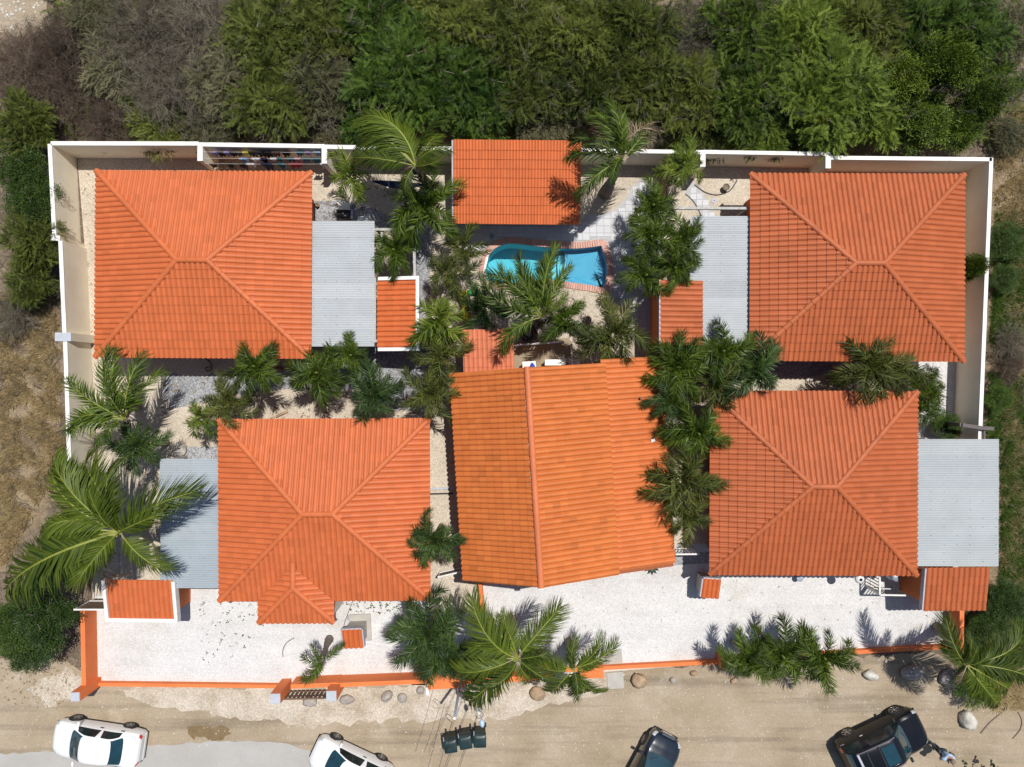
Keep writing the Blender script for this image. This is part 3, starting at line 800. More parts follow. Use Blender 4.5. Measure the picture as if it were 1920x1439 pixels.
def hip_house(label, nw, se, rot, m, ze=2.6, t=0.30, wallm=None, porch=None):
    a, b_ = W(*nw, ze), W(*se, ze)
    c = (a + b_) / 2
    root = empty('bungalow', (c.x, c.y, 0), rot, label, 'house', 'orange tiled hip roof bungalows')
    hx, hy = (b_.x - a.x) / 2, (a.y - b_.y) / 2
    zr = ze + t * hy; rx = hx - hy
    ins = 0.55
    mb = MB(); mb.box((0, 0, (ze - .1) / 2), (2 * hx - 2 * ins, 2 * hy - 2 * ins, ze - .1)); mb.build('wall', wallm or M['house_wall'], root)
    for wx in (-hx * .45, hx * .4):
        window_part(root, wx, -hy + ins, 1.3, 1.1, 1.1, (0, -1)); window_part(root, wx, hy - ins, 1.3, 1.1, 1.0, (0, 1))
    mb = MB(); dz = -.02
    mb.add([(-hx, -hy, ze + dz), (hx, -hy, ze + dz), (hx, hy, ze + dz), (-hx, hy, ze + dz), (-rx, 0, zr + dz), (rx, 0, zr + dz),
            (-hx, -hy, ze - .10), (hx, -hy, ze - .10), (hx, hy, ze - .10), (-hx, hy, ze - .10)],
           [(0, 1, 5, 4), (1, 2, 5), (2, 3, 4, 5), (3, 0, 4), (0, 6, 7, 1), (1, 7, 8, 2), (2, 8, 9, 3), (3, 9, 6, 0), (9, 8, 7, 6)])
    roof = mb.build('roof', M['underlay'], root)
    rf = Roof(root, roof, m)
    rf.slope((-hx, -hy, ze), (1, 0), (0, 1), [(0, 0), (2 * hx, 0), (2 * hx - hy, hy), (hy, hy)], t)
    rf.slope((hx, hy, ze), (-1, 0), (0, -1), [(0, 0), (2 * hx, 0), (2 * hx - hy, hy), (hy, hy)], t)
    rf.slope((hx, -hy, ze), (0, 1), (-1, 0), [(0, 0), (2 * hy, 0), (hy, hy)], t)
    rf.slope((-hx, hy, ze), (0, -1), (1, 0), [(0, 0), (2 * hy, 0), (hy, hy)], t)
    ridge_line(roof, (-rx, 0, zr), (rx, 0, zr), m)
    for sx in (-1, 1):
        for sy in (-1, 1):
            ridge_line(roof, (sx * rx, 0, zr), (sx * (hx + .06), sy * (hy + .06), ze - .018), m)
    if porch:
        x0 = W(porch[0], porch[2], ze).x - c.x; x1 = W(porch[1], porch[2], ze).x - c.x; y0 = W(porch[0], porch[2], ze).y - c.y
        hw = (x1 - x0) / 2; Le = -hy - y0; xm = (x0 + x1) / 2; zp = ze + t * hw; up = 0.06
        mb = MB(); mb.prism([(x0, y0), (x1, y0), (x1, -hy + ins), (x0, -hy + ins)], ze - .10, ze - .03)
        pr = mb.build('porch_roof', M['underlay'], root)
        yr1 = y0 + hw; yr0 = -hy + hw
        mb = MB(); mb.add([(x0, y0, ze + dz), (x1, y0, ze + dz), (xm, yr1, zp + dz), (x1, -hy, ze + dz), (xm, yr0, zp + dz), (x0, -hy, ze + dz)], [(0, 1, 2), (1, 3, 4, 2), (5, 0, 2, 4)])
        mb.build('porch_deck', M['underlay'], pr)
        r2 = Roof(root, pr, m)
        E0 = ze + up
        r2.slope((x0, y0, E0), (1, 0), (0, 1), [(0, 0), (2 * hw, 0), (hw, hw)], t)
        r2.slope((x1, y0, E0), (0, 1), (-1, 0), [(0, 0), (Le, 0), (Le + hw, hw), (hw, hw)], t)
        r2.slope((x0, -hy, E0), (0, -1), (1, 0), [(0, 0), (Le, 0), (Le - hw, hw), (-hw, hw)], t)
        r2.finish(300)
        ridge_line(pr, (xm, yr0 + .1, zp + up), (xm, yr1, zp + up), m)
        for xx in (x0 - .05, x1 + .05): ridge_line(pr, (xm, yr1, zp + up), (xx, y0 - .05, ze + up - .015), m)
        for xx in (x0 + .2, x1 - .2):
            mb = MB(); mb.box((xx, y0 + .25, (ze - .1) / 2), (.22, .22, ze - .1)); mb.build('porch_post', M['white_wall'], root)
    rf.finish(300)
    return root
hip_house('upper left bungalow with bright orange hip roof beside the corner of the cream walls', (182, 324), (582, 669), R(-0.35), M['tile_a'])
hip_house('lower left bungalow with orange hip roof and small tiled entrance porch', (413, 788), (804, 1124), R(0.25), M['tile_a'], porch=(487, 624, 1165))
hip_house('upper right bungalow with rust orange hip roof in the corner of the cream wall', (1408, 329), (1805, 675), R(-0.25), M['tile_b'])
hip_house('lower right bungalow with rust orange hip roof beside the wide zinc carport', (1333, 736), (1717, 1076), R(-0.25), M['tile_b'])

# the amber roofed main house: steep ridge, then a shallower lean-to
def main_house():
    root = empty('main_house', (2.2, -3.75, 0), R(3.7), 'large amber tiled house with one long ridge and a lean-to slope at its right', 'house')
    xw, xr, xb, xe, yh = -4.55, -1.30, 1.98, 4.55, 4.5
    zw, zr, zb, ze = 2.7, 4.55, 3.35, 2.6
    mb = MB(); mb.prism([(xw + .45, -yh + .35), (xe - .45, -yh + .35), (xe - .45, yh - .35), (xw + .45, yh - .35)], 0, 2.5); mb.build('wall', M['house_wall'], root)
    mb = MB()
    for y in (-yh + .36, yh - .36):
        mb.add([(xw + .45, y - .06, 2.5), (xe - .45, y - .06, 2.5), (xb, y - .06, zb - .08), (xr, y - .06, zr - .08), (xw + .45, y + .06, 2.5), (xe - .45, y + .06, 2.5), (xb, y + .06, zb - .08), (xr, y + .06, zr - .08)],
               [(0, 1, 2, 3), (7, 6, 5, 4), (0, 3, 7, 4), (3, 2, 6, 7), (2, 1, 5, 6)])
    mb.build('gable', M['house_wall'], root)
    for yy in (-2.4, .6): window_part(root, xw + .45, yy, 1.35, 1.2, 1.1, (-1, 0))
    window_part(root, -2.2, -yh + .35, 1.35, 1.2, 1.1, (0, -1)); window_part(root, 1.2, -yh + .35, 1.35, 1.2, 1.1, (0, -1)); window_part(root, 0.6, yh - .35, 1.3, 1.3, 1.2, (0, 1))
    pr = [(xw, zw), (xr, zr), (xb, zb), (xe, ze)]; d = -.075
    v = []
    for y in (-yh, yh): v += [(x, y, z + d) for x, z in pr]
    for y in (-yh, yh): v += [(x, y, z + d - .12) for x, z in pr]
    f = []
    for i in range(3): f += [(i, i + 1, 5 + i, 4 + i), (12 + i, 13 + i, 9 + i, 8 + i), (8 + i, 9 + i, i + 1, i), (4 + i, 5 + i, 13 + i, 12 + i)]
    f += [(0, 4, 12, 8), (3, 11, 15, 7)]
    mb = MB(); mb.add(v, f); roof = mb.build('roof', M['underlay'], root)
    rf = Roof(root, roof, M['tile_c'], w=0.226, e=0.318)
    t1 = (zr - zw) / (xr - xw); t2 = (zr - zb) / (xb - xr); t3 = (zb - ze) / (xe - xb)
    rf.slope((xw, yh, zw), (0, -1), (1, 0), [(0, 0), (2 * yh, 0), (2 * yh, xr - xw), (0, xr - xw)], t1)
    rf.slope((xb, -yh, zb + .035), (0, 1), (-1, 0), [(0, 0), (2 * yh, 0), (2 * yh, xb - xr), (0, xb - xr)], t2, e=0.33)
    rf.finish(200)
    rf = Roof(root, roof, M['tile_l'], w=0.226, e=0.34)
    rf.slope((xe, -yh + .16, ze - .04), (0, 1), (-1, 0), [(0, 0), (2 * yh, 0), (2 * yh, xe - xb + .1), (0, xe - xb + .1)], t3, e=0.34)
    rf.finish(100)
    ridge_line(roof, (xr, yh, zr + .02), (xr, -yh, zr + .02), M['ridge_pink'], r=0.13, step=.62)
    for s in (-1, 1):
        mb = MB(); rnd = random.Random(3 + s); y = -yh
        while y < yh - .1:
            L = rnd.uniform(.05, .35)
            if rnd.random() < .72: mb.box((xr + s * (.138 + rnd.uniform(0, .012)), min(y + L / 2, yh), zr - .068), (.028, L, .06))
            y += L + rnd.uniform(.01, .06)
        mb.build('ridge_mortar', M['white_plastic'], roof)
    mb = MB(); mb.lathe([(.05, -.3), (.05, .0), (.04, .03)], (3.5, 2.9, ze + .52), 10); mb.build('roof_vent', M['dark_rail'], roof)
    mb = MB(); mb.box((3.95, 1.05, ze + .27), (.18, .12, .03), 0.2, .01); mb.build('pale_tile_piece', M['white_plastic'], roof)
    mb = MB(); mb.box((xr, -yh - .05, zr - .05), (.25, .05, .1)); mb.build('ridge_end', M['white_plastic'], roof)
    return root
M['ridge_pink'] = tile_mat('ridge_pink', (0.58, 0.165, 0.065), 0.08)
main_house()

def slope_roof(name, label, cat, rect, z_lo, z_hi, down, m, w=0.226, e=0.357, group=None, walls=None, parapet=None, rot=0.0, posts=False, pm=None, tmax=300, trim=None):
    """single pitched tiled roof. rect px (x0,y0,x1,y1) measured at mean height; down = side of the eave n/s/e/w"""
    zm = (z_lo + z_hi) / 2
    a, b_ = W(rect[0], rect[1], zm), W(rect[2], rect[3], zm); c = (a + b_) / 2
    root = empty(name, (c.x, c.y, 0), rot, label, cat, group)
    hx, hy = (b_.x - a.x) / 2, (a.y - b_.y) / 2
    zz = {'s': (z_lo, z_lo, z_hi, z_hi), 'n': (z_hi, z_hi, z_lo, z_lo), 'w': (z_lo, z_hi, z_hi, z_lo), 'e': (z_hi, z_lo, z_lo, z_hi)}[down]
    mb = MB(); q = [(-hx, -hy), (hx, -hy), (hx, hy), (-hx, hy)]
    mb.prism(q, [z - .14 for z in zz], [z - .02 for z in zz]); roof = mb.build('roof', M['underlay'], root)
    rf = Roof(root, roof, m, w, e)
    O, u, d, Lu, Ld = {'s': ((-hx, -hy), (1, 0), (0, 1), 2 * hx, 2 * hy), 'n': ((hx, hy), (-1, 0), (0, -1), 2 * hx, 2 * hy),
                       'w': ((-hx, hy), (0, -1), (1, 0), 2 * hy, 2 * hx), 'e': ((hx, -hy), (0, 1), (-1, 0), 2 * hy, 2 * hx)}[down]
    t = (z_hi - z_lo) / Ld
    rf.slope((O[0], O[1], z_lo), u, d, [(0, 0), (Lu, 0), (Lu, Ld), (0, Ld)], t, over=0.03)
    rf.finish(tmax)
    if walls: 
        x0, y0, x1, y1 = walls
        zq = [min(zz) - .16] * 4
        mb = MB(); mb.prism([(-hx + x0, -hy + y0), (hx - x1, -hy + y0), (hx - x1, hy - y1), (-hx + x0, hy - y1)], 0, [z - .145 for z in zz]); mb.build('wall', pm or M['house_wall'], root)
    def edge_bar(side, wd, up, mm, nm, drop=0.0):
        e_ = {'w': (0, 3), 'e': (1, 2), 's': (0, 1), 'n': (3, 2)}[side]
        ox, oy = {'w': (-1, 0), 'e': (1, 0), 's': (0, -1), 'n': (0, 1)}[side]
        p = Vector((*q[e_[0]], zz[e_[0]])); r_ = Vector((*q[e_[1]], zz[e_[1]]))
        off = Vector((ox, oy, 0)) * (wd / 2 + .003)
        if side in 'sn':
            p = p + Vector((-wd if 'w' in (parapet or '') else 0, 0, 0)); r_ = r_ + Vector((wd if 'e' in (parapet or '') else 0, 0, 0))
        p, r_ = p + off, r_ + off
        dd = (r_ - p); dd.z = 0; dd.normalize(); sd = Vector((-dd.y, dd.x, 0)) * wd / 2
        poly = [tuple((p - sd)[:2]), tuple((r_ - sd)[:2]), tuple((r_ + sd)[:2]), tuple((p + sd)[:2])]
        mb = MB(); mb.prism(poly, [p.z - .2 - drop, r_.z - .2 - drop, r_.z - .2 - drop, p.z - .2 - drop], [p.z + up, r_.z + up, r_.z + up, p.z + up]); mb.build(nm, mm, root)
    for s in (parapet or ''): edge_bar(s, 0.15, 0.13, M['white_wall'], 'parapet')
    for s in (trim or ''): edge_bar(s, 0.06, 0.06, M['grey_trim'], 'edge_trim')
    if posts:
        for x, y in ((-hx + .2, -hy + .2), (hx - .2, -hy + .2), (hx - .2, hy - .2), (-hx + .2, hy - .2)):
            mb = MB(); mb.box((x, y, 1.0), (.14, .14, 2.0)); mb.build('post', M['beam'], root)
    return root
slope_roof('pool_shed', 'pool shed with bright orange tiled roof of fine rolls behind the pool', 'shed', (850, 269, 1089, 417), 2.0, 2.55, 's', M['tile_s'], w=0.135, e=0.372, walls=(.25, .35, .25, .3), pm=M['cream_wall'], rot=R(-.5), trim='w')
slope_roof('gate_lodge', 'small orange tiled roof with white parapet on three sides beside the left drive', 'shed', (203, 1087, 326, 1161), 2.15, 2.5, 's', M['tile_a'], walls=(2.3, .1, .25, .1), parapet='wse', rot=R(-0.8), e=.37)
slope_roof('gate_lodge', 'orange tiled gate roof with grey edge beside the grass below the zinc carport', 'shed', (1733, 1064, 1852, 1145), 2.2, 2.5, 's', M['tile_b'], walls=(.12, .25, .9, .3), trim='w', rot=R(0.6), e=.37)
slope_roof('garden_shed', 'small shed roof of orange tiles with white parapet between zinc awning and palms', 'shed', (708, 526, 781, 652), 2.2, 2.55, 'w', M['tile_s'], walls=(.5, .15, .15, .15), parapet='nes', pm=M['house_wall'])
slope_roof('garden_shed', 'small orange tiled shed against the right zinc awning near the pool', 'shed', (1237, 526, 1317, 647), 2.52, 2.8, 'e', M['tile_b'], walls=(.08, .12, .3, .12), trim='w', pm=M['house_wall'])
slope_roof('terrace_lean_to', 'pinkish tiled lean-to roof above the terrace beside the black tube', 'shed', (868, 620, 964, 705), 2.15, 2.45, 's', M['tile_p'] if 'tile_p' in M else M['tile_a'], w=0.20, e=.40, posts=True, rot=R(1.5))
slope_roof('meter_box', 'tiny tiled meter box roof on the white gravel below the rust roofed house', 'meter box', (1316, 1085, 1350, 1121), 1.25, 1.45, 's', M['tile_s'], walls=(.06, .06, .06, .06), trim='wn', pm=M['concrete'], rot=R(-4), w=.215, e=.33)
mbx = slope_roof('meter_box', 'tiny tiled meter box roof with grey edge beside the leaning palm on the left drive', 'meter box', (643, 1179, 680, 1215), 1.25, 1.5, 's', M['tile_s'], walls=(.06, .06, .06, .06), trim='wne', pm=M['concrete'], rot=R(2), w=.215, e=.4)
mb = MB(); mb.box((0.08, .05, .05), (1.0, 1.25, .1)); mb.build('plinth', M['concrete'], mbx)

# ------------------------------------------------------------------ corrugated zinc awnings
def awning(label, rect, z, m, n_sheets, posts, tilt=0.04):
    a, b_ = W(rect[0], rect[1], z), W(rect[2], rect[3], z); c = (a + b_) / 2
    root = empty('zinc_awning', (c.x, c.y, 0), 0, label, 'awning', 'corrugated zinc awnings')
    hx, hy = (b_.x - a.x) / 2, (a.y - b_.y) / 2
    p = 0.076; ws = 2 * hy / n_sheets; k = 5
    for s in range(n_sheets):
        y0 = -hy + s * ws; n_ = int(round((ws + .03) / p * k))
        v = []
        rag = random.uniform(-.015, .015)
        for x in (-hx + rag, hx + rag):
            for i in range(n_ + 1):
                y = y0 + (ws + .03) * i / n_
                v.append((x, y, z + .017 * math.cos(2 * math.pi * (y - y0) / p) + tilt * x / hx * .5 + (s % 2) * .004))
        N_ = n_ + 1
        mb = MB(); mb.smooth = True; mb.add(v, [(i, N_ + i, N_ + i + 1, i + 1) for i in range(n_)])
        mb.build('zinc_sheet', m, root)
    mb = MB(); nx_ = max(3, int(2 * hx / .55))
    ny_ = int(2 * hy / .36)
    for i in range(nx_ + 1):
        for j in range(ny_):
            x = -hx + .12 + i * (2 * hx - .24) / nx_
            y = -hy + .19 + round(j * .38 / p) * p
            if y < hy and random.random() < .55: mb.box((x, y, z + .017 + tilt * x / hx * .5), (.022, .02, .010))
    tag(mb.build('screws', M['screw'], root), kind='stuff')
    for x, y in posts:
        mb = MB(); mb.box((x * (hx - .1), y * (hy - .1), z / 2 - .04), (.10, .10, z - .08)); mb.build('post', M['beam'], root)
    for y in (-hy + .15, 0, hy - .15):
        mb = MB(); mb.box((0, y, z - .09), (2 * hx - .06, .07, .10)); mb.build('beam', M['beam'], root)
    return root
awning('pale zinc awning at the right side of the upper left bungalow', (582.5, 416, 702, 650), 2.45, M['zinc'], 8, ((1, -1), (1, 1)))
awning('pale zinc awning between tiled shed and upper right bungalow', (1294, 407, 1408, 648), 2.45, M['zinc'], 8, ((-1, -1), (-1, 1)))
awning('dull blue grey zinc awning under the big coconut palm, left of a bungalow', (300, 862, 414.5, 1103), 2.45, M['zinc_old'], 8, ((-1, -1), (-1, 1)))
awning('wide pale zinc carport at the right edge next to the grass', (1716.5, 825, 1872, 1062), 2.45, M['zinc_r'] if 'zinc_r' in M else M['zinc'], 8, ((1, -1), (1, 1), (-.4, 1)))

# ------------------------------------------------------------------ palms
def frond_mesh(name, leafm, ribm, seed, pairs=40, rise=35, droop=95, ll=0.24, lw=0.022, fwd=(68, 28), plume=12, sag=0.35, bare=0.14, side=0.0, gap=0.0, rw=1.0):
    """one frond, about one metre long, rachis arching along +x, leaflets on both sides; each leaflet folds down towards its tip"""
    r = random.Random(seed)
    n = 14; P = [Vector((0, 0, 0))]; yaw = 0.0
    for i in range(n):
        s = (i + .5) / n
        a = R(rise - droop * s ** 1.35); yaw += R(side) / n
        P.append(P[-1] + Vector((math.cos(a) * math.cos(yaw), math.cos(a) * math.sin(yaw), math.sin(a))) * (1.08 / n))
    v = []; f = []; mi = []; tn = []
    for i, p in enumerate(P):
        w = (0.017 * (1 - i / n) ** .8 + .003) * rw
        d = (P[min(i + 1, n)] - P[max(i - 1, 0)]).normalized(); sd = Vector((-d.y, d.x, 0)).normalized()
        up = sd.cross(d) * -1 if sd.cross(d).z < 0 else sd.cross(d)
        v += [p + sd * w, p + up * w, p - sd * w]
        if i:
            b = (i - 1) * 3
            for k in range(2): f += [(b + k, b + 3 + k, b + 4 + k), (b + k, b + 4 + k, b + 1 + k)]; mi += [1, 1]; tn += [.5, .5]
    for k in range(pairs):
        s = bare + (1 - bare) * (k + r.uniform(-.3, .3)) / (pairs - 1)
        s = min(max(s, bare), .995)
        q = s * n; i = min(int(q), n - 1); p = P[i].lerp(P[i + 1], q - i)
        d = (P[i + 1] - P[i]).normalized(); sd = Vector((-d.y, d.x, 0)).normalized(); up = sd.cross(d)
        if up.z < 0: up = -up
        sc = ll * (0.45 + 0.9 * math.sin(math.pi * (0.16 + 0.74 * (s - bare) / (1 - bare))) ** .8) * (1 if s < .9 else .8)
        for sg in (-1, 1):
            if r.random() < gap: continue
            fa = R(fwd[0] + (fwd[1] - fwd[0]) * s + r.uniform(-7, 7)); el = R(r.uniform(-plume * .6, plume)) 
            L = sc * r.uniform(.82, 1.1)
            out = (sd * sg * math.sin(fa) + d * math.cos(fa)); dirv = (out * math.cos(el) + up * math.sin(el)).normalized()
            wv = d * math.cos(.5) + up * math.sin(.5) * r.choice((-1, 1)) * .5; wv.normalize()
            w = lw * r.uniform(.8, 1.15)
            m_ = p + dirv * L * .5 + Vector((0, 0, -sag * L * .10)); t_ = p + dirv * L + Vector((0, 0, -sag * L * r.uniform(.4, .75)))
            b = len(v); v += [p - wv * w * .5, p + wv * w * .5, m_ + wv * w * .55, m_ - wv * w * .55, t_]
            tv = min(1, max(0, r.gauss(.45, .32)))
            f += [(b, b + 1, b + 2), (b, b + 2, b + 3), (b + 3, b + 2, b + 4)]; mi += [0] * 3; tn += [tv] * 3
    me = np_mesh(name, [tuple(p) for p in v], f, leafm, tn)
    me.materials.append(ribm)
    me.polygons.foreach_set('material_index', np.array(mi, np.int32))
    return me
LIB = {}
for i in range(6):
    sd = (-38, 0, 34, 14, -16, 48)[i]
    LIB['coco', i] = frond_mesh('frond', M['frond_coco'], M['rachis'], 100 + i, pairs=92, rise=30 - 5 * (i % 3), droop=60 + 14 * (i % 3), ll=.27, lw=.018, fwd=(58, 22), plume=10, sag=.6 + .1 * i, side=sd, rw=.55)
    LIB['plume', i] = frond_mesh('frond', M['frond_xmas'], M['rachis'], 700 + i, pairs=84, rise=34 - 5 * (i % 3), droop=75 + 12 * (i % 3), ll=.225, lw=.020, fwd=(50, 18), plume=46, sag=.6, side=sd * .8, rw=.55)
    LIB['xmas', i] = frond_mesh('frond', M['frond_xmas'], M['rachis_green'], 200 + i, pairs=82, rise=52, droop=120 + 12 * (i % 3), ll=.27, lw=.023, fwd=(54, 20), plume=70, sag=.5, bare=.10, side=sd * .8, rw=.6)
    LIB['lime', i] = frond_mesh('frond', M['frond_lime'], M['rachis_green'], 300 + i, pairs=48, rise=48, droop=118, ll=.31, lw=.034, fwd=(56, 24), plume=50, sag=.5, bare=.12, side=sd * .8, rw=.6)
    LIB['blue', i] = frond_mesh('frond', M['frond_blue'], M['rachis_green'], 400 + i, pairs=80, rise=55, droop=130, ll=.25, lw=.022, fwd=(56, 20), plume=62, sag=.5, side=sd * .8, rw=.6)
    LIB['olive', i] = frond_mesh('frond', M['frond_olive'], M['rachis_green'], 500 + i, pairs=62, rise=50, droop=128, ll=.26, lw=.024, fwd=(52, 18), plume=64, sag=.6, gap=.10, side=sd, rw=.6)
    LIB['dry', i] = frond_mesh('dry_frond', M['frond_dry'], M['rachis_dry'], 600 + i, pairs=40, rise=10, droop=95, ll=.22, lw=.018, fwd=(46, 14), plume=40, sag=.8, gap=.25, side=sd, rw=.7)
TRUNKS = {}
def palm(label, px, py, z, kind, L=1.3, n=9, tips=None, base=None, seed=None, dry=1, name='palm_tree', group='palms in the gardens', tr=0.10, dry_tips=None, tilt=0.0, shaft=False, inner=3, wid=1.0):
    """palm with its crown where the plan shows it at height z; tips = px of frond ends, else n fronds all round"""
    r = random.Random(seed if seed is not None else int(px * 7 + py))
    c = W(px, py, z); b = W(*base, 0) if base else Vector((c.x + r.uniform(-.15, .15), c.y + r.uniform(-.15, .15), 0))
    root = empty(name, (b.x, b.y, 0), 0, label, 'palm', group)
    top = c - Vector((b.x, b.y, 0))
    mb = MB(); mb.smooth = True
    pts = []; rs = []
    K = 14
    for i in range(K + 1):
        s = i / K; p = Vector((top.x * s ** 1.25, top.y * s ** 1.25, top.z * s)); pts.append(p)
        rs.append(tr * (1.55 - .75 * min(1, s * 2.2)) * (1.0 + .10 * (i % 2)))
    mb.tube(pts, rs, 9); mb.build('trunk', M['trunk'], root)
    if shaft:
        mb = MB(); mb.smooth = True; d = (pts[-1] - pts[-2]).normalized()
        mb.tube([top - d * .1, top + d * .25, top + d * .55], [tr * 1.0, tr * .95, tr * .45], 8); mb.build('crownshaft', M['shaft'], root)
    jobs = []
    if tips:
        for t in tips:
            e = W(t[0], t[1], z - .25); v = Vector((e.x - c.x, e.y - c.y, 0)); jobs.append((math.atan2(v.y, v.x), v.length * 0.98, t[2] if len(t) > 2 else 0.0, kind))
    else:
        a0 = r.uniform(0, 6.28)
        n2 = n + (2 if kind == 'lime' else 6)
        for i in range(n2): jobs.append((a0 + i * 6.283 / n2 * 1.0 + r.uniform(-.42, .42), L * 1.12 * r.uniform(.6, 1.12), r.uniform(-24, 30), kind))
    for i in range(inner): jobs.append((r.uniform(0, 6.28), (L if not tips else sum(j[1] for j in jobs) / len(jobs)) * r.uniform(.55, .75), r.uniform(-42, -25), kind))
    for i in range(dry if not dry_tips else 0): jobs.append((r.uniform(0, 6.28), L * r.uniform(.7, 1.0), r.uniform(25, 45), 'dry'))
    for t in dry_tips or []:
        e = W(t[0], t[1], z - .6); v = Vector((e.x - c.x, e.y - c.y, 0)); jobs.append((math.atan2(v.y, v.x), v.length * 1.0, 12, 'dry'))
    for a, ln, pitch, kd in jobs:
        o = link('frond' if kd != 'dry' else 'dry_frond', LIB[kd, r.randrange(6)], root, top + Vector((r.uniform(-.03, .03), r.uniform(-.03, .03), r.uniform(-.04, .06))), (R(r.gauss(0, 20)), R(pitch), a))
        s = ln; o.scale = (s, s * r.uniform(.85, 1.12) * wid, s)
    return root

G1 = 'coconut palms'
palm('largest coconut palm, arching over dry grass and the dull zinc awning', 225, 998, 4.6, 'coco', 3.0, base=(268, 968), seed=1, group=G1, tr=.15, dry=0,
     tips=[(352, 866, -4), (205, 868, 2), (182, 815, 4), (112, 872, 2), (88, 925, 2), (48, 952, 2), (60, 1012, 6), (72, 1022, 10), (70, 905, 2), (45, 985, 4), (58, 1050, 8), (130, 850, 4), (5, 1075, 8), (110, 1098, 10), (305, 1080, 6), (165, 900, 0)], inner=3, dry_tips=[(150, 1110), (110, 1105), (262, 1040)])
palm('coconut palm leaning over the back wall left of the pool shed', 778, 312, 5.0, 'coco', 2.2, base=(800, 345), seed=2, group=G1, tr=.14, dry=0, inner=2,
     tips=[(742, 175, 0), (700, 205, 2), (672, 240, 4), (668, 282, 8), (832, 215, 0), (822, 245, 6), (735, 365, 16), (770, 225, -6)], dry_tips=[(800, 350), (745, 320), (805, 290)])
palm('tall thick trunked coconut palm between pool shed and back wall', 1168, 300, 5.6, 'plume', 2.2, base=(1135, 362), seed=3, group=G1, tr=.20, dry=0, inner=2,
     tips=[(1125, 222, 0), (1103, 205, 6), (1062, 262, 4), (1055, 318, 10), (1072, 362, 12), (1238, 245, 4), (1148, 190, 8)], dry_tips=[(1205, 190), (1235, 215), (1258, 228), (1130, 205), (1190, 185), (1085, 195)])
palm('coconut palm with fronds spread over the pool water', 1018, 594, 4.6, 'plume', 2.2, base=(1010, 604), seed=4, group=G1, wid=.78, tr=.14, dry=0, inner=2,
     tips=[(975, 456, -2), (1012, 458, 2), (1030, 466, 2), (932, 478, 2), (912, 502, 4), (888, 540, 6), (962, 500, -6), (1050, 486, 4), (950, 560, 8), (904, 634, 12), (1000, 492, -10)], dry_tips=[(885, 558), (1080, 505), (1085, 528)])
palm('broad front coconut palm above the orange wall with a grey post beside it', 970, 1234, 5.0, 'coco', 2.6, base=(960, 1158), seed=5, group=G1, tr=.15, dry=0, inner=3,
     tips=[(928, 1122, -4), (1052, 1132, -2), (1040, 1165, 6), (848, 1148, 0), (858, 1208, 6), (846, 1268, 6), (868, 1332, 10), (985, 1308, 10), (962, 1142, -8), (890, 1170, -4), (1020, 1262, 8)], dry_tips=[(1030, 1215)])
palm('yellowing coconut palm at the right of the broad one, by the concrete slab', 1074, 1254, 3.8, 'coco', 2.0, base=(1066, 1202), seed=6, group=G1, tr=.12, dry=0, inner=2,
     tips=[(1132, 1192, 0), (1160, 1215, 6), (1005, 1210, 0), (985, 1240, 6), (1128, 1308, 8), (1082, 1320, 10), (1055, 1328, 12), (1008, 1300, 6), (1055, 1185, -6), (1125, 1262, 6)])
palm('coconut palm at the right edge by the end of the orange kerb wall', 1812, 1246, 4.6, 'coco', 2.2, base=(1756, 1175), seed=7, group=G1, tr=.14, dry=0, inner=2,
     tips=[(1727, 1168, 0), (1745, 1222, 2), (1848, 1180, 2), (1925, 1188, 2), (1935, 1232, 4), (1905, 1300, 8), (1862, 1330, 10), (1830, 1315, 12), (1790, 1190, -8)], dry_tips=[(1770, 1290)])
palm('feathery palm by the cream left wall below the upper left bungalow', 234, 786, 3.8, 'plume', 2.2, base=(258, 762), seed=8, tr=.13, dry=0, inner=2,
     tips=[(195, 655, 0), (218, 652, 4), (288, 668, 2), (140, 700, 2), (118, 752, 4), (100, 818, 8), (160, 800, 8), (300, 690, 6)])
palm('dark sprawling palm at the foot of the biggest coconut palm', 262, 838, 2.6, 'blue', 1.6, 9, seed=9)
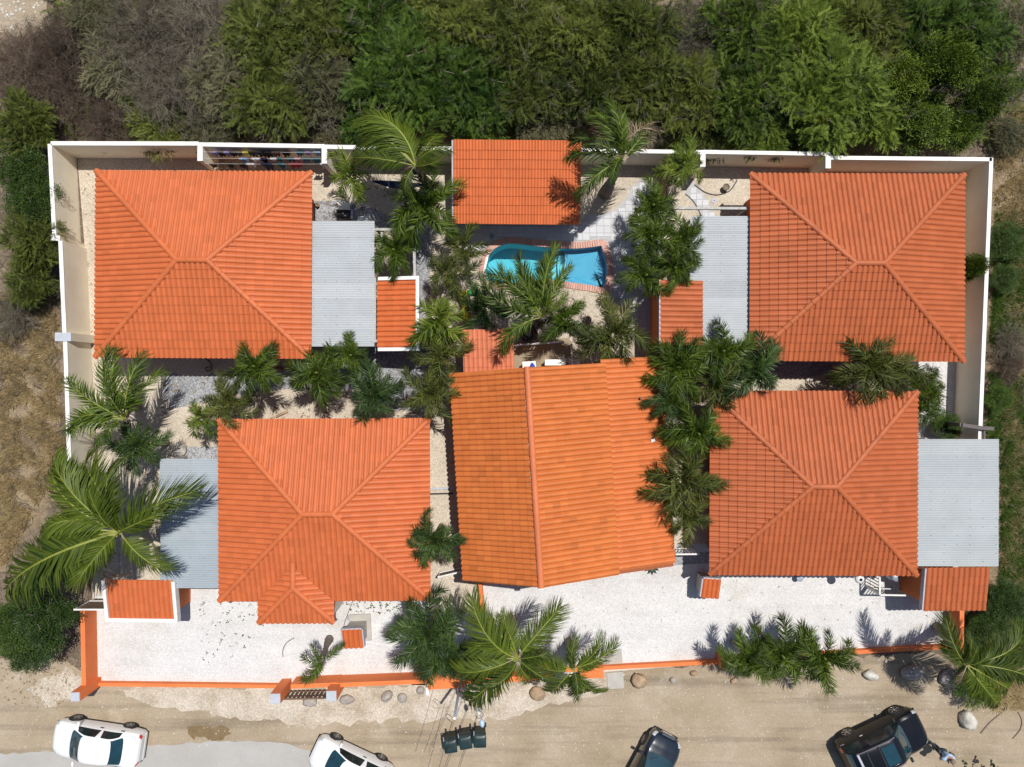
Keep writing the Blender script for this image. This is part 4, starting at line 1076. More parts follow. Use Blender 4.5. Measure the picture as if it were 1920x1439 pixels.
# star shaped garden palms
P_ = [
 ('light green palm in front of the back wall beside the barbecue', 655, 332, 3.2, 'lime', 1.35, 6, 21),
 ('bushy palm against the left edge of the pool shed', 800, 388, 2.8, 'xmas', 1.6, 9, 22),
 ('palm framed by the grey pergola beams', 742, 470, 2.2, 'xmas', 1.3, 8, 23),
 ('slender palm left of the pool rim', 868, 470, 2.2, 'olive', 1.1, 7, 24),
 ('ragged palm on the path left of the pool', 838, 510, 2.4, 'olive', 1.25, 8, 25),
 ('fresh palm reaching over the white parapet of the left shed', 822, 598, 2.8, 'lime', 1.4, 8, 26),
 ('dull palm between the left shed and the pink lean-to roof', 826, 668, 2.6, 'olive', 1.3, 8, 27),
 ('brownish palm just above the corner of the lower left bungalow', 806, 738, 2.6, 'olive', 1.4, 9, 28),
 ('bright star shaped palm touching the eave of the upper left bungalow', 482, 688, 3.2, 'xmas', 1.35, 7, 29),
 ('palm under the lower right roof corner of the upper left bungalow', 598, 700, 2.8, 'xmas', 1.5, 9, 30),
 ('palm in the shade below the left zinc awning', 660, 668, 2.6, 'xmas', 1.1, 8, 31),
 ('grey green palm hanging over the roof edge of the lower left bungalow', 700, 742, 2.8, 'blue', 1.6, 10, 32),
 ('lime tinged palm above the left roof corner of the lower left bungalow', 380, 782, 2.4, 'lime', 1.1, 7, 33),
 ('low palm between grey path and lower left bungalow', 432, 752, 2.4, 'olive', 1.3, 9, 34),
 ('dark palm between the lower left bungalow and the amber house', 814, 1014, 3.0, 'blue', 1.35, 9, 35),
 ('small leaning palm beside the tiny meter box on the left drive', 604, 1236, 2.6, 'xmas', 1.1, 0, 36),
 ('big blue green palm on the left drive at the front orange wall', 800, 1185, 3.2, 'blue', 1.9, 13, 37),
 ('second blue green palm hugging the front orange wall', 838, 1225, 2.8, 'blue', 1.6, 10, 38),
 ('palm in front of the right part of the back wall by the buttress', 1278, 312, 2.8, 'lime', 1.15, 9, 39),
 ('palm beside the paved deck at the top of the poolside row', 1222, 388, 2.8, 'xmas', 1.15, 9, 40),
 ('palm in the middle of the poolside row', 1218, 448, 3.0, 'xmas', 1.35, 10, 41),
 ('palm leaning over the right zinc awning', 1272, 450, 3.0, 'xmas', 1.35, 9, 42),
 ('lowest palm of the poolside row, beside the tiled shed', 1208, 518, 2.8, 'xmas', 1.2, 9, 43),
 ('palm drooping onto the top of the right tiled shed', 1262, 505, 2.8, 'xmas', 1.2, 8, 44),
 ('wide palm between pool and amber house roof', 1148, 622, 2.8, 'olive', 1.7, 11, 45),
 ('dense green palm right of the black tube', 1056, 600, 2.4, 'xmas', 1.2, 9, 46),
 ('shaded palm left of the black tube', 908, 575, 2.4, 'blue', 1.2, 9, 47),
 ('palm at the lower end of the right zinc awning', 1352, 660, 3.2, 'xmas', 1.5, 8, 48),
 ('palm above the right roof edge of the amber house', 1268, 690, 3.2, 'xmas', 1.7, 10, 49),
 ('dark palm left of the shaded gap between the rust roofed houses', 1408, 692, 3.0, 'blue', 1.7, 10, 50),
 ('palm over the hidden corner of the lower right bungalow', 1330, 718, 3.0, 'olive', 1.4, 9, 51),
 ('palm with pale fronds against the right roof edge of the amber house', 1255, 752, 3.2, 'blue', 1.2, 9, 52),
 ('palm stretching fronds onto the lower right bungalow roof', 1306, 812, 3.2, 'xmas', 1.55, 9, 53),
 ('tangled palm with brown tips over the amber roof', 1280, 898, 3.2, 'olive', 1.8, 12, 54),
 ('last palm of the row between the amber house and the lower right bungalow', 1292, 968, 3.0, 'olive', 1.3, 9, 55),
 ('dull palm in the gap between the two rust roofed bungalows', 1628, 692, 2.8, 'olive', 1.75, 11, 56),
 ('palm at the right end of that gap, brown tipped', 1672, 698, 2.6, 'olive', 1.3, 8, 57),
 ('left palm of the hedge on the right white drive', 1402, 1235, 2.4, 'xmas', 1.4, 10, 58),
 ('middle palm of the hedge on the right white drive', 1462, 1225, 2.6, 'xmas', 1.5, 10, 59),
 ('right palm of the hedge on the right white drive', 1538, 1228, 2.6, 'xmas', 1.5, 10, 60),
]
for lb, px, py, z, kd, L, n, sd in P_:
    if sd == 36:
        palm(lb, px, py, z, kd, L, base=(618, 1198), seed=sd, dry=0, inner=0, tr=.13, tips=[(592, 1192, 0), (562, 1228, 0), (568, 1282, 4), (652, 1206, 2), (588, 1265, 8)])
    else:
        if 22 <= sd <= 28 or 46 <= sd <= 47: L *= 1.08
        palm(lb, px, py, z, kd, L, n, seed=sd, dry=(3 if kd in ('olive', 'blue') else 2), tr=.075, shaft=kd in ('xmas', 'lime'))

# ------------------------------------------------------------------ scrub trees and bushes
def rot_frames(dirs, roll):
    """K x 3x3 matrices whose x column is dirs, rolled about it"""
    d = dirs / np.linalg.norm(dirs, axis=1, keepdims=True)
    up = np.tile(np.array([0, 0, 1.0]), (len(d), 1)); bad = np.abs(d[:, 2]) > .97; up[bad] = (0, 1, 0)
    y = np.cross(up, d); y /= np.linalg.norm(y, axis=1, keepdims=True); z = np.cross(d, y)
    c, s = np.cos(roll)[:, None], np.sin(roll)[:, None]
    y2 = y * c + z * s; z2 = -y * s + z * c
    return np.stack([d, y2, z2], axis=2)
def spread(tv, tf, mats, pos, scale, tint):
    K = len(pos)
    v = np.einsum('kij,nj->kni', mats, tv) * scale[:, None, None] + pos[:, None, :]
    f = tf[None, :, :] + (np.arange(K) * len(tv))[:, None, None]
    return v.reshape(-1, 3), f.reshape(-1, 3), np.repeat(tint, len(tf))
def spray_feather(seed, n=12):
    """flat arching spray of fine leaflets"""
    r = random.Random(seed); v = []; f = []
    P = [np.array([i / n, .10 * math.sin(i * .4 + seed), -.22 * (i / n) ** 2]) for i in range(n + 1)]
    for i in range(1, n, 1):
        for sg in (-1, 1):
            L = .21 * math.sin(math.pi * (.22 + .66 * i / n)) * r.uniform(.75, 1.25)
            a = P[i]; t = a + np.array([L * r.uniform(.6, 1.1), sg * L * r.uniform(.6, .95), L * r.uniform(-.15, .2)])
            wd = np.array([.042, 0, r.uniform(-.008, .008)]); b = len(v); v += [a - wd, a + wd, t]; f.append((b, b + 1, b + 2))
    b = len(v); v += [np.array([0, -.010, 0]), np.array([0, .010, 0]), P[-1]]; f.append((b, b + 1, b + 2))
    return np.array(v), np.array(f)
def spray_broad(seed, n=11):
    r = random.Random(seed); v = []; f = []
    for i in range(n):
        a = np.array([r.uniform(.1, 1), r.uniform(-.32, .32), r.uniform(-.1, .28)]); th = r.uniform(0, 6.28); L = r.uniform(.15, .24); w = L * .36
        d = np.array([math.cos(th), math.sin(th), r.uniform(-.3, .5)]) * L; s = np.array([-math.sin(th), math.cos(th), r.uniform(-.4, .4)]) * w
        b = len(v); v += [a, a + d * .5 + s, a + d, a + d * .5 - s]; f += [(b, b + 1, b + 2), (b, b + 2, b + 3)]
    return np.array(v), np.array(f)
def spray_bare(seed, n=9):
    r = random.Random(seed); v = []; f = []
    def stick(a, b_, w):
        d = b_ - a; s = np.cross(d, [0, 0, 1.0]); s = s / (np.linalg.norm(s) + 1e-6) * w; k = len(v)
        v.extend([a - s, a + s, b_]); f.append((k, k + 1, k + 2))
        k = len(v); z = np.array([0, 0, w]); v.extend([a - z, a + z, b_]); f.append((k, k + 1, k + 2))
    stick(np.zeros(3), np.array([1, 0, -.05]), .014)
    for i in range(n):
        x = r.uniform(.1, .9); sg = r.choice((-1, 1)); L = r.uniform(.2, .5); a = np.array([x, 0, -.05 * x]); e = a + np.array([L * .8, sg * L * r.uniform(.3, .8), L * r.uniform(-.3, .4)])
        stick(a, e, .008)
        for j in range(2):
            m_ = a + (e - a) * r.uniform(.3, .9); stick(m_, m_ + np.array([r.uniform(.05, .2), r.uniform(-.15, .15), r.uniform(-.08, .1)]), .006)
    return np.array(v), np.array(f)
SPR = {'feather': [spray_feather(i) for i in range(4)], 'broad': [spray_broad(i) for i in range(4)], 'bare': [spray_bare(i) for i in range(4)]}
def crown_mesh(kind, seed, lumps=11, per=95, Rr=1.0, H=0.75, spray=0.30, flat=0.7, mixbare=0.0):
    """crown of unit radius built from lumps of sprays"""
    g = np.random.default_rng(seed); V = []; F = []; T = []; base = 0; heads = []
    for l in range(lumps):
        rr = 0.72 * math.sqrt((l + .5) / lumps); th = l * 2.4 + g.uniform(-.4, .4)
        c = np.array([rr * math.cos(th), rr * math.sin(th), H * (0.42 + .5 * (1 - rr) + g.uniform(-.14, .16))]); lr = g.uniform(.22, .46)
        heads.append(c)
        for q in range(4):
            K = per // 4
            d = g.normal(size=(K, 3)); d[:, 2] = np.abs(d[:, 2]) * .9 - .15; d /= np.linalg.norm(d, axis=1, keepdims=True)
            pos = c + d * lr * g.uniform(.25, .9, (K, 1)) * np.array([1, 1, .8])
            out = d * np.array([1, 1, flat]) + np.array([math.cos(th), math.sin(th), 0]) * .45 * rr + g.normal(size=(K, 3)) * .48
            kd = kind
            tv, tf = SPR[kd][(q + seed) % 4]
            if mixbare and q == 3: tv, tf = SPR['bare'][seed % 4]
            m_ = rot_frames(out, g.uniform(-.7, .7, K))
            lump_t = g.uniform(.15, .75)
            v, f, t = spread(tv, tf, m_, pos, g.uniform(.65, 1.25, K) * spray, np.clip(lump_t + g.normal(0, .25, K), 0, 1))
            V.append(v); F.append(f + base); T.append(t); base += len(v)
    return np.concatenate(V), np.concatenate(F), np.concatenate(T), heads
CROWN = {}
def crown(kind, i):
    if (kind, i) not in CROWN:
        if kind == 'feather': a = crown_mesh('feather', 10 + i, 13, 148, spray=.255, mixbare=.2 if i > 2 else 0)
        elif kind == 'fine': a = crown_mesh('feather', 60 + i, 17, 104, spray=.20, H=.6, mixbare=.2)
        elif kind == 'broad': a = crown_mesh('broad', 20 + i, 12, 130, spray=.26, H=.9)
        elif kind == 'bush': a = crown_mesh('broad', 40 + i, 12, 120, spray=.20, H=.75)
        else: a = crown_mesh('bare', 30 + i, 9, 56, spray=.46, H=.6)
        me = np_mesh('crown', a[0], a[1], M['leaf_olive'], a[2])
        tm = MB(); tm.smooth = True
        for h in a[3]:
            h = Vector(h); tm.tube([Vector((0, 0, -.35)), Vector((h.x * .25, h.y * .25, h.z * .25)), Vector((h.x * .7, h.y * .7, h.z * .62)), h], [.05, .034, .02, .008], 5, False)
        rr_ = random.Random(i + 5)
        for k in range(34):
            h = Vector(rr_.choice(a[3])); d = Vector((rr_.gauss(0, 1), rr_.gauss(0, 1), abs(rr_.gauss(0, .5)) + .1)).normalized(); e = h + d * rr_.uniform(.22, .42); m_ = h.lerp(e, .55) + Vector((rr_.gauss(0, .04), rr_.gauss(0, .04), .02))
            tm.tube([h, m_, e], [.011, .008, .003], 3, False)
        CROWN[kind, i] = (me, tm.mesh('trunk', M['bark_pale']))
    return CROWN[kind, i]
def tree(label, px, py, r_px, kind, m, h=2.6, name='scrub_tree', cat='tree', group='thorn scrub trees behind the back wall', seed=0, sq=1.0):
    rr = random.Random(seed + int(px * 13 + py))
    z = h * .7
    c = W(px, py, z); rad = r_px / 40 * (1 - z / CAM_H)
    root = empty(name, (c.x, c.y, 0), rr.uniform(0, 6.28), label, cat, group)
    me, tm = crown(kind, rr.randrange(4 if kind in ('feather',) else 2))
    hs = h * .62
    o = link('crown', me, root, (0, 0, h * .30), None, (rad, rad * sq, max(rad * .8, hs)))
    o.material_slots[0].link = 'OBJECT'; o.material_slots[0].material = M[m]
    link('trunk', tm, root, (0, 0, h * .30), None, (rad, rad * sq, max(rad * .8, hs)))
    return root
F, FI, BR, BD, BU = 'feather', 'fine', 'bare', 'broad', 'bush'
G2 = 'bare grey thorn bushes on the upper left slope'
T_ = [
 ('bare brown thorn bush just below the sandy clearing in the top left corner', 40, 128, 62, BR, 'twig_purple', 1.6, G2),
 ('bare purplish bush right of the sandy clearing', 118, 92, 60, BR, 'twig_purple', 1.8, G2),
 ('bare purplish bush between clearing and white stones', 112, 165, 55, BR, 'twig_purple', 1.5, G2),
 ('low dry bush above the left corner of the cream back wall', 205, 225, 50, BR, 'twig_purple', 1.3, G2),
 ('dense olive bush at the top edge right of the sandy clearing', 170, 28, 66, FI, 'leaf_grey', 2.0, G2),
 ('grey leafless thorn tree at the top edge, left third', 262, 52, 82, BR, 'twig_grey', 2.4, G2),
 ('grey green thorn bush in the middle of the bare scrub', 215, 122, 74, FI, 'leaf_grey', 2.0, G2),
 ('silvery thorn tree with criss cross branches above the upper left bungalow', 318, 150, 76, BR, 'twig_grey', 2.6, G2),
 ('dark green tuft between the silvery thorn trees', 268, 172, 52, FI, 'leaf_olive', 1.9, G2),
 ('dark olive tuft at the top edge between the grey thorn trees', 318, 30, 52, FI, 'leaf_olive', 2.0, G2),
 ('olive tuft left of the olive thorn tree with pale branches', 356, 112, 48, FI, 'leaf_olive', 2.0, G2),
 ('reddish brown low bush between green scrub and second buttress', 570, 232, 40, BR, 'twig_purple', 1.2, G2),
 ('tall grey thorn tree at the top edge beside green scrub', 372, 52, 84, BR, 'twig_grey', 2.6, G2),
 ('green tufted bush behind the left end of the back wall', 292, 232, 62, FI, 'leaf_olive', 1.9, G2),
 ('half bare bush behind the first buttress of the back wall', 392, 228, 62, FI, 'leaf_grey', 1.9, G2),
]
G3 = 'green thorn scrub trees behind the back wall'
T_ += [
 ('olive thorn tree with pale branches above the left bungalow roof', 420, 142, 78, F, 'leaf_grey', 2.6, G3),
 ('mixed olive tree behind the washing line wall', 508, 178, 88, F, 'leaf_olive', 2.8, G3),
 ('dark olive tree at the top edge above the washing line', 492, 62, 92, F, 'leaf_olive', 3.0, G3),
 ('brown twig bush right behind the washing line wall', 505, 246, 40, BR, 'twig_purple', 1.2, G3),
 ('olive tree at the top edge left of the fresh green tree', 598, 50, 82, F, 'leaf_olive', 3.0, G3),
 ('dull olive tree left of the leaning coconut palm', 592, 160, 78, F, 'leaf_grey', 2.8, G3),
 ('low twiggy bush behind the second buttress', 622, 240, 45, FI, 'leaf_grey', 1.4, G3),
 ('large fresh green thorn tree above the leaning coconut palm', 762, 122, 112, F, 'leaf_fresh', 3.6, G3),
 ('fresh green tree at the top edge over the largest green crown', 700, 25, 84, F, 'leaf_fresh', 3.2, G3),
 ('fresh green tree right of the largest green crown', 868, 150, 98, F, 'leaf_fresh', 3.2, G3),
 ('green low tree behind the leaning coconut crown', 682, 208, 62, F, 'leaf_fresh', 2.4, G3),
 ('dark tree at the top edge above the pool shed', 850, 38, 88, F, 'leaf_olive', 3.2, G3),
 ('low green tree right behind the pool shed roof', 892, 238, 58, FI, 'leaf_fresh', 2.0, G3),
 ('dark olive tree at the top edge, middle of the picture', 955, 62, 92, F, 'leaf_olive', 3.2, G3),
 ('broad dark tree north of the pool shed', 985, 150, 84, F, 'leaf_olive', 3.0, G3),
 ('greyish twiggy bush behind the right end of the shed roof', 1022, 225, 62, FI, 'leaf_grey', 1.9, G3),
 ('dark tree at the top edge above the thick trunked palm', 1072, 52, 92, F, 'leaf_olive', 3.2, G3),
 ('dark rounded tree behind the thick trunked palm', 1098, 142, 84, F, 'leaf_olive', 3.0, G3),
 ('grey leafless bush beside the dead fronds of the thick trunked palm', 1212, 218, 55, BR, 'twig_grey', 1.6, G3),
 ('dark tree at the top edge right of the middle', 1182, 52, 88, F, 'leaf_olive', 3.2, G3),
 ('olive tree right of the dead palm fronds', 1205, 138, 82, F, 'leaf_olive', 3.0, G3),
 ('bare grey tree at the top edge among green crowns', 1312, 58, 62, BR, 'twig_grey', 2.6, G3),
 ('olive tree below the bare grey tree', 1298, 172, 76, F, 'leaf_olive', 2.8, G3),
 ('low olive tree behind the buttress nearest the garden path', 1320, 248, 58, FI, 'leaf_olive', 2.0, G3),
 ('bright green tree at the top edge, right of the bare grey tree', 1400, 52, 88, F, 'leaf_bright', 3.2, G3),
 ('bright feathery tree above the upper right bungalow', 1412, 160, 92, F, 'leaf_bright', 3.2, G3),
 ('low bright tree just behind the back wall of the upper right bungalow', 1432, 242, 66, F, 'leaf_bright', 2.2, G3),
 ('bright tree at the top edge above the biggest light crown', 1510, 52, 92, F, 'leaf_bright', 3.2, G3),
 ('biggest light green crown with star like sprays', 1560, 158, 110, F, 'leaf_bright', 3.8, G3),
 ('light green low tree at the step of the back wall', 1532, 236, 54, F, 'leaf_bright', 2.2, G3),
 ('olive tree at the top edge right of the light crown', 1618, 52, 86, F, 'leaf_olive', 3.0, G3),
 ('light green tree over the dark gap behind the wall step', 1640, 206, 70, F, 'leaf_bright', 2.6, G3),
 ('grey green tree at the top edge toward the right corner', 1722, 42, 84, F, 'leaf_fresh', 2.8, G3),
 ('grey green tree close to the top right corner', 1815, 46, 84, F, 'leaf_fresh', 2.8, G3),
 ('hazy bush in the top right corner', 1898, 58, 66, FI, 'leaf_grey', 2.2, G3),
]
G4 = 'yellow green broad leaved trees at the right'
T_ += [
 ('broad leaved tree with yellow green clumps behind the right back wall', 1702, 148, 56, BD, 'leaf_broad', 3.0, G4),
 ('tallest broad leaved tree at the right end of the wood', 1778, 122, 62, BD, 'leaf_broad', 3.6, G4),
 ('slim broad leaved tree beside the pale grass at the right', 1838, 188, 42, BD, 'leaf_broad', 2.6, G4),
 ('low broad leaved tree touching the white wall top', 1730, 226, 64, BD, 'leaf_broad', 2.3, G4),
 ('small broad leaved tree behind the corner of the right wall', 1796, 238, 46, BD, 'leaf_broad', 2.0, G4),
 ('grey green bush right of the broad leaved trees', 1880, 150, 46, FI, 'leaf_fresh', 2.0, G4),
]
for lb, px, py, rp, kd, m, h, g in T_: tree(lb, px, py, rp, kd, m, h, group=g)
B_ = [
 ('green tree outside the left corner of the cream wall', 42, 232, 62, F, 'leaf_olive', 2.6),
 ('dark green shrub with yellow flowers left of the cream wall', 38, 308, 56, BU, 'leaf_bush', 2.4),
 ('dark bushy tree beside the left wall, second below the corner', 62, 375, 58, BU, 'leaf_bush', 2.6),
 ('dark bushy tree beside the left wall above its first step', 55, 450, 60, F, 'leaf_olive', 2.6),
 ('lowest green bush of the left wall row, above the dry grass', 50, 522, 54, F, 'leaf_olive', 2.0),
 ('bare grey bush between green bushes and dry grass', 25, 585, 44, BR, 'twig_grey', 1.0),
 ('big dense bush left of the orange side wall', 78, 1165, 74, BU, 'leaf_bush', 2.4),
 ('smaller dense bush at the left edge under the coconut fronds', 12, 1180, 52, BU, 'leaf_bush', 2.0),
 ('dense bush below the big one at the sandy bank', 40, 1225, 42, BU, 'leaf_bush', 1.5),
 ('bamboo like bush between the right bungalows and the white gravel', 1742, 722, 42, FI, 'leaf_broad', 2.6),
 ('second bamboo like bush by the roof corner of the lower right bungalow', 1740, 762, 38, FI, 'leaf_fresh', 2.2),
 ('round green shrub at the top of the wide zinc carport', 1777, 801, 31, BU, 'leaf_bush', 1.3),
 ('leafy shrub squeezed between the upper right roof and the right wall', 1824, 500, 26, BD, 'leaf_broad', 2.4),
 ('green roadside bush under the coconut palm at the right edge', 1830, 1290, 44, FI, 'leaf_fresh', 1.5),
 ('dark green bush outside the right wall next to the carport roof', 1890, 1130, 48, BU, 'leaf_bush', 1.6),
 ('dark bush behind the orange tiled gate roof at the right edge', 1858, 1185, 42, BU, 'leaf_bush', 1.5),
 ('green bush on the grass right of the upper right wall', 1893, 455, 40, BU, 'leaf_bush', 1.3),
 ('small green bush halfway down the right grass strip', 1885, 520, 30, BU, 'leaf_bush', 1.1),
 ('creeping bush at the foot of the right wall', 1872, 745, 30, BU, 'leaf_fresh', .9),
 ('dry thorn bush on the right grass strip', 1902, 650, 34, BR, 'twig_grey', .9),
 ('dark creeping bush at the right edge above the carport', 1895, 690, 30, BR, 'twig_purple', .8),
 ('dry bush in the pale grass near the top right', 1900, 255, 38, FI, 'leaf_grey', 1.1),
]
for lb, px, py, rp, kd, m, h in B_: tree(lb, px, py, rp, kd, m, h, name='bush', cat='bush', group='bushes round the plot')
# leafy sprig sticking into the bottom right corner
def sprig(label, px, py, n, seed):
    r = random.Random(seed); c = W(px, py, 0); root = empty('leafy_shrub', (c.x, c.y, 0), 0, label, 'shrub')
    st = MB()
    for i in range(n):
        a = r.uniform(.3, 2.9); L = r.uniform(.6, 1.5); z = r.uniform(.9, 1.6); e = Vector((math.cos(a) * L, math.sin(a) * L, z))
        st.tube([(0, 0, 0), e * .55 + Vector((0, 0, .2)), e], [.02, .014, .007], 5)
        mb = MB()
        for k in range(7):
            t = k * .9 + r.uniform(-.2, .2); l = r.uniform(.10, .17); d = Vector((math.cos(t), math.sin(t), r.uniform(-.2, .4))) * l; s = Vector((-math.sin(t), math.cos(t), 0)) * l * .45
            o_ = e + Vector((r.uniform(-.08, .08), r.uniform(-.08, .08), r.uniform(-.08, .05)))
            mb.add([o_, o_ + d * .45 + s, o_ + d, o_ + d * .45 - s], [(0, 1, 2), (0, 2, 3)])
        mb.build('leaf_cluster', M['frond_blue'] if i % 4 else M['leaf_broad'], root)
    st.build('stem', M['bark'], root)
sprig('twiggy leafy shrub at the bottom edge beside the walking person', 1812, 1462, 13, 4)
sprig('second twiggy shrub in the bottom right corner', 1872, 1470, 9, 5)

# ------------------------------------------------------------------ ground cover nobody could count
def scatter(name, poly_px, count, tmpl, m, smin, smax, seed, zmin=0.0, zmax=0.02, upright=False, rej=None, clump=0.0):
    g = np.random.default_rng(seed); xs = [p[0] for p in poly_px]; ys = [p[1] for p in poly_px]; pts = []
    while len(pts) < count:
        x, y = g.uniform(min(xs), max(xs)), g.uniform(min(ys), max(ys))
        if clump:
            q = math.sin(x * .09 + 1.3 * math.sin(y * .05)) + math.sin(y * .11 + 2 * math.sin(x * .04))
            if q < g.uniform(-2, 2) * (1 - clump) - clump * .2: continue
        if in_poly(x, y, poly_px) and not (rej and rej(x, y)): pts.append(W(x, y))
    pos = np.array([tuple(p) for p in pts]); pos[:, 2] = g.uniform(zmin, zmax, count)
    th = g.uniform(0, 6.283, count)
    V = []; F_ = []; T = []; base = 0
    for q, (tv, tf) in enumerate(tmpl):
        idx = np.arange(q, count, len(tmpl)); K = len(idx)
        if upright:
            c, s = np.cos(th[idx]), np.sin(th[idx]); z0 = np.zeros(K); o1 = np.ones(K)
            mt = np.stack([np.stack([c, -s, z0], 1), np.stack([s, c, z0], 1), np.stack([z0, z0, o1], 1)], 1)
        else:
            d = np.stack([np.cos(th[idx]), np.sin(th[idx]), g.uniform(-.05, .5, K)], 1); mt = rot_frames(d, g.uniform(-.6, .6, K))
        v, f, t = spread(tv, tf, mt, pos[idx], g.uniform(smin, smax, K), g.uniform(0, 1, K))
        V.append(v); F_.append(f + base); T.append(t); base += len(v)
    me = np_mesh(name, np.concatenate(V), np.concatenate(F_), m, np.concatenate(T))
    return tag(link(name, me), kind='stuff')
def tuft(seed, n=15, lean=.6):
    r = random.Random(seed); v = []; f = []
    for i in range(n):
        a = r.uniform(0, 6.28); o = np.array([r.uniform(-.25, .25), r.uniform(-.25, .25), 0]); L = r.uniform(.5, 1.0); k = r.uniform(.2, lean + .4)
        t = o + np.array([math.cos(a) * L * k, math.sin(a) * L * k, L * math.sqrt(max(.05, 1 - k * k))]); s = np.array([-math.sin(a), math.cos(a), 0]) * .035
        b = len(v); v += [o - s, o + s, t]; f.append((b, b + 1, b + 2))
    return np.array(v), np.array(f)
TU = [tuft(i) for i in range(5)]
scatter('dry_grass', [(-20, 560), (90, 540), (114, 640), (122, 860), (90, 920), (40, 1000), (10, 1060), (-20, 1060)], 3600, TU, M['grass_dry'], .15, .45, 1, upright=True, clump=.6)
scatter('dry_grass', [(1862, 215), (1940, 190), (1940, 420), (1868, 420)], 700, TU, M['grass_dry'], .2, .45, 2, upright=True, clump=.3)
scatter('dry_grass', [(1850, 1290), (1940, 1240), (1940, 1330), (1860, 1330)], 300, TU, M['grass_dry'], .2, .45, 3, upright=True)
scatter('green_grass', [(1866, 400), (1940, 400), (1940, 1230), (1800, 1290), (1812, 1150), (1862, 1150), (1876, 1060), (1876, 830), (1850, 830)], 5200, TU, M['grass_green'], .16, .42, 4, upright=True, rej=lambda x, y: 640 < y < 700)
scatter('low_scrub', [(100, -20), (1945, -20), (1945, 190), (1880, 270), (1560, 285), (1090, 272), (600, 262), (100, 258)], 4600, SPR['feather'], M['leaf_olive'], .35, .8, 5, .05, .5)
scatter('low_twigs', [(-20, 90), (110, 40), (240, 60), (330, 258), (110, 258), (95, 180), (-20, 180)], 1500, SPR['bare'], M['twig_purple'], .4, .9, 6, .03, .4)
scatter('fallen_twigs', [(300, 0), (640, 0), (660, 262), (280, 262)], 1200, SPR['bare'], M['twig_grey'], .5, 1.1, 7, .6, 1.9)
scatter('dry_twigs', [(640, -10), (1900, -10), (1880, 250), (1100, 262), (640, 255)], 620, SPR['bare'], M['twig_grey'], .35, .9, 21, 1.6, 2.9)
scatter('dry_twigs', [(-20, 180), (105, 190), (112, 560), (118, 900), (40, 1010), (-20, 1010)], 420, SPR['bare'], M['twig_grey'], .3, .8, 22, .05, .5)
scatter('dry_twigs', [(1866, 250), (1945, 250), (1945, 1220), (1880, 1220)], 240, SPR['bare'], M['twig_grey'], .25, .6, 23, .03, .25)
scatter('dry_grass', [(1866, 400), (1940, 400), (1940, 1230), (1876, 1200), (1876, 830)], 1300, TU, M['grass_dry'], .15, .4, 24, upright=True, clump=.55)
scatter('bank_weeds', [(0, 1240), (130, 1225), (150, 1280), (110, 1330), (10, 1330)], 130, TU, M['grass_dry'], .06, .16, 8, upright=True)
def litter(seed):
    r = random.Random(seed); v = []; f = []
    for i in range(3):
        a = r.uniform(0, 6.28); L = r.uniform(.5, 1); o = np.array([r.uniform(-.6, .6), r.uniform(-.6, .6), .05]); d = np.array([math.cos(a), math.sin(a), r.uniform(0, .5)]) * L; s = np.array([-math.sin(a), math.cos(a), 0]) * L * .4
        b = len(v); v += [o, o + d * .5 + s, o + d, o + d * .5 - s]; f += [(b, b + 1, b + 2), (b, b + 2, b + 3)]
    return np.array(v), np.array(f)
LT = [litter(i) for i in range(5)]
scatter('fallen_leaves', [(372, 1130), (500, 1130), (500, 1180), (430, 1250), (380, 1240)], 55, LT, M['leaf_bush'], .05, .11, 11, .013, .02, upright=True)
scatter('fallen_leaves', [(610, 1128), (760, 1128), (745, 1150), (700, 1152), (625, 1140)], 60, LT, M['leaf_bush'], .05, .11, 12, .013, .02, upright=True)
scatter('fallen_leaves', [(900, 1090), (1780, 1080), (1775, 1210), (900, 1250)], 110, LT, M['frond_dry'], .03, .07, 13, .013, .02, upright=True)
scatter('fallen_leaves', [(150, 300), (180, 300), (185, 640), (165, 640)], 40, LT, M['frond_dry'], .03, .08, 14, .012, .02, upright=True)
scatter('fallen_leaves', [(300, 690), (800, 690), (800, 785), (300, 785)], 260, LT, M['frond_dry'], .05, .13, 15, .014, .025, upright=True)
scatter('fallen_leaves', [(600, 320), (840, 320), (840, 430), (600, 430)], 150, LT, M['frond_dry'], .05, .12, 16, .014, .025, upright=True)
scatter('fallen_leaves', [(860, 540), (1230, 540), (1230, 690), (860, 690)], 200, LT, M['frond_dry'], .05, .12, 17, .017, .03, upright=True)
def pebble(seed):
    r = random.Random(seed); n = 5; v = [np.array([math.cos(k * 1.2566) * r.uniform(.7, 1), math.sin(k * 1.2566) * r.uniform(.7, 1), 0]) for k in range(n)] + [np.array([0, 0, .6])]
    return np.array(v), np.array([(k, (k + 1) % n, n) for k in range(n)])
PB = [pebble(i) for i in range(5)]
scatter('loose_stones', [(0, 1240), (160, 1240), (520, 1290), (1120, 1265), (1760, 1230), (1910, 1330), (1910, 1430), (0, 1400)], 1500, PB, M['rock_pale'], .012, .04, 18, .008, .012, upright=True)
scatter('white_stones', [(62, 155), (240, 150), (240, 200), (100, 215), (60, 190)], 160, PB, M['rock_pale'], .04, .15, 19, .0, .05, upright=True)
scatter('white_stones', [(0, 0), (80, 0), (85, 60), (10, 60)], 60, PB, M['rock_pale'], .03, .1, 20, .0, .03, upright=True)

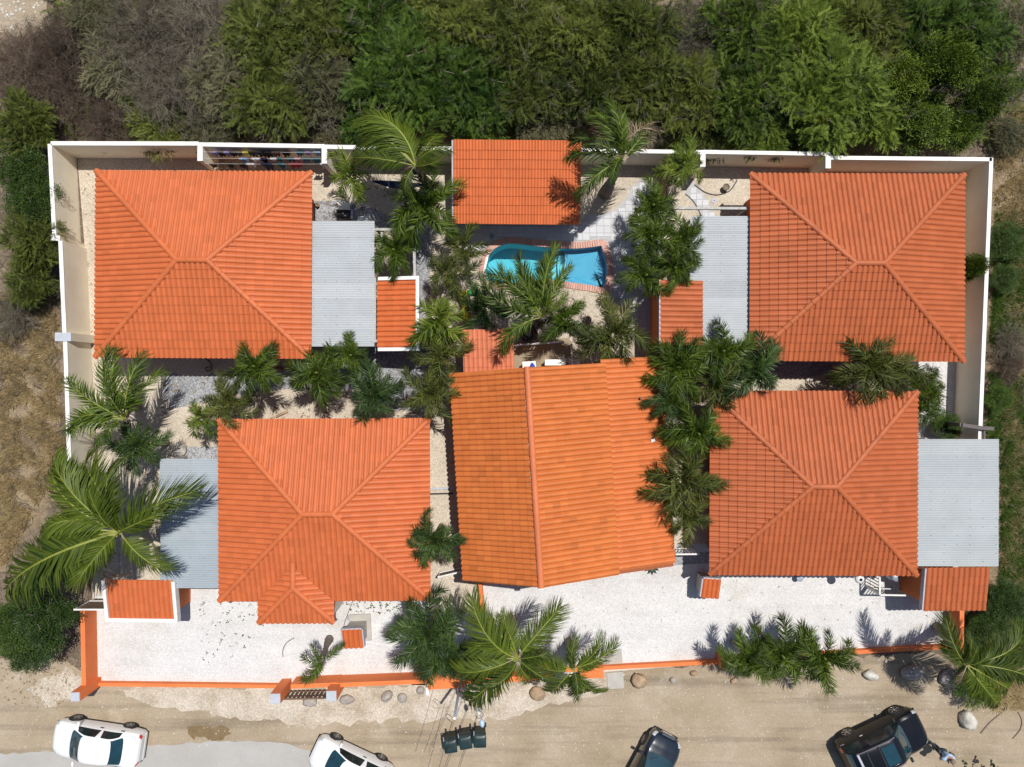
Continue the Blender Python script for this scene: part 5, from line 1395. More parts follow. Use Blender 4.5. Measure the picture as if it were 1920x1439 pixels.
# ------------------------------------------------------------------ vehicles
def paint(name, col, rough=0.3, coat=1.0, metal=0.0, spec=0.5):
    return mat(name, col, rough, 0.02, 2, metal=metal, spec=spec, coat=coat)
M['paint_white'] = paint('white_car_paint', (0.78, 0.785, 0.79), .35, .6)
M['paint_black'] = paint('black_car_paint', (0.005, 0.006, 0.009), .3, .15, spec=.35)
M['paint_navy'] = paint('dark_blue_car_paint', (0.008, 0.014, 0.024), .2, 1.0)
M['car_glass'] = mat('car_glass', (0.008, 0.040, 0.055), 0.04, 0.3, 1.5, spec=0.9, coat=1.0)
M['car_side_glass'] = mat('car_side_glass', (0.014, 0.022, 0.022), 0.12, 0.5, 3, spec=0.4)
M['tyre'] = mat('tyre', (0.02, 0.02, 0.022), 0.8, 0.1, 8)
M['rim'] = mat('alloy_rim', (0.32, 0.33, 0.34), 0.35, 0.1, 8, metal=0.8)
M['black_trim'] = mat('black_trim', (0.02, 0.02, 0.022), 0.6, 0.1, 8)
M['chrome'] = mat('chrome', (0.65, 0.66, 0.68), 0.18, 0.05, 8, metal=0.9)
M['red_lens'] = mat('red_lens', (0.50, 0.015, 0.02), 0.12, 0.2, 12, spec=0.7, coat=1)
M['amber_lens'] = mat('amber_lens', (0.75, 0.22, 0.03), 0.12, 0.2, 12, spec=0.7)
M['lamp_lens'] = mat('lamp_lens', (0.45, 0.48, 0.49), 0.12, 0.3, 14, spec=0.8, coat=1)

def cr(vals, u):
    n = len(vals); i = min(max(int(math.floor(u)), 0), n - 2); t = u - i
    a, b, c, d = vals[max(i - 1, 0)], vals[i], vals[i + 1], vals[min(i + 2, n - 1)]
    m1 = (c - a) / 2; m2 = (d - b) / 2
    if (c - b) * (b - a) <= 0 and i > 0: m1 = 0
    if (d - c) * (c - b) <= 0 and i < n - 2: m2 = 0
    h = t * t * (3 - 2 * t)
    return b + (c - b) * h * .5 + .5 * (b * (2 * t ** 3 - 3 * t ** 2 + 1) + c * (3 * t ** 2 - 2 * t ** 3) + m1 * (t ** 3 - 2 * t ** 2 + t) + m2 * (t ** 3 - t ** 2)) - b * .5 * (1) + b * .5 * 0 if False else b * (2 * t ** 3 - 3 * t ** 2 + 1) + c * (3 * t ** 2 - 2 * t ** 3) + m1 * (t ** 3 - 2 * t ** 2 + t) + m2 * (t ** 3 - t ** 2)

class Shell:
    """car skin: stations along x (rear to front) of (x, half width, belt z, top z, roof half width)"""
    def __init__(s, st, sill=.20): s.st = st; s.sill = sill; s.cols = [[q[k] for q in st] for k in range(5)]
    def ring(s, u):
        x, hw, zb, zr, rw = [cr(c, u) for c in s.cols]
        e = min(.05, max(.008, (zr - zb) * .12))
        return x, [(hw * .90, s.sill), (hw * .985, s.sill + .16), (hw, s.sill + (zb - s.sill) * .70), (hw * .965, zb), (rw, zr - e), (rw * .70, zr + .004), (0, zr + .022)]
    def at(s, u, v, side=1):
        x, k = s.ring(u)
        v = min(max(v, 0), 5.999); i = int(v); t = v - i
        if i in (2, 4, 5):
            y = cr([q[0] for q in k], v) if i != 2 else k[i][0] + (k[i + 1][0] - k[i][0]) * t; z = k[i][1] + (k[i + 1][1] - k[i][1]) * t
        else: y = k[i][0] + (k[i + 1][0] - k[i][0]) * t; z = k[i][1] + (k[i + 1][1] - k[i][1]) * t
        return Vector((x, y * side, z))
    def off(s, u, v, side, d):
        p = s.at(u, v, side); a = s.at(u + .02, v, side) - s.at(u - .02, v, side); b = s.at(u, v + .03, side) - s.at(u, v - .03, side)
        n = a.cross(b) * side
        if n.length < 1e-9: n = Vector((0, 0, 1))
        n.normalize()
        if n.z < -.2 or (v < 3 and n.y * side < 0): n = -n
        return p + n * d
    def body(s, m, root):
        U = np.linspace(0, len(s.st) - 1, 56); V_ = [0, .5, 1, 1.5, 2, 2.5, 3, 3.3, 3.7, 4, 4.33, 4.66, 5, 5.5, 5.999]
        mb = MB(); mb.smooth = True; rows = []
        for u in U: rows.append([s.at(u, v, 1) for v in V_] + [s.at(u, v, -1) for v in V_[::-1][1:]])
        n = len(rows[0]); vs = [p for r_ in rows for p in r_]
        fs = [(i * n + j, (i + 1) * n + j, (i + 1) * n + j + 1, i * n + j + 1) for i in range(len(U) - 1) for j in range(n - 1)]
        mb.add(vs, [f[::-1] for f in fs]); mb.smooth = False
        mb.add(rows[0], [tuple(range(n))[::-1]]); mb.add(rows[-1], [tuple(range(n))])
        b0 = [(i * n, (i + 1) * n, (i + 1) * n + n - 1, i * n + n - 1) for i in range(len(U) - 1)]
        mb.add(vs, b0)
        return mb.build('body', m, root)
    def patch(s, name, m, root, u0, u1, v0, v1, side=1, d=.006, nu=8, nv=5, both=False, taper=0.0, parent=None, bow=0.0):
        vs = []; 
        for i in range(nu + 1):
            for j in range(nv + 1):
                a = i / nu; t = j / nv
                ua, ub = (u0 + taper * t), (u1 - taper * t)
                u = ua + (ub - ua) * a
                if both:
                    tt = -1 + 2 * t; v = v1 - (v1 - v0) * abs(tt); sd = 1 if tt >= 0 else -1
                    u = u0 + (u1 - u0) * a + bow * (1 - tt * tt); vs.append(s.off(u, v, sd, d))
                else: vs.append(s.off(u, v0 + (v1 - v0) * t, side, d))
        k = nv + 1
        mb = MB(); mb.smooth = True
        mb.add(vs, [(i * k + j, (i + 1) * k + j, (i + 1) * k + j + 1, i * k + j + 1) for i in range(nu) for j in range(nv)])
        return mb.build(name, m, parent or root)
def wheel(root, x, y, r, w, side):
    mb = MB(); mb.smooth = True
    prof = [(r * .62, -w / 2), (r * .93, -w / 2), (r, -w / 2 + .04), (r, w / 2 - .04), (r * .93, w / 2), (r * .62, w / 2)]
    mb.lathe(prof, (0, 0, 0), 22)
    o = mb.build('wheel', M['tyre'], root, False, (x, y, r), (-side * math.pi / 2, 0, 0))
    mb = MB(); mb.lathe([(r * .60, w / 2 - .03), (r * .64, w / 2 + .004), (r * .58, w / 2 + .004), (r * .55, w / 2 - .02)], (0, 0, 0), 22)
    for k in range(5):
        t = k * 1.2566; mb.bar((0, 0, w / 2 - .004), (math.cos(t) * r * .57, math.sin(t) * r * .57, w / 2 - .004), .07, .02)
    mb.lathe([(.05, w / 2 - .01), (.045, w / 2 + .014)], (0, 0, 0), 10)
    mb.build('rim', M['rim'], o)
def car(label, px, py, head, st, m, kind='car', sill=.20, wr=.30, wx=(-1.22, 1.24), cat='car', roofu=(4, 6), side_split=True, hw=.83, suv=False, hatch=False, glass_rear=(3.12, 3.95), shield=(6.08, 6.92)):
    c = W(px, py, 0); root = empty('parked_' + kind, (c.x, c.y, 0), R(head), label, cat, 'cars parked along the dirt road')
    sh = Shell(st, sill); n = len(st) - 1
    sh.body(m, root)
    sh.patch('windscreen', M['car_glass'], root, shield[0] - .02, shield[1] - .05, 4.1, 6, both=True, nv=14, bow=.20)
    sh.patch('rear_window', M['car_glass'], root, glass_rear[0] + .06, glass_rear[1] + .02, 4.2, 6, both=True, nv=14, bow=-.14)
    um = (shield[0] + glass_rear[1]) / 2
    for s in (1, -1):
        sh.patch('side_window', M['car_side_glass'], root, glass_rear[1] - .62, um - .08, 3.14, 3.90, s, .006, taper=.10)
        sh.patch('side_window', M['car_side_glass'], root, um + .08, shield[1] - .20, 3.14, 3.90, s, .006, taper=.16)
        if suv: sh.patch('side_window', M['car_side_glass'], root, glass_rear[0] - .55, glass_rear[1] - .70, 3.14, 3.88, s, .006, taper=.05)
        d1 = sh.patch('door', m, root, glass_rear[1] - .72, um - .03, .95, 2.97, s, .005)
        d2 = sh.patch('door', m, root, um + .03, shield[1] - .05, .95, 2.97, s, .005)
        for d_, u in ((d1, glass_rear[1] - .55), (d2, um + .18)):
            p = sh.off(u, 2.72, s, .02); mb = MB(); mb.box(p, (.17, .03, .035), 0, .008); mb.build('handle', M['chrome'] if suv else M['black_trim'] if 'white' in m.name else m, d_)
        sh.patch('headlight', M['lamp_lens'], root, n - 1.35, n - .45, 2.55, 3.6, s, .007)
        sh.patch('tail_light', M['red_lens'], root, .25 if not suv else .45, 1.05 if not suv else 1.45, 2.55 if not suv else 2.8, 3.7 if not suv else 4.1, s, .010)
        if suv: sh.patch('indicator', M['amber_lens'], root, .4, .75, 2.95, 3.25, s, .012)
        sh.patch('sill_trim', M['black_trim'], root, 1.6, n - 1.6, .02, .42, s, .008)
        p = sh.off(shield[1] - .25, 3.06, s, .10); mb = MB(); mb.box(p + Vector((0, s * .05, .05)), (.11, .20, .14), 0, .03); o = mb.build('mirror', m if 'white' in m.name and hatch else M['black_trim'] if 'white' not in m.name else m, root)
        for x in wx:
            mb = MB(); mb.lathe([(wr + .055, -.04), (wr + .05, .0)], (0, 0, 0), 24); mb.build('wheel_arch', M['black_trim'], root, False, (x, s * (hw - .015), wr + .02), (-s * math.pi / 2, 0, 0))
            wheel(root, x, s * (hw - .085), wr, .21, s)
    sh.patch('bonnet', m, root, shield[1] + .24, n - 1.0, 4.15, 6, both=True, nv=10, d=.005)
    if not suv and not hatch: sh.patch('boot_lid', m, root, .95, glass_rear[0] - .08, 4.15, 6, both=True, nv=10, d=.005)
    x0 = st[0][0]; zb = st[0][2]
    mb = MB(); mb.box((x0 + .03, 0, sill + .14), (.09, st[0][1] * 2.15, .20), 0, .03); mb.build('rear_bumper', m if 'white' in m.name else M['black_trim'], root)
    mb = MB(); mb.box((st[-1][0] - .0, 0, sill + .12), (.10, st[-1][1] * 2.1, .16), 0, .04); mb.build('front_bumper', M['black_trim'], root)
    mb = MB(); mb.box((st[-1][0] + .02, 0, sill + .30), (.05, st[-1][1] * 1.4, .10), 0, .02); mb.build('grille', M['chrome'] if not 'white' in m.name else M['black_trim'], root)
    for s, nm in ((-1, 'wiper'), (1, 'wiper')):
        a = sh.off(shield[1] - .03, 5.6, s, .025); b = sh.off(shield[1] - .28, 4.9 if s > 0 else 5.2, s, .025); mb = MB(); mb.bar(a, b, .018, .012); mb.build(nm, M['black_trim'], root)
    return root, sh
SED = [(-2.06, .58, .72, .76, .42), (-1.97, .73, .86, .92, .58), (-1.72, .80, .94, .99, .64), (-1.40, .82, .96, 1.05, .66), (-.88, .83, .95, 1.41, .57), (-.35, .83, .94, 1.475, .60), (.28, .83, .92, 1.45, .60), (1.00, .82, .90, 1.03, .66), (1.52, .80, .81, .90, .62), (1.90, .72, .69, .76, .52), (2.05, .55, .56, .62, .38)]
car('white saloon car parked by the grey track in front of the corner pillar', 197, 1380, 171.5, SED, M['paint_white'], 'car')
HAT = [(-1.88, .60, .80, .86, .46), (-1.82, .72, .92, 1.00, .60), (-1.68, .79, .97, 1.15, .64), (-1.45, .81, .97, 1.32, .62), (-.98, .82, .96, 1.47, .58), (-.35, .82, .95, 1.52, .60), (.25, .82, .93, 1.47, .60), (1.05, .81, .90, 1.04, .66), (1.45, .78, .82, .92, .60), (1.76, .70, .69, .77, .50), (1.90, .52, .56, .62, .36)]
car('white hatchback cut off by the bottom edge beside the wheelie bins', 663, 1425, 155, HAT, M['paint_white'], 'car', wx=(-1.12, 1.16), hw=.82, hatch=True, glass_rear=(2.0, 3.4), wr=.29)
r_, sh = car('dark blue black car pointing up, cut off by the bottom edge', 1212, 1436, 62, HAT, M['paint_navy'], 'car', wx=(-1.12, 1.16), hw=.82, hatch=True, glass_rear=(2.0, 3.4), wr=.30)
mb = MB(); p = sh.off(9.55, 5.99, 1, .01); mb.box(p + Vector((.03, 0, -.02)), (.05, .62, .04), 0, .015); mb.build('grille_bar', M['chrome'], r_)
mb = MB(); mb.box((1.93, 0, .42), (.03, .48, .11), 0, .005); mb.build('number_plate', M['white_plastic'], r_)
SUV = [(a * .92, *q) for a, *q in [(-2.14, .66, .95, 1.02, .56), (-2.08, .80, 1.06, 1.18, .66), (-1.98, .88, 1.10, 1.40, .68), (-1.80, .90, 1.11, 1.58, .66), (-1.45, .91, 1.10, 1.68, .64), (-.60, .91, 1.08, 1.74, .66), (.35, .91, 1.06, 1.70, .66), (1.05, .90, 1.03, 1.16, .74), (1.62, .88, .98, 1.06, .72), (2.02, .80, .86, .93, .64), (2.18, .62, .70, .77, .46)]]
r_, sh = car('black off-road car with silver roof rails on the dirt road', 1640, 1379, 25.5, SUV, M['paint_black'], 'suv', sill=.30, wr=.37, wx=(-1.20, 1.22), cat='car', hw=.91, suv=True, glass_rear=(1.6, 2.95))
for s in (1, -1):
    mb = MB(); mb.tube([sh.off(u, 4.3, s, .05) for u in np.linspace(3.6, 6.0, 8)], .03, 6); mb.build('roof_rail', M['chrome'], r_)
sh.patch('sunroof', M['car_glass'], r_, 5.15, 5.85, 5.0, 6, both=True, nv=8, d=.008)
for u in (4.4, 5.05):
    mb = MB(); mb.bar(sh.off(u, 4.4, 1, .07), sh.off(u, 4.4, -1, .07), .05, .03); mb.build('roof_bar', M['black_trim'], r_)
sh.patch('roof_edge', M['cap_grey'], r_, 3.62, 3.85, 4.5, 6, both=True, nv=8, d=.01)

# ------------------------------------------------------------------ walking person
def skin_mesh(name, verts, edges, radii, root_i, m, sub=1):
    me = bpy.data.meshes.new(name); me.from_pydata(verts, edges, []); o = bpy.data.objects.new(name, me); COL.objects.link(o)
    md = o.modifiers.new('skin', 'SKIN'); md.use_smooth_shade = True
    for i, r_ in enumerate(radii):
        sv = me.skin_vertices[0].data[i]; sv.radius = r_ if isinstance(r_, tuple) else (r_, r_); sv.use_root = (i == root_i)
    sb = o.modifiers.new('sub', 'SUBSURF'); sb.levels = sub; sb.render_levels = sub
    bpy.context.view_layer.update()
    nm = bpy.data.meshes.new_from_object(o.evaluated_get(bpy.context.evaluated_depsgraph_get()))
    bpy.data.objects.remove(o); nm.name = name; nm.materials.clear(); nm.materials.append(m)
    for p in nm.polygons: p.use_smooth = True
    return nm
M['skin'] = mat('skin', (0.42, 0.23, 0.15), 0.6, 0.08, 10)
M['shirt'] = mat('light_blue_shirt', (0.42, 0.58, 0.80), 0.85, 0.1, 8, bump=.2, bscale=10)
M['trousers'] = mat('dark_trousers', (0.035, 0.045, 0.065), 0.85, 0.15, 8)
M['hair'] = mat('grey_brown_hair', (0.20, 0.15, 0.12), 0.8, 0.2, 20)
M['shoe'] = mat('grey_shoe', (0.14, 0.14, 0.14), 0.7, 0.2, 10)
J = [(0, 0, .93), (0, .01, 1.12), (0, .0, 1.32), (0, 0, 1.44), (.01, 0, 1.54), (.03, 0, 1.66),
     (0, .18, 1.41), (-.06, .25, 1.14), (.10, .24, .93), (0, -.18, 1.41), (-.02, -.29, 1.16), (.16, -.25, 1.02),
     (0, .09, .88), (.13, .10, .50), (.06, .11, .10), (.20, .12, .045), (0, -.09, .88), (-.04, -.10, .50), (-.22, -.10, .13), (-.10, -.10, .045)]
E_ = [(0, 1), (1, 2), (2, 3), (3, 4), (4, 5), (3, 6), (6, 7), (7, 8), (3, 9), (9, 10), (10, 11), (0, 12), (12, 13), (13, 14), (14, 15), (0, 16), (16, 17), (17, 18), (18, 19)]
RD = [(.14, .11), (.125, .10), (.15, .11), (.10, .08), .052, .10, .06, .045, .032, .06, .045, .032, .085, .06, .042, .036, .085, .06, .042, .036]
JJ = list(J); EE = list(E_); RR = list(RD)
for h, sd in ((8, 1), (11, -1)):
    b = Vector(J[h]); f_ = (b - Vector(J[h - 1])).normalized(); s_ = Vector((0, 1, 0))
    for k, (o_, L) in enumerate(((-.030, .085), (-.010, .10), (.010, .095), (.028, .08))):
        p1 = b + f_ * .075 + s_ * o_; p2 = p1 + f_ * L * .5 + Vector((.012, 0, 0)); JJ.append(tuple(p1)); JJ.append(tuple(p2)); EE += [(h, len(JJ) - 2), (len(JJ) - 2, len(JJ) - 1)]; RR += [.010, .008]
    t1 = b + f_ * .03 + Vector((.045, 0, 0)); JJ.append(tuple(t1)); EE.append((h, len(JJ) - 1)); RR.append(.010)
pc = W(1747, 1394, 0)
person = link('person', skin_mesh('body', JJ, EE, RR, 0, M['skin'], 1), None, (pc.x, pc.y, 0), (0, 0, R(-70)))
tag(person, 'person in light blue shirt and dark trousers walking beside the black off-road car', 'person')
def sub_skin(name, ids, grow, m, extra=()):
    mp = {i: k for k, i in enumerate(ids)}
    ed = [(mp[a], mp[b]) for a, b in E_ if a in mp and b in mp]
    rr = [tuple(x + grow for x in RD[i]) if isinstance(RD[i], tuple) else RD[i] + grow for i in ids]
    vs = [J[i] for i in ids]
    for (i, j, t) in extra:
        a, b = Vector(J[i]), Vector(J[j]); vs.append(tuple(a.lerp(b, t))); ed.append((mp[i], len(vs) - 1)); q = RD[i] if not isinstance(RD[i], tuple) else RD[i][0]; rr.append(q + grow * .9)
    return link(name, skin_mesh(name, vs, ed, rr, 0, m, 1), person)
sub_skin('shirt', [0, 1, 2, 3, 6, 9], .034, M['shirt'], [(6, 7, .75), (9, 10, .75)])
sub_skin('trousers', [0, 12, 13, 14, 16, 17, 18], .016, M['trousers'])
for i, j in ((14, 15), (18, 19)):
    a, b = Vector(J[i]), Vector(J[j]); mb = MB(); mb.smooth = True
    mb.tube([(a.x - .05, a.y, .045), (a.x + .02, a.y, .055), (b.x + .02, b.y, .045), (b.x + .09, b.y, .035)], [.04, .052, .048, .03], 8); mb.build('shoe', M['shoe'], person)
mb = MB(); mb.smooth = True
mb.lathe([(.104, 0.0), (.112, .03), (.105, .07), (.07, .105), (.02, .118)], (.018, 0, 1.655), 14); mb.build('hair', M['hair'], person)
mb = MB(); mb.box((.118, 0, 1.645), (.035, .03, .05), 0, .01)
for s in (-1, 1): mb.box((.03, s * .10, 1.645), (.04, .02, .06), 0, .008)
mb.box((.112, 0, 1.60), (.02, .05, .012), 0, .003); mb.build('face', M['skin'], person)
mb = MB()
for s in (-1, 1): mb.box((.112, s * .035, 1.665), (.015, .025, .014), 0, .003)
mb.build('eyes', M['black_trim'], person)

# ------------------------------------------------------------------ wheelie bins, rocks, poles
M['bin_lid'] = mat('bin_lid', (0.012, 0.034, 0.036), 0.42, 0.2, 3, spec=0.5)
M['bin_body'] = mat('bin_body', (0.012, 0.022, 0.020), 0.55, 0.2, 4)
def wheelie_bin(label, px, py, rz):
    z = 1.02; c = W(px, py, z); root = empty('wheelie_bin', (c.x, c.y, 0), R(rz), label, 'bin', 'dark green wheelie bins by the road')
    mb = MB(); vs = []
    for (w, d0, d1, zz) in ((.22, -.24, .22, .10), (.25, -.30, .27, .60), (.275, -.34, .30, .95), (.29, -.355, .31, .985)):
        vs += [(-w, d0, zz), (w, d0, zz), (w, d1, zz), (-w, d1, zz)]
    mb.add(vs, [(3, 2, 1, 0)] + [(k * 4 + i, k * 4 + (i + 1) % 4, k * 4 + 4 + (i + 1) % 4, k * 4 + 4 + i) for k in range(3) for i in range(4)] + [(12, 13, 14, 15)])
    mb.build('body', M['bin_body'], root)
    mb = MB(); mb.smooth = True
    g = []; nx, ny = 8, 8
    for i in range(nx + 1):
        for j in range(ny + 1):
            u, v = -1 + 2 * i / nx, -1 + 2 * j / ny
            w = .295 * (1 - .10 * max(0, -v) ** 4); x = u * w; y = -.075 + v * .285
            e = max(abs(u), abs(v)); zz = 1.055 + .012 * (1 - v * v) - .045 * max(0, (e - .80) / .20) ** 2 + .01 * math.cos(u * 1.5)
            g.append((x, y, zz))
    mb.add(g, [(i * (ny + 1) + j, (i + 1) * (ny + 1) + j, (i + 1) * (ny + 1) + j + 1, i * (ny + 1) + j + 1) for i in range(nx) for j in range(ny)])
    lid = mb.build('lid', M['bin_lid'], root)
    mb = MB(); mb.box((0, .25, 1.0), (.46, .14, .06), 0, .02); mb.box((0, -.05, 1.078), (.34, .02, .012)); mb.build('hinge', M['bin_body'], lid)
    for s in (-1, 1):
        mb = MB(); mb.bar((s * .26, .20, 1.0), (s * .26, .40, .99), .035, .035); mb.build('handle_arm', M['grey_metal'] if s < 0 else M['bin_body'], root)
        mb = MB(); mb.lathe([(.10, -.025), (.10, .025)], (0, 0, 0), 14); mb.build('wheel', M['tyre'], root, False, (s * .24, .26, .10), (0, math.pi / 2, 0))
    mb = MB(); mb.bar((-.26, .39, .99), (.26, .39, .99), .03, .03); mb.build('handle_bar', M['bin_body'], root)
wheelie_bin('left one of the three dark green wheelie bins, next to the white hatchback', 844, 1398, 8)
wheelie_bin('middle one of the three dark green wheelie bins', 872, 1391, 10)
wheelie_bin('right one of the three dark green wheelie bins, standing straightest', 899.5, 1388, 1)

def rock(label, px, py, rx, ry, h, m, rz=0, seed=1, grp='boulders along the road front'):
    r = random.Random(seed); c = W(px, py, h * .5); bm = bmesh.new(); bmesh.ops.create_icosphere(bm, subdivisions=3, radius=1)
    ph = [Vector((r.gauss(0, 1), r.gauss(0, 1), r.gauss(0, 1))).normalized() for _ in range(7)]; am = [r.uniform(.75, 1.0) for _ in ph]
    for v in bm.verts:
        d = v.co.normalized(); k = 1.0
        for p_, a in zip(ph, am):
            dt = d.dot(p_)
            if dt > 0: k = min(k, a / max(dt, .55))
        k *= 1 + .05 * math.sin(d.x * 9 + seed) * math.sin(d.y * 8) + .03 * math.sin(d.z * 14 + d.x * 6)
        v.co = Vector((d.x * rx / 40 * k, d.y * ry / 40 * k, d.z * h * .62 * k + h * .36))
    me = bpy.data.meshes.new('boulder'); bm.to_mesh(me); bm.free(); me.materials.append(m)
    for p in me.polygons: p.use_smooth = True
    tag(link('boulder', me, None, (c.x, c.y, 0), (0, 0, R(rz))), label, 'rock', grp)
RB, RG, RP = M['rock_brown'], M['rock_grey'], M['rock_pale']
for i, a in enumerate([
 ('large brown boulder right of the concrete slab on the road side', 1199, 1277, 15, 15, .42, RB, 20),
 ('small grey stone right of the large brown boulder', 1262, 1276, 6, 5.5, .2, RG, 0),
 ('small tan stone on the verge under the right kerb wall', 1301, 1263, 7, 5.5, .2, RB, 0),
 ('tan stone under the left end of the palm hedge', 1377, 1277, 7, 5, .2, RB, 30),
 ('tan stone under the middle of the palm hedge', 1450, 1266, 6, 6, .22, RB, 0),
 ('oval pale brown boulder right of the palm hedge', 1634, 1267, 15, 10, .38, RP, -15),
 ('big grey boulder in the frond shadow near the right wall end', 1712, 1262, 22, 14, .5, RG, 5),
 ('grey boulder with pale edge under the coconut at the right end', 1783, 1274, 20, 18, .5, RG, 30),
 ('pale grey tall boulder on the road right of the black car', 1817, 1352, 15, 20, .55, RP, 20),
 ('brown angular stone below the broad front coconut palm', 930, 1301, 9, 7, .25, RB, 20),
 ('broad brown boulder between the two front coconut palms', 1008, 1302, 15, 13, .4, RB, -20),
 ('grey stone in front of the orange wall, nearest the gate pillar', 650, 1313, 14, 9, .3, RG, 0),
 ('flat grey rock in front of the slatted gate', 580, 1317, 15, 9, .25, RG, -5),
 ('tilted angular grey stone at the road front', 725, 1307, 12, 9, .4, RG, 40),
 ('round grey stone right of the tilted angular stone', 754, 1310, 9, 9, .28, RG, 0),
 ('small grey stone beside the white marker post', 788, 1296, 8, 8, .25, RG, 0),
 ('pale stone between the palms above the dull zinc awning', 336, 842, 12, 15, .4, RP, 10),
 ('pale small stone by the shaded gap at the rust roofed houses', 1518, 712, 7, 5, .15, RP, 0),
 ('white stone on the sandy bank left of the corner pillar', 54, 1293, 4, 3, .1, RP, 0),
 ('grey green rock near the base of the broad front coconut', 962, 1157, 7, 9, .3, RG, 0)]): rock(*a, seed=i + 3)

def lid(label, px, py, r_px, m='lid', z=0.02):
    c = W(px, py, 0); mb = MB(); mb.lathe([(r_px / 40, 0), (r_px / 40, z - .006), (r_px / 40 - .02, z)], (0, 0, 0), 22)
    root = empty('manhole_cover', (c.x, c.y, .012), 0, label, 'manhole cover', 'round grey inspection covers'); mb.build('plate', M[m], root)
    mb = MB(); mb.lathe([(.03, z), (.03, z + .012)], (0, 0, 0), 8); mb.build('lifting_eye', M['screw'], root)
lid('round grey cover in the shade between pool and shed', 922, 444, 6.5)
lid('round grey cover beside the small meter box on the left drive', 657, 1159, 6.5)
lid('round pale disc on the gravel by the garden path', 1339, 377, 5, 'cap_grey')
c = W(1500, 1085, .4); bk = empty('blue_bucket', (c.x, c.y, 0), 0, 'blue grey bucket below the eave of the lower right bungalow', 'bucket')
mb = MB(); mb.lathe([(.11, 0), (.15, .38), (.155, .40), (.13, .40)], (0, 0, 0), 18); mb.build('shell', M['blue_grey'] if 'blue_grey' in M else M['grey_metal'], bk)
mb = MB(); mb.lathe([(.155, .40), (.15, .43), (.05, .44)], (0, 0, 0), 18); mb.build('lid', M['grey_metal'], bk)

def slab(name, label, cat, poly, z, m):
    pts = [W(*p) for p in poly]; c = sum(pts, Vector()) / len(pts); mb = MB(); mb.prism([((p - c).x, (p - c).y) for p in pts], -.05, z)
    tag(mb.build(name, m, None, False, (c.x, c.y, 0)), label, cat)
slab('concrete_slab', 'pale concrete slab inside the low orange kerb wall', 'slab', [(1134, 1220), (1165, 1217), (1168, 1251), (1137, 1254)], .045, M['concrete'])
slab('concrete_slab', 'pale concrete slab outside the low orange kerb wall', 'slab', [(1138, 1262), (1168, 1259), (1170, 1290), (1139, 1292)], .045, M['concrete'])
slab('marker_post', 'short white marker post lying in front of the orange block', 'post', [(799, 1281), (804, 1281), (806, 1301), (799, 1301)], .18, M['white_plastic'])
slab('terrace_floor', 'brown terrace floor between lean-to roof and amber house', 'terrace', [(964, 640), (1066, 634), (1078, 652), (1086, 700), (964, 702)], .06, M['terrace'] if 'terrace' in M else M['dry_soil'])
slab('drain_kerb', 'grey kerb strip across the passage left of the amber house', 'kerb', [(806, 915), (853, 913), (853, 917), (806, 919)], .08, M['cap_grey'])
slab('drain_channel', 'black drain line across the passage left of the amber house', 'drain', [(806, 925), (850, 924), (850, 927), (806, 928)], .03, M['wire'])

def pole(label, top, z, base, r_=.06, loop=None, name='utility_pole'):
    t = W(*top, z); root = empty(name, (t.x, t.y, 0), 0, label, 'pole')
    mb = MB(); mb.smooth = True; mb.tube([(0, 0, -.1), (0, 0, z * .5), (0, 0, z)], [r_ * 1.15, r_ * 1.05, r_ * .95], 12); mb.build('shaft', M['grey_metal'], root)
    mb = MB(); mb.lathe([(r_ * 1.1, 0), (r_ * 1.1, .06), (r_ * .5, .10)], (0, 0, z), 12); mb.build('cap', M['white_plastic'], root)
    if loop:
        mb = MB(); pts = [W(*p, z - .1 + .02 * i) - Vector((t.x, t.y, 0)) for i, p in enumerate(smooth_path(loop, 5))]; mb.tube(pts, .011, 5); mb.build('cable_loop', M['wire'], root)
    return root
pole('grey pole with white cap and cable loop at the broad front coconut palm', (852, 1346.5), 4.6, None, loop=[(851, 1348), (844, 1342), (838, 1339), (836, 1344), (841, 1350), (847, 1355)])
p2 = pole('second grey pole with looped cable, right of the first, mostly under fronds', (898, 1336), 4.6, None, .055, loop=[(896, 1337), (892, 1341), (895, 1347), (902, 1346), (906, 1340), (902, 1335), (898, 1336)])
t = W(898, 1336, 4.6)
mb = MB(); a = W(903, 1350, 4.5) - Vector((t.x, t.y, 0)); mb.bar((0, 0, 4.5), a, .03, .03); arm = mb.build('lamp_arm', M['grey_metal'], p2)
mb = MB(); mb.smooth = True; b = W(905, 1364, 4.45) - Vector((t.x, t.y, 0)); mb.tube([a, a.lerp(b, .25), a.lerp(b, .7), b], [.05, .10, .10, .04], 8); mb.build('lamp_head', M['lamp_blue'] if 'lamp_blue' in M else M['grey_metal'], arm)
def wire(label, pts, r_=.009):
    P = [W(x, y, z) for x, y, z in pts]; n = 12; out = []
    for i in range(n + 1):
        s = i / n; p = P[0].lerp(P[1], s); p.z -= .25 * 4 * s * (1 - s); out.append(p)
    c = P[0].copy(); mb = MB(); mb.tube([p - c for p in out], r_, 5)
    tag(mb.build('overhead_wire', M['wire'], None, False, c), label, 'wire', 'overhead wires to the poles')
wire('overhead wire passing left of all three wheelie bins', [(834, 1318, 4.6), (798, 1460, 5.2)])
wire('overhead wire from the white capped pole over the left wheelie bin', [(847, 1355, 4.5), (818, 1460, 5.2)])
wire('upper overhead wire between left and middle wheelie bin', [(880, 1318, 4.3), (826, 1460, 5.2)])
wire('lower overhead wire close beside the one between left and middle bin', [(882, 1318, 4.25), (829, 1462, 5.15)], .008)
wire('overhead wire from the second pole across the middle bin', [(895, 1341, 4.5), (852, 1460, 5.2)])
wire('twin of the wire from the second pole across the middle bin', [(896, 1342, 4.45), (855, 1462, 5.2)], .008)

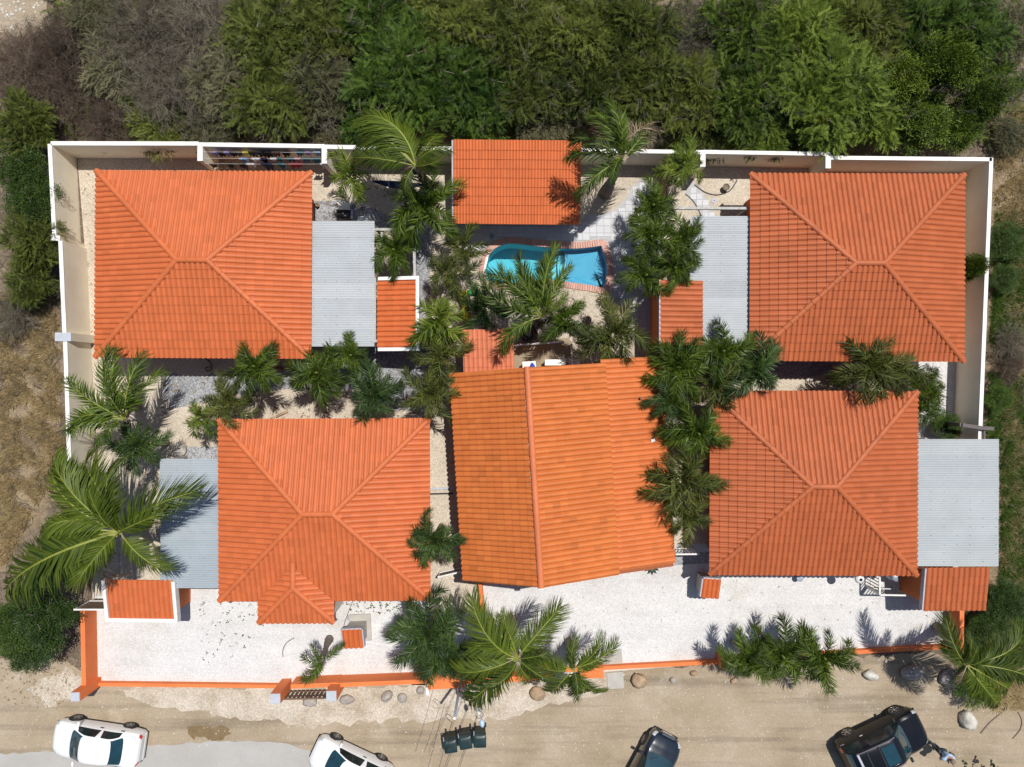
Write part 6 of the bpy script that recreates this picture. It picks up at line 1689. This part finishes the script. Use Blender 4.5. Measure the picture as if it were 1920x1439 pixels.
# ------------------------------------------------------------------ fences, gates, pergolas
def slat_fence(name, label, cat, a, b, z, n, m, rail=None, w=.07, horiz=False, z0=.05, rails=(1,), rail_w=.07, mid=None):
    """fence whose top runs from px a to px b at height z; vertical slats as single parts"""
    A, B = W(*a, z), W(*b, z); root = empty(name, (A.x, A.y, 0), 0, label, cat); d = B - A; d.z = 0; L = d.length; an = math.atan2(d.y, d.x)
    root.rotation_euler.z = an
    mb = MB(); mb.box((0, 0, (z - z0) / 2), (w, .03, z - z0)); me = mb.mesh('slat', m)
    for i in range(n): link('slat', me, root, ((i + .5) * L / n, 0, z0))
    rail = rail or m
    mb = MB(); mb.box((L / 2, 0, z + .02), (L + .06, rail_w, .05)); mb.build('top_rail', rail, root)
    for k in rails:
        mb = MB(); mb.box((L / 2, .035, z * .3 * k), (L, .035, .06)); mb.build('rail', rail, root)
    for x in (0, L):
        mb = MB(); mb.box((x, .0, z / 2), (.06, .06, z)); mb.build('post', rail, root)
    return root
slat_fence('slatted_gate', 'dark slatted gate between two grey capped orange pillars', 'gate', (530, 1311), (610, 1309), 1.0, 10, M['slat'], w=.12)
slat_fence('slatted_gate', 'dark slatted gate with pale rail left of the white edged gate roof', 'gate', (140, 1143), (198, 1143), 1.7, 9, M['slat'], M['rail'], w=.10)
slat_fence('wooden_screen', 'tan wooden slat screen beside the palm at the back wall', 'fence', (1251, 300), (1250, 376), 1.5, 12, M['slat_tan'], w=.10)
slat_fence('railing', 'white railing with dark bars at the front of the lower right bungalow', 'railing', (1650, 1115.5), (1700, 1116.5), 1.3, 8, M['dark_rail'], M['rail'], w=.03)
slat_fence('railing', 'short white railing running back to the eave of the lower right bungalow', 'railing', (1649, 1078), (1649, 1114), 1.3, 6, M['dark_rail'], M['rail'], w=.03)
slat_fence('railing', 'white topped bars in the passage right of the amber house', 'railing', (1268, 1039.5), (1310, 1039), 1.4, 7, M['rail'], M['rail'], w=.03)
slat_fence('railing', 'white lattice railing of the terrace below the black tube', 'railing', (964, 648), (1056, 641), .95, 15, M['rail'], w=.05)
slat_fence('railing', 'thin white railing at the right side of the terrace', 'railing', (1072, 646), (1072.5, 690), .95, 7, M['rail'], w=.03)
slat_fence('railing', 'small dark railing with white top behind the palm left of the amber house', 'railing', (822, 1082), (866, 1072), .9, 9, M['dark_rail'], M['rail'], w=.05)
slat_fence('railing', 'grey slatted steps by the upper right corner of the lower left bungalow', 'railing', (752, 786), (790, 783), .5, 8, M['dark_rail'], M['beam'], w=.06)
def pergola(label, bars, z, posts=()):
    o = W(*bars[0][0], z); root = empty('pergola', (o.x, o.y, 0), 0, label, 'pergola')
    for k, (a, b) in enumerate(bars):
        mb = MB(); zz = z - .001 * k - .075 * (k % 2); mb.bar(W(*a, zz) - Vector((o.x, o.y, 0)), W(*b, zz) - Vector((o.x, o.y, 0)), .11, .14); mb.build('beam', M['beam'], root)
    for x, y in posts:
        p = W(x, y, z) - Vector((o.x, o.y, 0)); mb = MB(); mb.box((p.x, p.y, (z - .15) / 2), (.09, .09, z - .15)); mb.build('post', M['beam'], root)
pergola('grey timber pergola beams round the palm by the left tiled shed', [((776, 428), (778, 518)), ((700, 431), (772, 431)), ((716, 436), (717, 450))], 2.35, [(776, 431)])
pergola('long grey timber beam above the garden path', [((1262, 391), (1405, 391.5)), ], 2.3, [(1403, 391), (1264, 391)])
pergola('grey timber beam between gate roof and biggest coconut palm', [((224, 1030), (226, 1085))], 2.2, [(224, 1032)])
pergola('white bars between zinc awning and left tiled shed', [((703, 522), (703, 640)), ((700, 533), (708, 533)), ((700, 640), (708, 640))], 2.2)
def bar_thing(name, label, cat, pts, z, w, m):
    P = [W(x, y, z) for x, y in pts]; c = P[0].copy(); root = empty(name, (c.x, c.y, 0), 0, label, cat)
    for i in range(len(P) - 1):
        mb = MB(); mb.bar(P[i] - Vector((c.x, c.y, 0)), P[i + 1] - Vector((c.x, c.y, 0)), w, w); mb.build('bar', m, root)
    mb = MB(); mb.box((0, 0, z / 2), (w, w, z)); mb.build('post', m, root)
bar_thing('dark_frame', 'dark frame beam crossing the end of the right wall above the carport', 'frame', [(1803, 797), (1843, 803), (1862, 804)], 2.1, .16, M['dark_rail'])
bar_thing('dark_frame', 'dark upright bar at the end of the right wall', 'frame', [(1845, 805), (1845, 824)], 2.0, .08, M['dark_rail'])

# ------------------------------------------------------------------ washing line
def hexmat(n, c): M[n] = mat(n, c, 0.9, 0.12, 8); return M[n]
CL = {'navy': (.02, .03, .07), 'black': (.015, .014, .016), 'white': (.75, .75, .77), 'red': (.35, .015, .05), 'teal': (.03, .16, .20), 'sky': (.25, .42, .60), 'lilac': (.25, .22, .50), 'yellow': (.55, .50, .06), 'pink': (.62, .35, .42), 'brown': (.10, .06, .05)}
for k, v in CL.items(): hexmat('cloth_' + k, v)
for nm, y, z in (('rear', 285, 1.72), ('middle', 297, 1.70), ('front', 307, 1.66)):
    a, b = W(381, y, z), W(602, y + 1, z); mb = MB(); mb.tube([Vector((0, 0, 0)), (b - a) * .5 + Vector((0, 0, -.05)), b - a], .005, 5)
    tag(mb.build('washing_line', M['rail'], None, False, a), nm + ' washing line strung between the two white topped buttresses', 'washing line', 'washing lines')
def garment(label, px, row, w, h, colr, seed):
    y, z = {0: (285, 1.69), 1: (297, 1.67), 2: (307, 1.63)}[row]
    r = random.Random(seed); c = W(px, y + .5, z); nx, nz = 10, 5; vs = []
    for sgn in (-1, 1):
        for i in range(nx + 1):
            for j in range(nz + 1):
                u, v = i / nx - .5, j / nz
                vs.append((u * w * (1 - .15 * math.sin(v * 3)), sgn * (.035 + .02 * v) + .05 * v * math.sin(u * 14 + seed), -h * v * (1 + .2 * math.sin(u * 5 + seed)) - (0.0 if j else 0)))
    k = nz + 1; m_ = (nx + 1) * k; fs = []
    for q in (0, m_):
        for i in range(nx):
            for j in range(nz): fs.append((q + i * k + j, q + (i + 1) * k + j, q + (i + 1) * k + j + 1, q + i * k + j + 1))
    for i in range(nx): fs.append((i * k, m_ + i * k, m_ + (i + 1) * k, (i + 1) * k))
    mb = MB(); mb.smooth = True; mb.add(vs, fs)
    tag(mb.build('garment', M['cloth_' + colr], None, False, c), label, 'laundry', 'laundry on the washing lines')
GA = [('lilac cloth at the far left of the rear washing line', 402, 0, .35, .35, 'lilac'), ('black cloth second on the rear line', 412, 0, .3, .4, 'black'), ('grey lilac garment third on the rear line', 425, 0, .35, .4, 'lilac'), ('black shirt fourth on the rear line', 436, 0, .35, .4, 'black'), ('brown cloth left of the yellow one on the rear line', 448, 0, .3, .4, 'brown'), ('yellow cloth on the rear washing line', 460, 0, .28, .3, 'yellow'), ('black trousers right of the yellow cloth', 471, 0, .3, .45, 'black'), ('black shirt under the middle of the wall', 486, 0, .45, .45, 'black'), ('black cloth with low hem on the rear line', 500, 0, .4, .5, 'black'), ('dark brown cloth right of the black row', 516, 0, .45, .4, 'brown'), ('last black piece on the rear line before the teal one', 535, 0, .4, .45, 'black'), ('teal cloth on the rear washing line', 561, 0, .32, .4, 'teal'), ('small lilac cloth near the right end of the rear line', 576, 0, .2, .3, 'lilac'), ('blue cloth at the right end of the rear line', 594, 0, .3, .3, 'sky'),
 ('sky blue towel, left on the middle line', 456, 1, .38, .3, 'sky'), ('white towel on the middle line', 480, 1, .42, .3, 'white'), ('dark navy cloth behind the white towel', 494, 1, .3, .5, 'navy'), ('pale strip on the middle line', 512, 1, .25, .2, 'white'), ('teal cloth on the middle line near the navy shorts', 524, 1, .22, .25, 'teal'), ('long teal strip left of the pink one', 543, 1, .4, .25, 'teal'), ('pink cloth on the middle line', 557, 1, .3, .22, 'pink'), ('long teal strip right of the pink one', 573, 1, .4, .25, 'teal'), ('teal garment at the right end of the middle line', 592, 1, .36, .45, 'teal'),
 ('dark brown cloth at the left end of the front line', 399, 2, .35, .4, 'brown'), ('black cloth in the left half of the front line', 431, 2, .25, .45, 'black'), ('small black cloth beside the white socks', 452, 2, .25, .5, 'black'), ('bundle of white socks on the front line', 469, 2, .36, .3, 'white'), ('navy trousers with a white stripe on the front line', 499, 2, .5, .6, 'navy'), ('blue shirt on the front line', 526, 2, .32, .6, 'teal'), ('red shirt on the front washing line', 554, 2, .6, .45, 'red'), ('white strip at the right end of the front line', 603, 2, .14, .5, 'white')]
for i, g in enumerate(GA): garment(*g, seed=i)
c = W(398, 318, .8); rk = empty('drying_rack', (c.x, c.y, 0), .2, 'white folding drying rack under the left end of the washing lines', 'drying rack')
for a, b in (((-.25, -.2, 0), (.2, -.2, .9)), ((.25, -.2, 0), (-.2, -.2, .9)), ((-.25, .2, 0), (.2, .2, .9)), ((.25, .2, 0), (-.2, .2, .9)), ((-.2, -.2, .9), (-.2, .2, .9)), ((.2, -.2, .9), (.2, .2, .9))):
    mb = MB(); mb.bar(a, b, .025, .025); mb.build('rod', M['rail'], rk)

# ------------------------------------------------------------------ garden things
c = W(644, 398, .9); bq = empty('barbecue', (c.x, c.y, 0), 0, 'barbecue cart with cream lid and black grill on grey gravel', 'barbecue')
mb = MB(); mb.box((-.02, .27, .92), (.62, .34, .05), 0, .015); mb.build('side_shelf', M['cream_wall'], bq)
mb = MB(); mb.box((0, -.12, .74), (.64, .46, .26), 0, .03); mb.build('grill_box', M['black_trim'], bq)
mb = MB(); mb.smooth = True; mb.tube([(-.28, -.20, .9), (0, -.20, .9), (.28, -.20, .9)], [.13, .14, .13], 12); mb.build('hood', M['black_rubber'], bq)
mb = MB(); mb.box((.37, -.08, .84), (.10, .46, .04), 0, .01); mb.build('tray', M['grey_metal'], bq)
mb = MB(); mb.lathe([(.06, .0), (.05, .12), (.02, .15)], (.02, -.12, 1.0), 10); mb.build('thermometer', M['chrome'], bq)
for x in (-.26, .26):
    for y in (-.3, .38):
        mb = MB(); mb.box((x, y, .30), (.05, .05, .6)); mb.build('leg', M['grey_metal'], bq)
def crate(name, label, cat, px, py, z, sx, sy, h, m, rz=0, legs=True):
    c = W(px, py, z); root = empty(name, (c.x, c.y, 0), R(rz), label, cat)
    mb = MB(); mb.box((0, 0, z - h / 2), (sx, sy, h), 0, min(.02, h * .3)); mb.build('top' if legs else 'shell', m, root)
    if legs:
        for x in (-1, 1):
            for y in (-1, 1):
                mb = MB(); mb.box((x * (sx / 2 - .06), y * (sy / 2 - .06), (z - h) / 2), (.05, .05, z - h)); mb.build('leg', m, root)
    else:
        mb = MB(); mb.box((0, 0, z + .02), (sx * 1.03, sy * 1.03, .04), 0, .015); mb.build('lid', m, root)
        for s in (-1, 1):
            mb = MB(); mb.box((s * (sx / 2 + .012), 0, z - .08), (.02, .12, .03)); mb.build('handle', M['grey_metal'], root)
    return root
crate('cool_box', 'white cool box on grey gravel at the top of the left zinc awning', 'box', 680, 413, .45, .46, .34, .45, M['white_plastic'], 0, False)
crate('table', 'white table at the left end of the terrace under the amber roof edge', 'table', 992, 684, .72, .62, .30, .04, M['white_plastic'], 4)
crate('table', 'longer white bench table in the middle of the terrace', 'table', 1037, 680, .72, .76, .28, .04, M['white_plastic'], 1)
c = W(1078, 684, .8); ch = empty('garden_chair', (c.x, c.y, 0), .1, 'white plastic chair at the right end of the terrace', 'chair')
mb = MB(); mb.box((0, 0, .43), (.46, .44, .04), 0, .015); mb.build('seat', M['white_plastic'], ch)
for k in range(5): 
    mb = MB(); mb.box((-.18 + k * .09, .22, .64), (.05, .03, .40), 0, .01); mb.build('back_slat', M['white_plastic'], ch)
mb = MB(); mb.box((0, .22, .86), (.46, .04, .06), 0, .015); mb.build('back_rail', M['white_plastic'], ch)
for x in (-1, 1):
    mb = MB(); mb.box((x * .23, 0, .64), (.05, .42, .03), 0, .01); mb.build('armrest', M['white_plastic'], ch)
    for y in (-1, 1): mb = MB(); mb.box((x * .20, y * .19, .205), (.045, .045, .41)); mb.build('leg', M['white_plastic'], ch)
c = W(1055, 678, .62); fb = empty('round_table', (c.x, c.y, 0), 0, 'small round table with a white bowl on the terrace', 'table')
mb = MB(); mb.lathe([(.20, .56), (.215, .58), (.215, .60), (.20, .61)], (0, 0, 0), 20); mb.build('tabletop', M['concrete'], fb)
mb = MB(); mb.lathe([(.16, 0), (.05, .06), (.04, .3), (.05, .56)], (0, 0, 0), 12); mb.build('pedestal', M['concrete'], fb)
bw = MB(); bw.smooth = True; bw.lathe([(.07, 0), (.14, .05), (.165, .09), (.15, .085), (.08, .03), (.02, .02)], (0, 0, 0), 20)
o = tag(bw.build('bowl', M['white_plastic'], None, False, (c.x, c.y, .612)), 'white bowl standing on the small round terrace table', 'bowl')
mb = MB(); mb.smooth = True; mb.tube([(-.02, .16, .0), (.0, .05, .12), (.03, -.08, .10), (.08, -.18, -.12)], [.05, .11, .12, .06], 8)
c = W(998, 688, .75); M['cloth_blue'] = mat('cloth_blue', (.02, .07, .45), .8, .2, 10, bump=.3, bscale=12)
tag(mb.build('blue_towel', M['cloth_blue'], None, False, (c.x, c.y, .68)), 'crumpled blue towel hanging beside the left terrace table', 'towel')
# inflatable ring
c = W(991, 625, .55); vs = []; fs = []; nu, nv = 30, 12
for i in range(nu):
    a = 2 * math.pi * i / nu; 
    for j in range(nv):
        b = 2 * math.pi * j / nv; rr = .155 * (1 + .03 * math.sin(a * 9)); vs.append(((.30 + rr * math.cos(b)) * math.cos(a), (.36 + rr * math.cos(b)) * math.sin(a), rr * .95 * math.sin(b)))
for i in range(nu):
    for j in range(nv): fs.append((i * nv + j, ((i + 1) % nu) * nv + j, ((i + 1) % nu) * nv + (j + 1) % nv, i * nv + (j + 1) % nv))
mb = MB(); mb.smooth = True; mb.add(vs, fs); rg = mb.build('inflatable_ring', M['black_rubber'], None, False, (c.x, c.y, .52), (R(38), R(-12), R(-15)))
tag(rg, 'shiny black inflatable ring leaning by the terrace railing', 'swim ring')
mb = MB(); mb.tube([(.42, .1, .12), (.45, .12, .17)], .02, 6); mb.build('valve', M['grey_metal'], rg)
# hammock
M['hammock'] = mat('navy_canvas', (.012, .016, .05), .85, .15, 8)
a, b = W(698, 340, .9), W(795, 347, .9); c = (a + b) / 2; hm = empty('hammock', (c.x, c.y, 0), 0, 'dark navy hammock slung between the palms at the back wall', 'hammock')
vs = []; n = 16
for i in range(n + 1):
    s = i / n; p = a.lerp(b, s); w = .03 + .15 * math.sin(math.pi * s); zz = .9 - .45 * math.sin(math.pi * s); d = p - c
    vs += [(d.x, d.y - w, zz + w * .5), (d.x, d.y, zz), (d.x, d.y + w, zz + w * .5)]
fs = [(i * 3 + k, i * 3 + 3 + k, i * 3 + 4 + k, i * 3 + 1 + k) for i in range(n) for k in range(2)]
mb = MB(); mb.smooth = True; mb.add(vs, fs); mb.build('cloth', M['hammock'], hm)
for q, dx in ((a, -.45), (b, .45)):
    mb = MB(); mb.tube([q - Vector((c.x, c.y, 0)), q - Vector((c.x - dx, c.y, -.35))], .012, 5); mb.build('rope', M['rail'], hm)
# yellow slide, green float
M['yellow'] = mat('yellow_plastic', (.62, .50, .03), .45, .1, 4); M['green_p'] = mat('green_plastic', (.02, .35, .12), .45, .1, 4)
a, b = W(868, 546, .9), W(877, 602, .15); c = (a + b) / 2; sl = empty('garden_slide', (c.x, c.y, 0), 0, 'yellow plastic slide half hidden by palms left of the pool', 'slide')
for nm, off in (('chute', 0), ('side_rail', -.16), ('side_rail', .16)):
    mb = MB(); d = Vector((c.x, c.y, 0)); P = [a.lerp(b, s) - d + Vector((off, 0, -.2 * math.sin(math.pi * s) + (.06 if off else 0))) for s in (0, .25, .5, .75, 1)]
    for i in range(4): mb.bar(P[i], P[i + 1], .30 if off == 0 else .04, .03 if off == 0 else .08)
    mb.build(nm, M['yellow'], sl)
for s in (-.14, .14): 
    p = a - Vector((c.x, c.y, 0)); mb = MB(); mb.box((p.x + s, p.y + .03, .45), (.04, .04, .9)); mb.build('ladder_post', M['yellow'], sl)
c = W(882, 549, .2); mb = MB(); mb.smooth = True; mb.lathe([(.05, 0), (.13, .05), (.15, .10), (.12, .16), (.04, .18)], (0, 0, 0), 14)
fl = mb.build('pool_toy', M['green_p'], None, False, (c.x, c.y, .012)); tag(fl, 'green plastic pool toy on the gravel by the yellow slide', 'pool toy')
mb = MB(); mb.lathe([(.03, .17), (.03, .24)], (0, 0, 0), 8); mb.build('knob', M['green_p'], fl)
def pot(label, px, py, r_, h, m, name='plant_pot', plant=None):
    c = W(px, py, h); root = empty(name, (c.x, c.y, 0), 0, label, 'pot')
    mb = MB(); mb.smooth = True; mb.lathe([(r_ * .65, 0), (r_ * .95, h * .8), (r_ * 1.05, h), (r_ * .85, h), (r_ * .82, h * .85)], (0, 0, 0), 18); mb.build('vessel', m, root)
    mb = MB(); mb.lathe([(r_ * .8, h * .84), (r_ * .5, h * .88)], (0, 0, 0), 14); mb.build('soil', M['wood_floor'], root)
    return root
pot('dark round pot on the gravel right of the black ring', 1102, 600, .17, .35, M['wood_floor'])
pot('brown pot under the eave corner at the left zinc awning', 595, 384, .09, .25, M['rock_brown'])
pot('brown woven basket beside the curved garden hose', 1362, 351, .16, .3, M['bark'], 'basket')
def cable(name, label, cat, pts, r_, m, z=.03):
    P = [W(x, y, 0) for x, y in smooth_path(pts, 6)]; c = P[0].copy(); mb = MB(); mb.tube([p - c + Vector((0, 0, z)) for p in P], r_, 6)
    tag(mb.build(name, m, None, False, c), label, cat)
cable('garden_hose', 'black hose lying in an arc on the gravel by the garden path', 'hose', [(1302, 347), (1322, 361), (1345, 366), (1368, 358), (1381, 340)], .028, M['wire'])
cable('garden_hose', 'black curved edging along the garden path', 'edging', [(1285, 364), (1300, 378), (1310, 395), (1316, 408)], .022, M['wire'])
cable('garden_hose', 'thin hose loop in the shade below the upper left bungalow', 'hose', [(385, 672), (396, 682), (396, 694), (388, 696), (386, 690), (394, 688)], .02, M['wire'])
cable('cable', 'black cable from the meter box to the eave of the lower left bungalow', 'cable', [(645, 1172), (652, 1152), (662, 1126)], .014, M['wire'])
cable('cable', 'upper white cord on the left drive right of the meter box', 'cord', [(686, 1174), (715, 1173), (760, 1172)], .016, M['white_plastic'])
cable('cable', 'lower white cord on the left drive right of the meter box', 'cord', [(686, 1204), (715, 1208), (760, 1214)], .016, M['white_plastic'])
cable('branch', 'bare curved twig lying on the left white gravel drive', 'branch', [(552, 1196), (538, 1205), (531, 1218), (531, 1232)], .016, M['wire'])
cable('branch', 'dead branch lying on the sand at the right end of the road', 'branch', [(1838, 1375), (1855, 1355), (1875, 1338), (1890, 1322)], .025, M['bark'])
cable('branch', 'second dead branch near the right edge of the road', 'branch', [(1898, 1385), (1912, 1368), (1915, 1350), (1908, 1335)], .022, M['bark'])
cable('branch', 'bleached stick lying on the right grass strip', 'branch', [(1907, 597), (1913, 607), (1919, 620)], .05, M['beam'])
cable('branch', 'grey driftwood piece in front of the lower left bungalow roof', 'branch', [(518, 782), (528, 777), (540, 772)], .06, M['rock_brown'], .06)
# white tank on a bracket, barrel
c = W(1612, 1086, 2.0); tk = empty('water_filter', (c.x, c.y, 0), 0, 'white round lamp on a post at the lower right bungalow eave', 'garden lamp')
mb = MB(); mb.smooth = True; mb.lathe([(.05, 1.78), (.17, 1.86), (.21, 1.96), (.17, 2.07), (.06, 2.12)], (0, 0, 0), 18); mb.build('globe', M['white_plastic'], tk)
mb = MB(); mb.tube([(0, 0, 0), (0, 0, 1.8)], .035, 8); mb.build('post', M['rail'], tk)
mb = MB(); mb.lathe([(.06, 2.12), (.07, 2.14), (.03, 2.16)], (0, 0, 0), 10); mb.build('cap', M['black_trim'], tk)
c = W(1682, 1083, .9); br = empty('water_barrel', (c.x, c.y, 0), 0, 'blue grey barrel in the dark gap beside the orange gate wall', 'barrel')
mb = MB(); mb.smooth = True; mb.lathe([(.20, 0), (.24, .25), (.25, .45), (.24, .65), (.20, .88), (.18, .9)], (0, 0, 0), 18); mb.build('drum', M['grey_metal'], br)
mb = MB(); mb.lathe([(.04, .9), (.04, .93)], (.09, 0, 0), 8); mb.build('bung', M['black_trim'], br)
# spiky dark star standing in for a plant's shadow by the amber house
c = W(1224, 1066, .3); sh_star = empty('shadow_star', (c.x, c.y, 0), 0, 'dark spiky star shape standing in for a cast shadow at the eave of the amber house', 'plant')
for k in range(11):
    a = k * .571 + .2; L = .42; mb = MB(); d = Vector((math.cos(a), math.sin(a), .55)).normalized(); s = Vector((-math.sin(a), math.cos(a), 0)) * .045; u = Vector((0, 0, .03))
    mb.add([Vector((0, 0, .05)) - s, Vector((0, 0, .05)) + s, d * L * .5 + s * 1.2, d * L * .5 - s * 1.2, d * L, d * L * .5 - u, Vector((0, 0, .0))], [(0, 1, 2, 3), (3, 2, 4), (6, 5, 2, 1), (0, 3, 5, 6), (5, 4, 2), (3, 4, 5)]); mb.build('leaf', M['frond_blue'], sh_star)
c = W(1834, 370, 1.2); mb = MB(); mb.smooth = True; mb.tube([(0, .0, -.16), (-.015, .03, -.05), (-.02, .08, .06), (-.015, .12, .14)], [.015, .035, .04, .02], 8)
tag(mb.build('wall_stain_plate', M['black_trim'], None, False, (W(1842, 365, 1.2).x, c.y, 1.2)), 'dark small object stuck on the inner face of the right wall', 'ornament')
# heap of dead fronds outside the left wall
for i, (x, y, a, lb) in enumerate([(98, 690, 60, 'dead reddish frond leaning against the outer left wall'), (104, 712, 100, 'dead tan frond lying below the reddish one at the left wall'), (92, 735, 140, 'dead frond end on the dry grass at the left wall'), (100, 812, 20, 'single dead frond at the left wall near the palm tip')]):
    c = W(x, y, 0); o = link('fallen_frond', LIB['dry', i], None, (c.x, c.y, .08), (R(20), R(-6), R(a)), (1.1, .8, .8)); tag(o, lb, 'dead frond', 'dead fronds by the left wall')
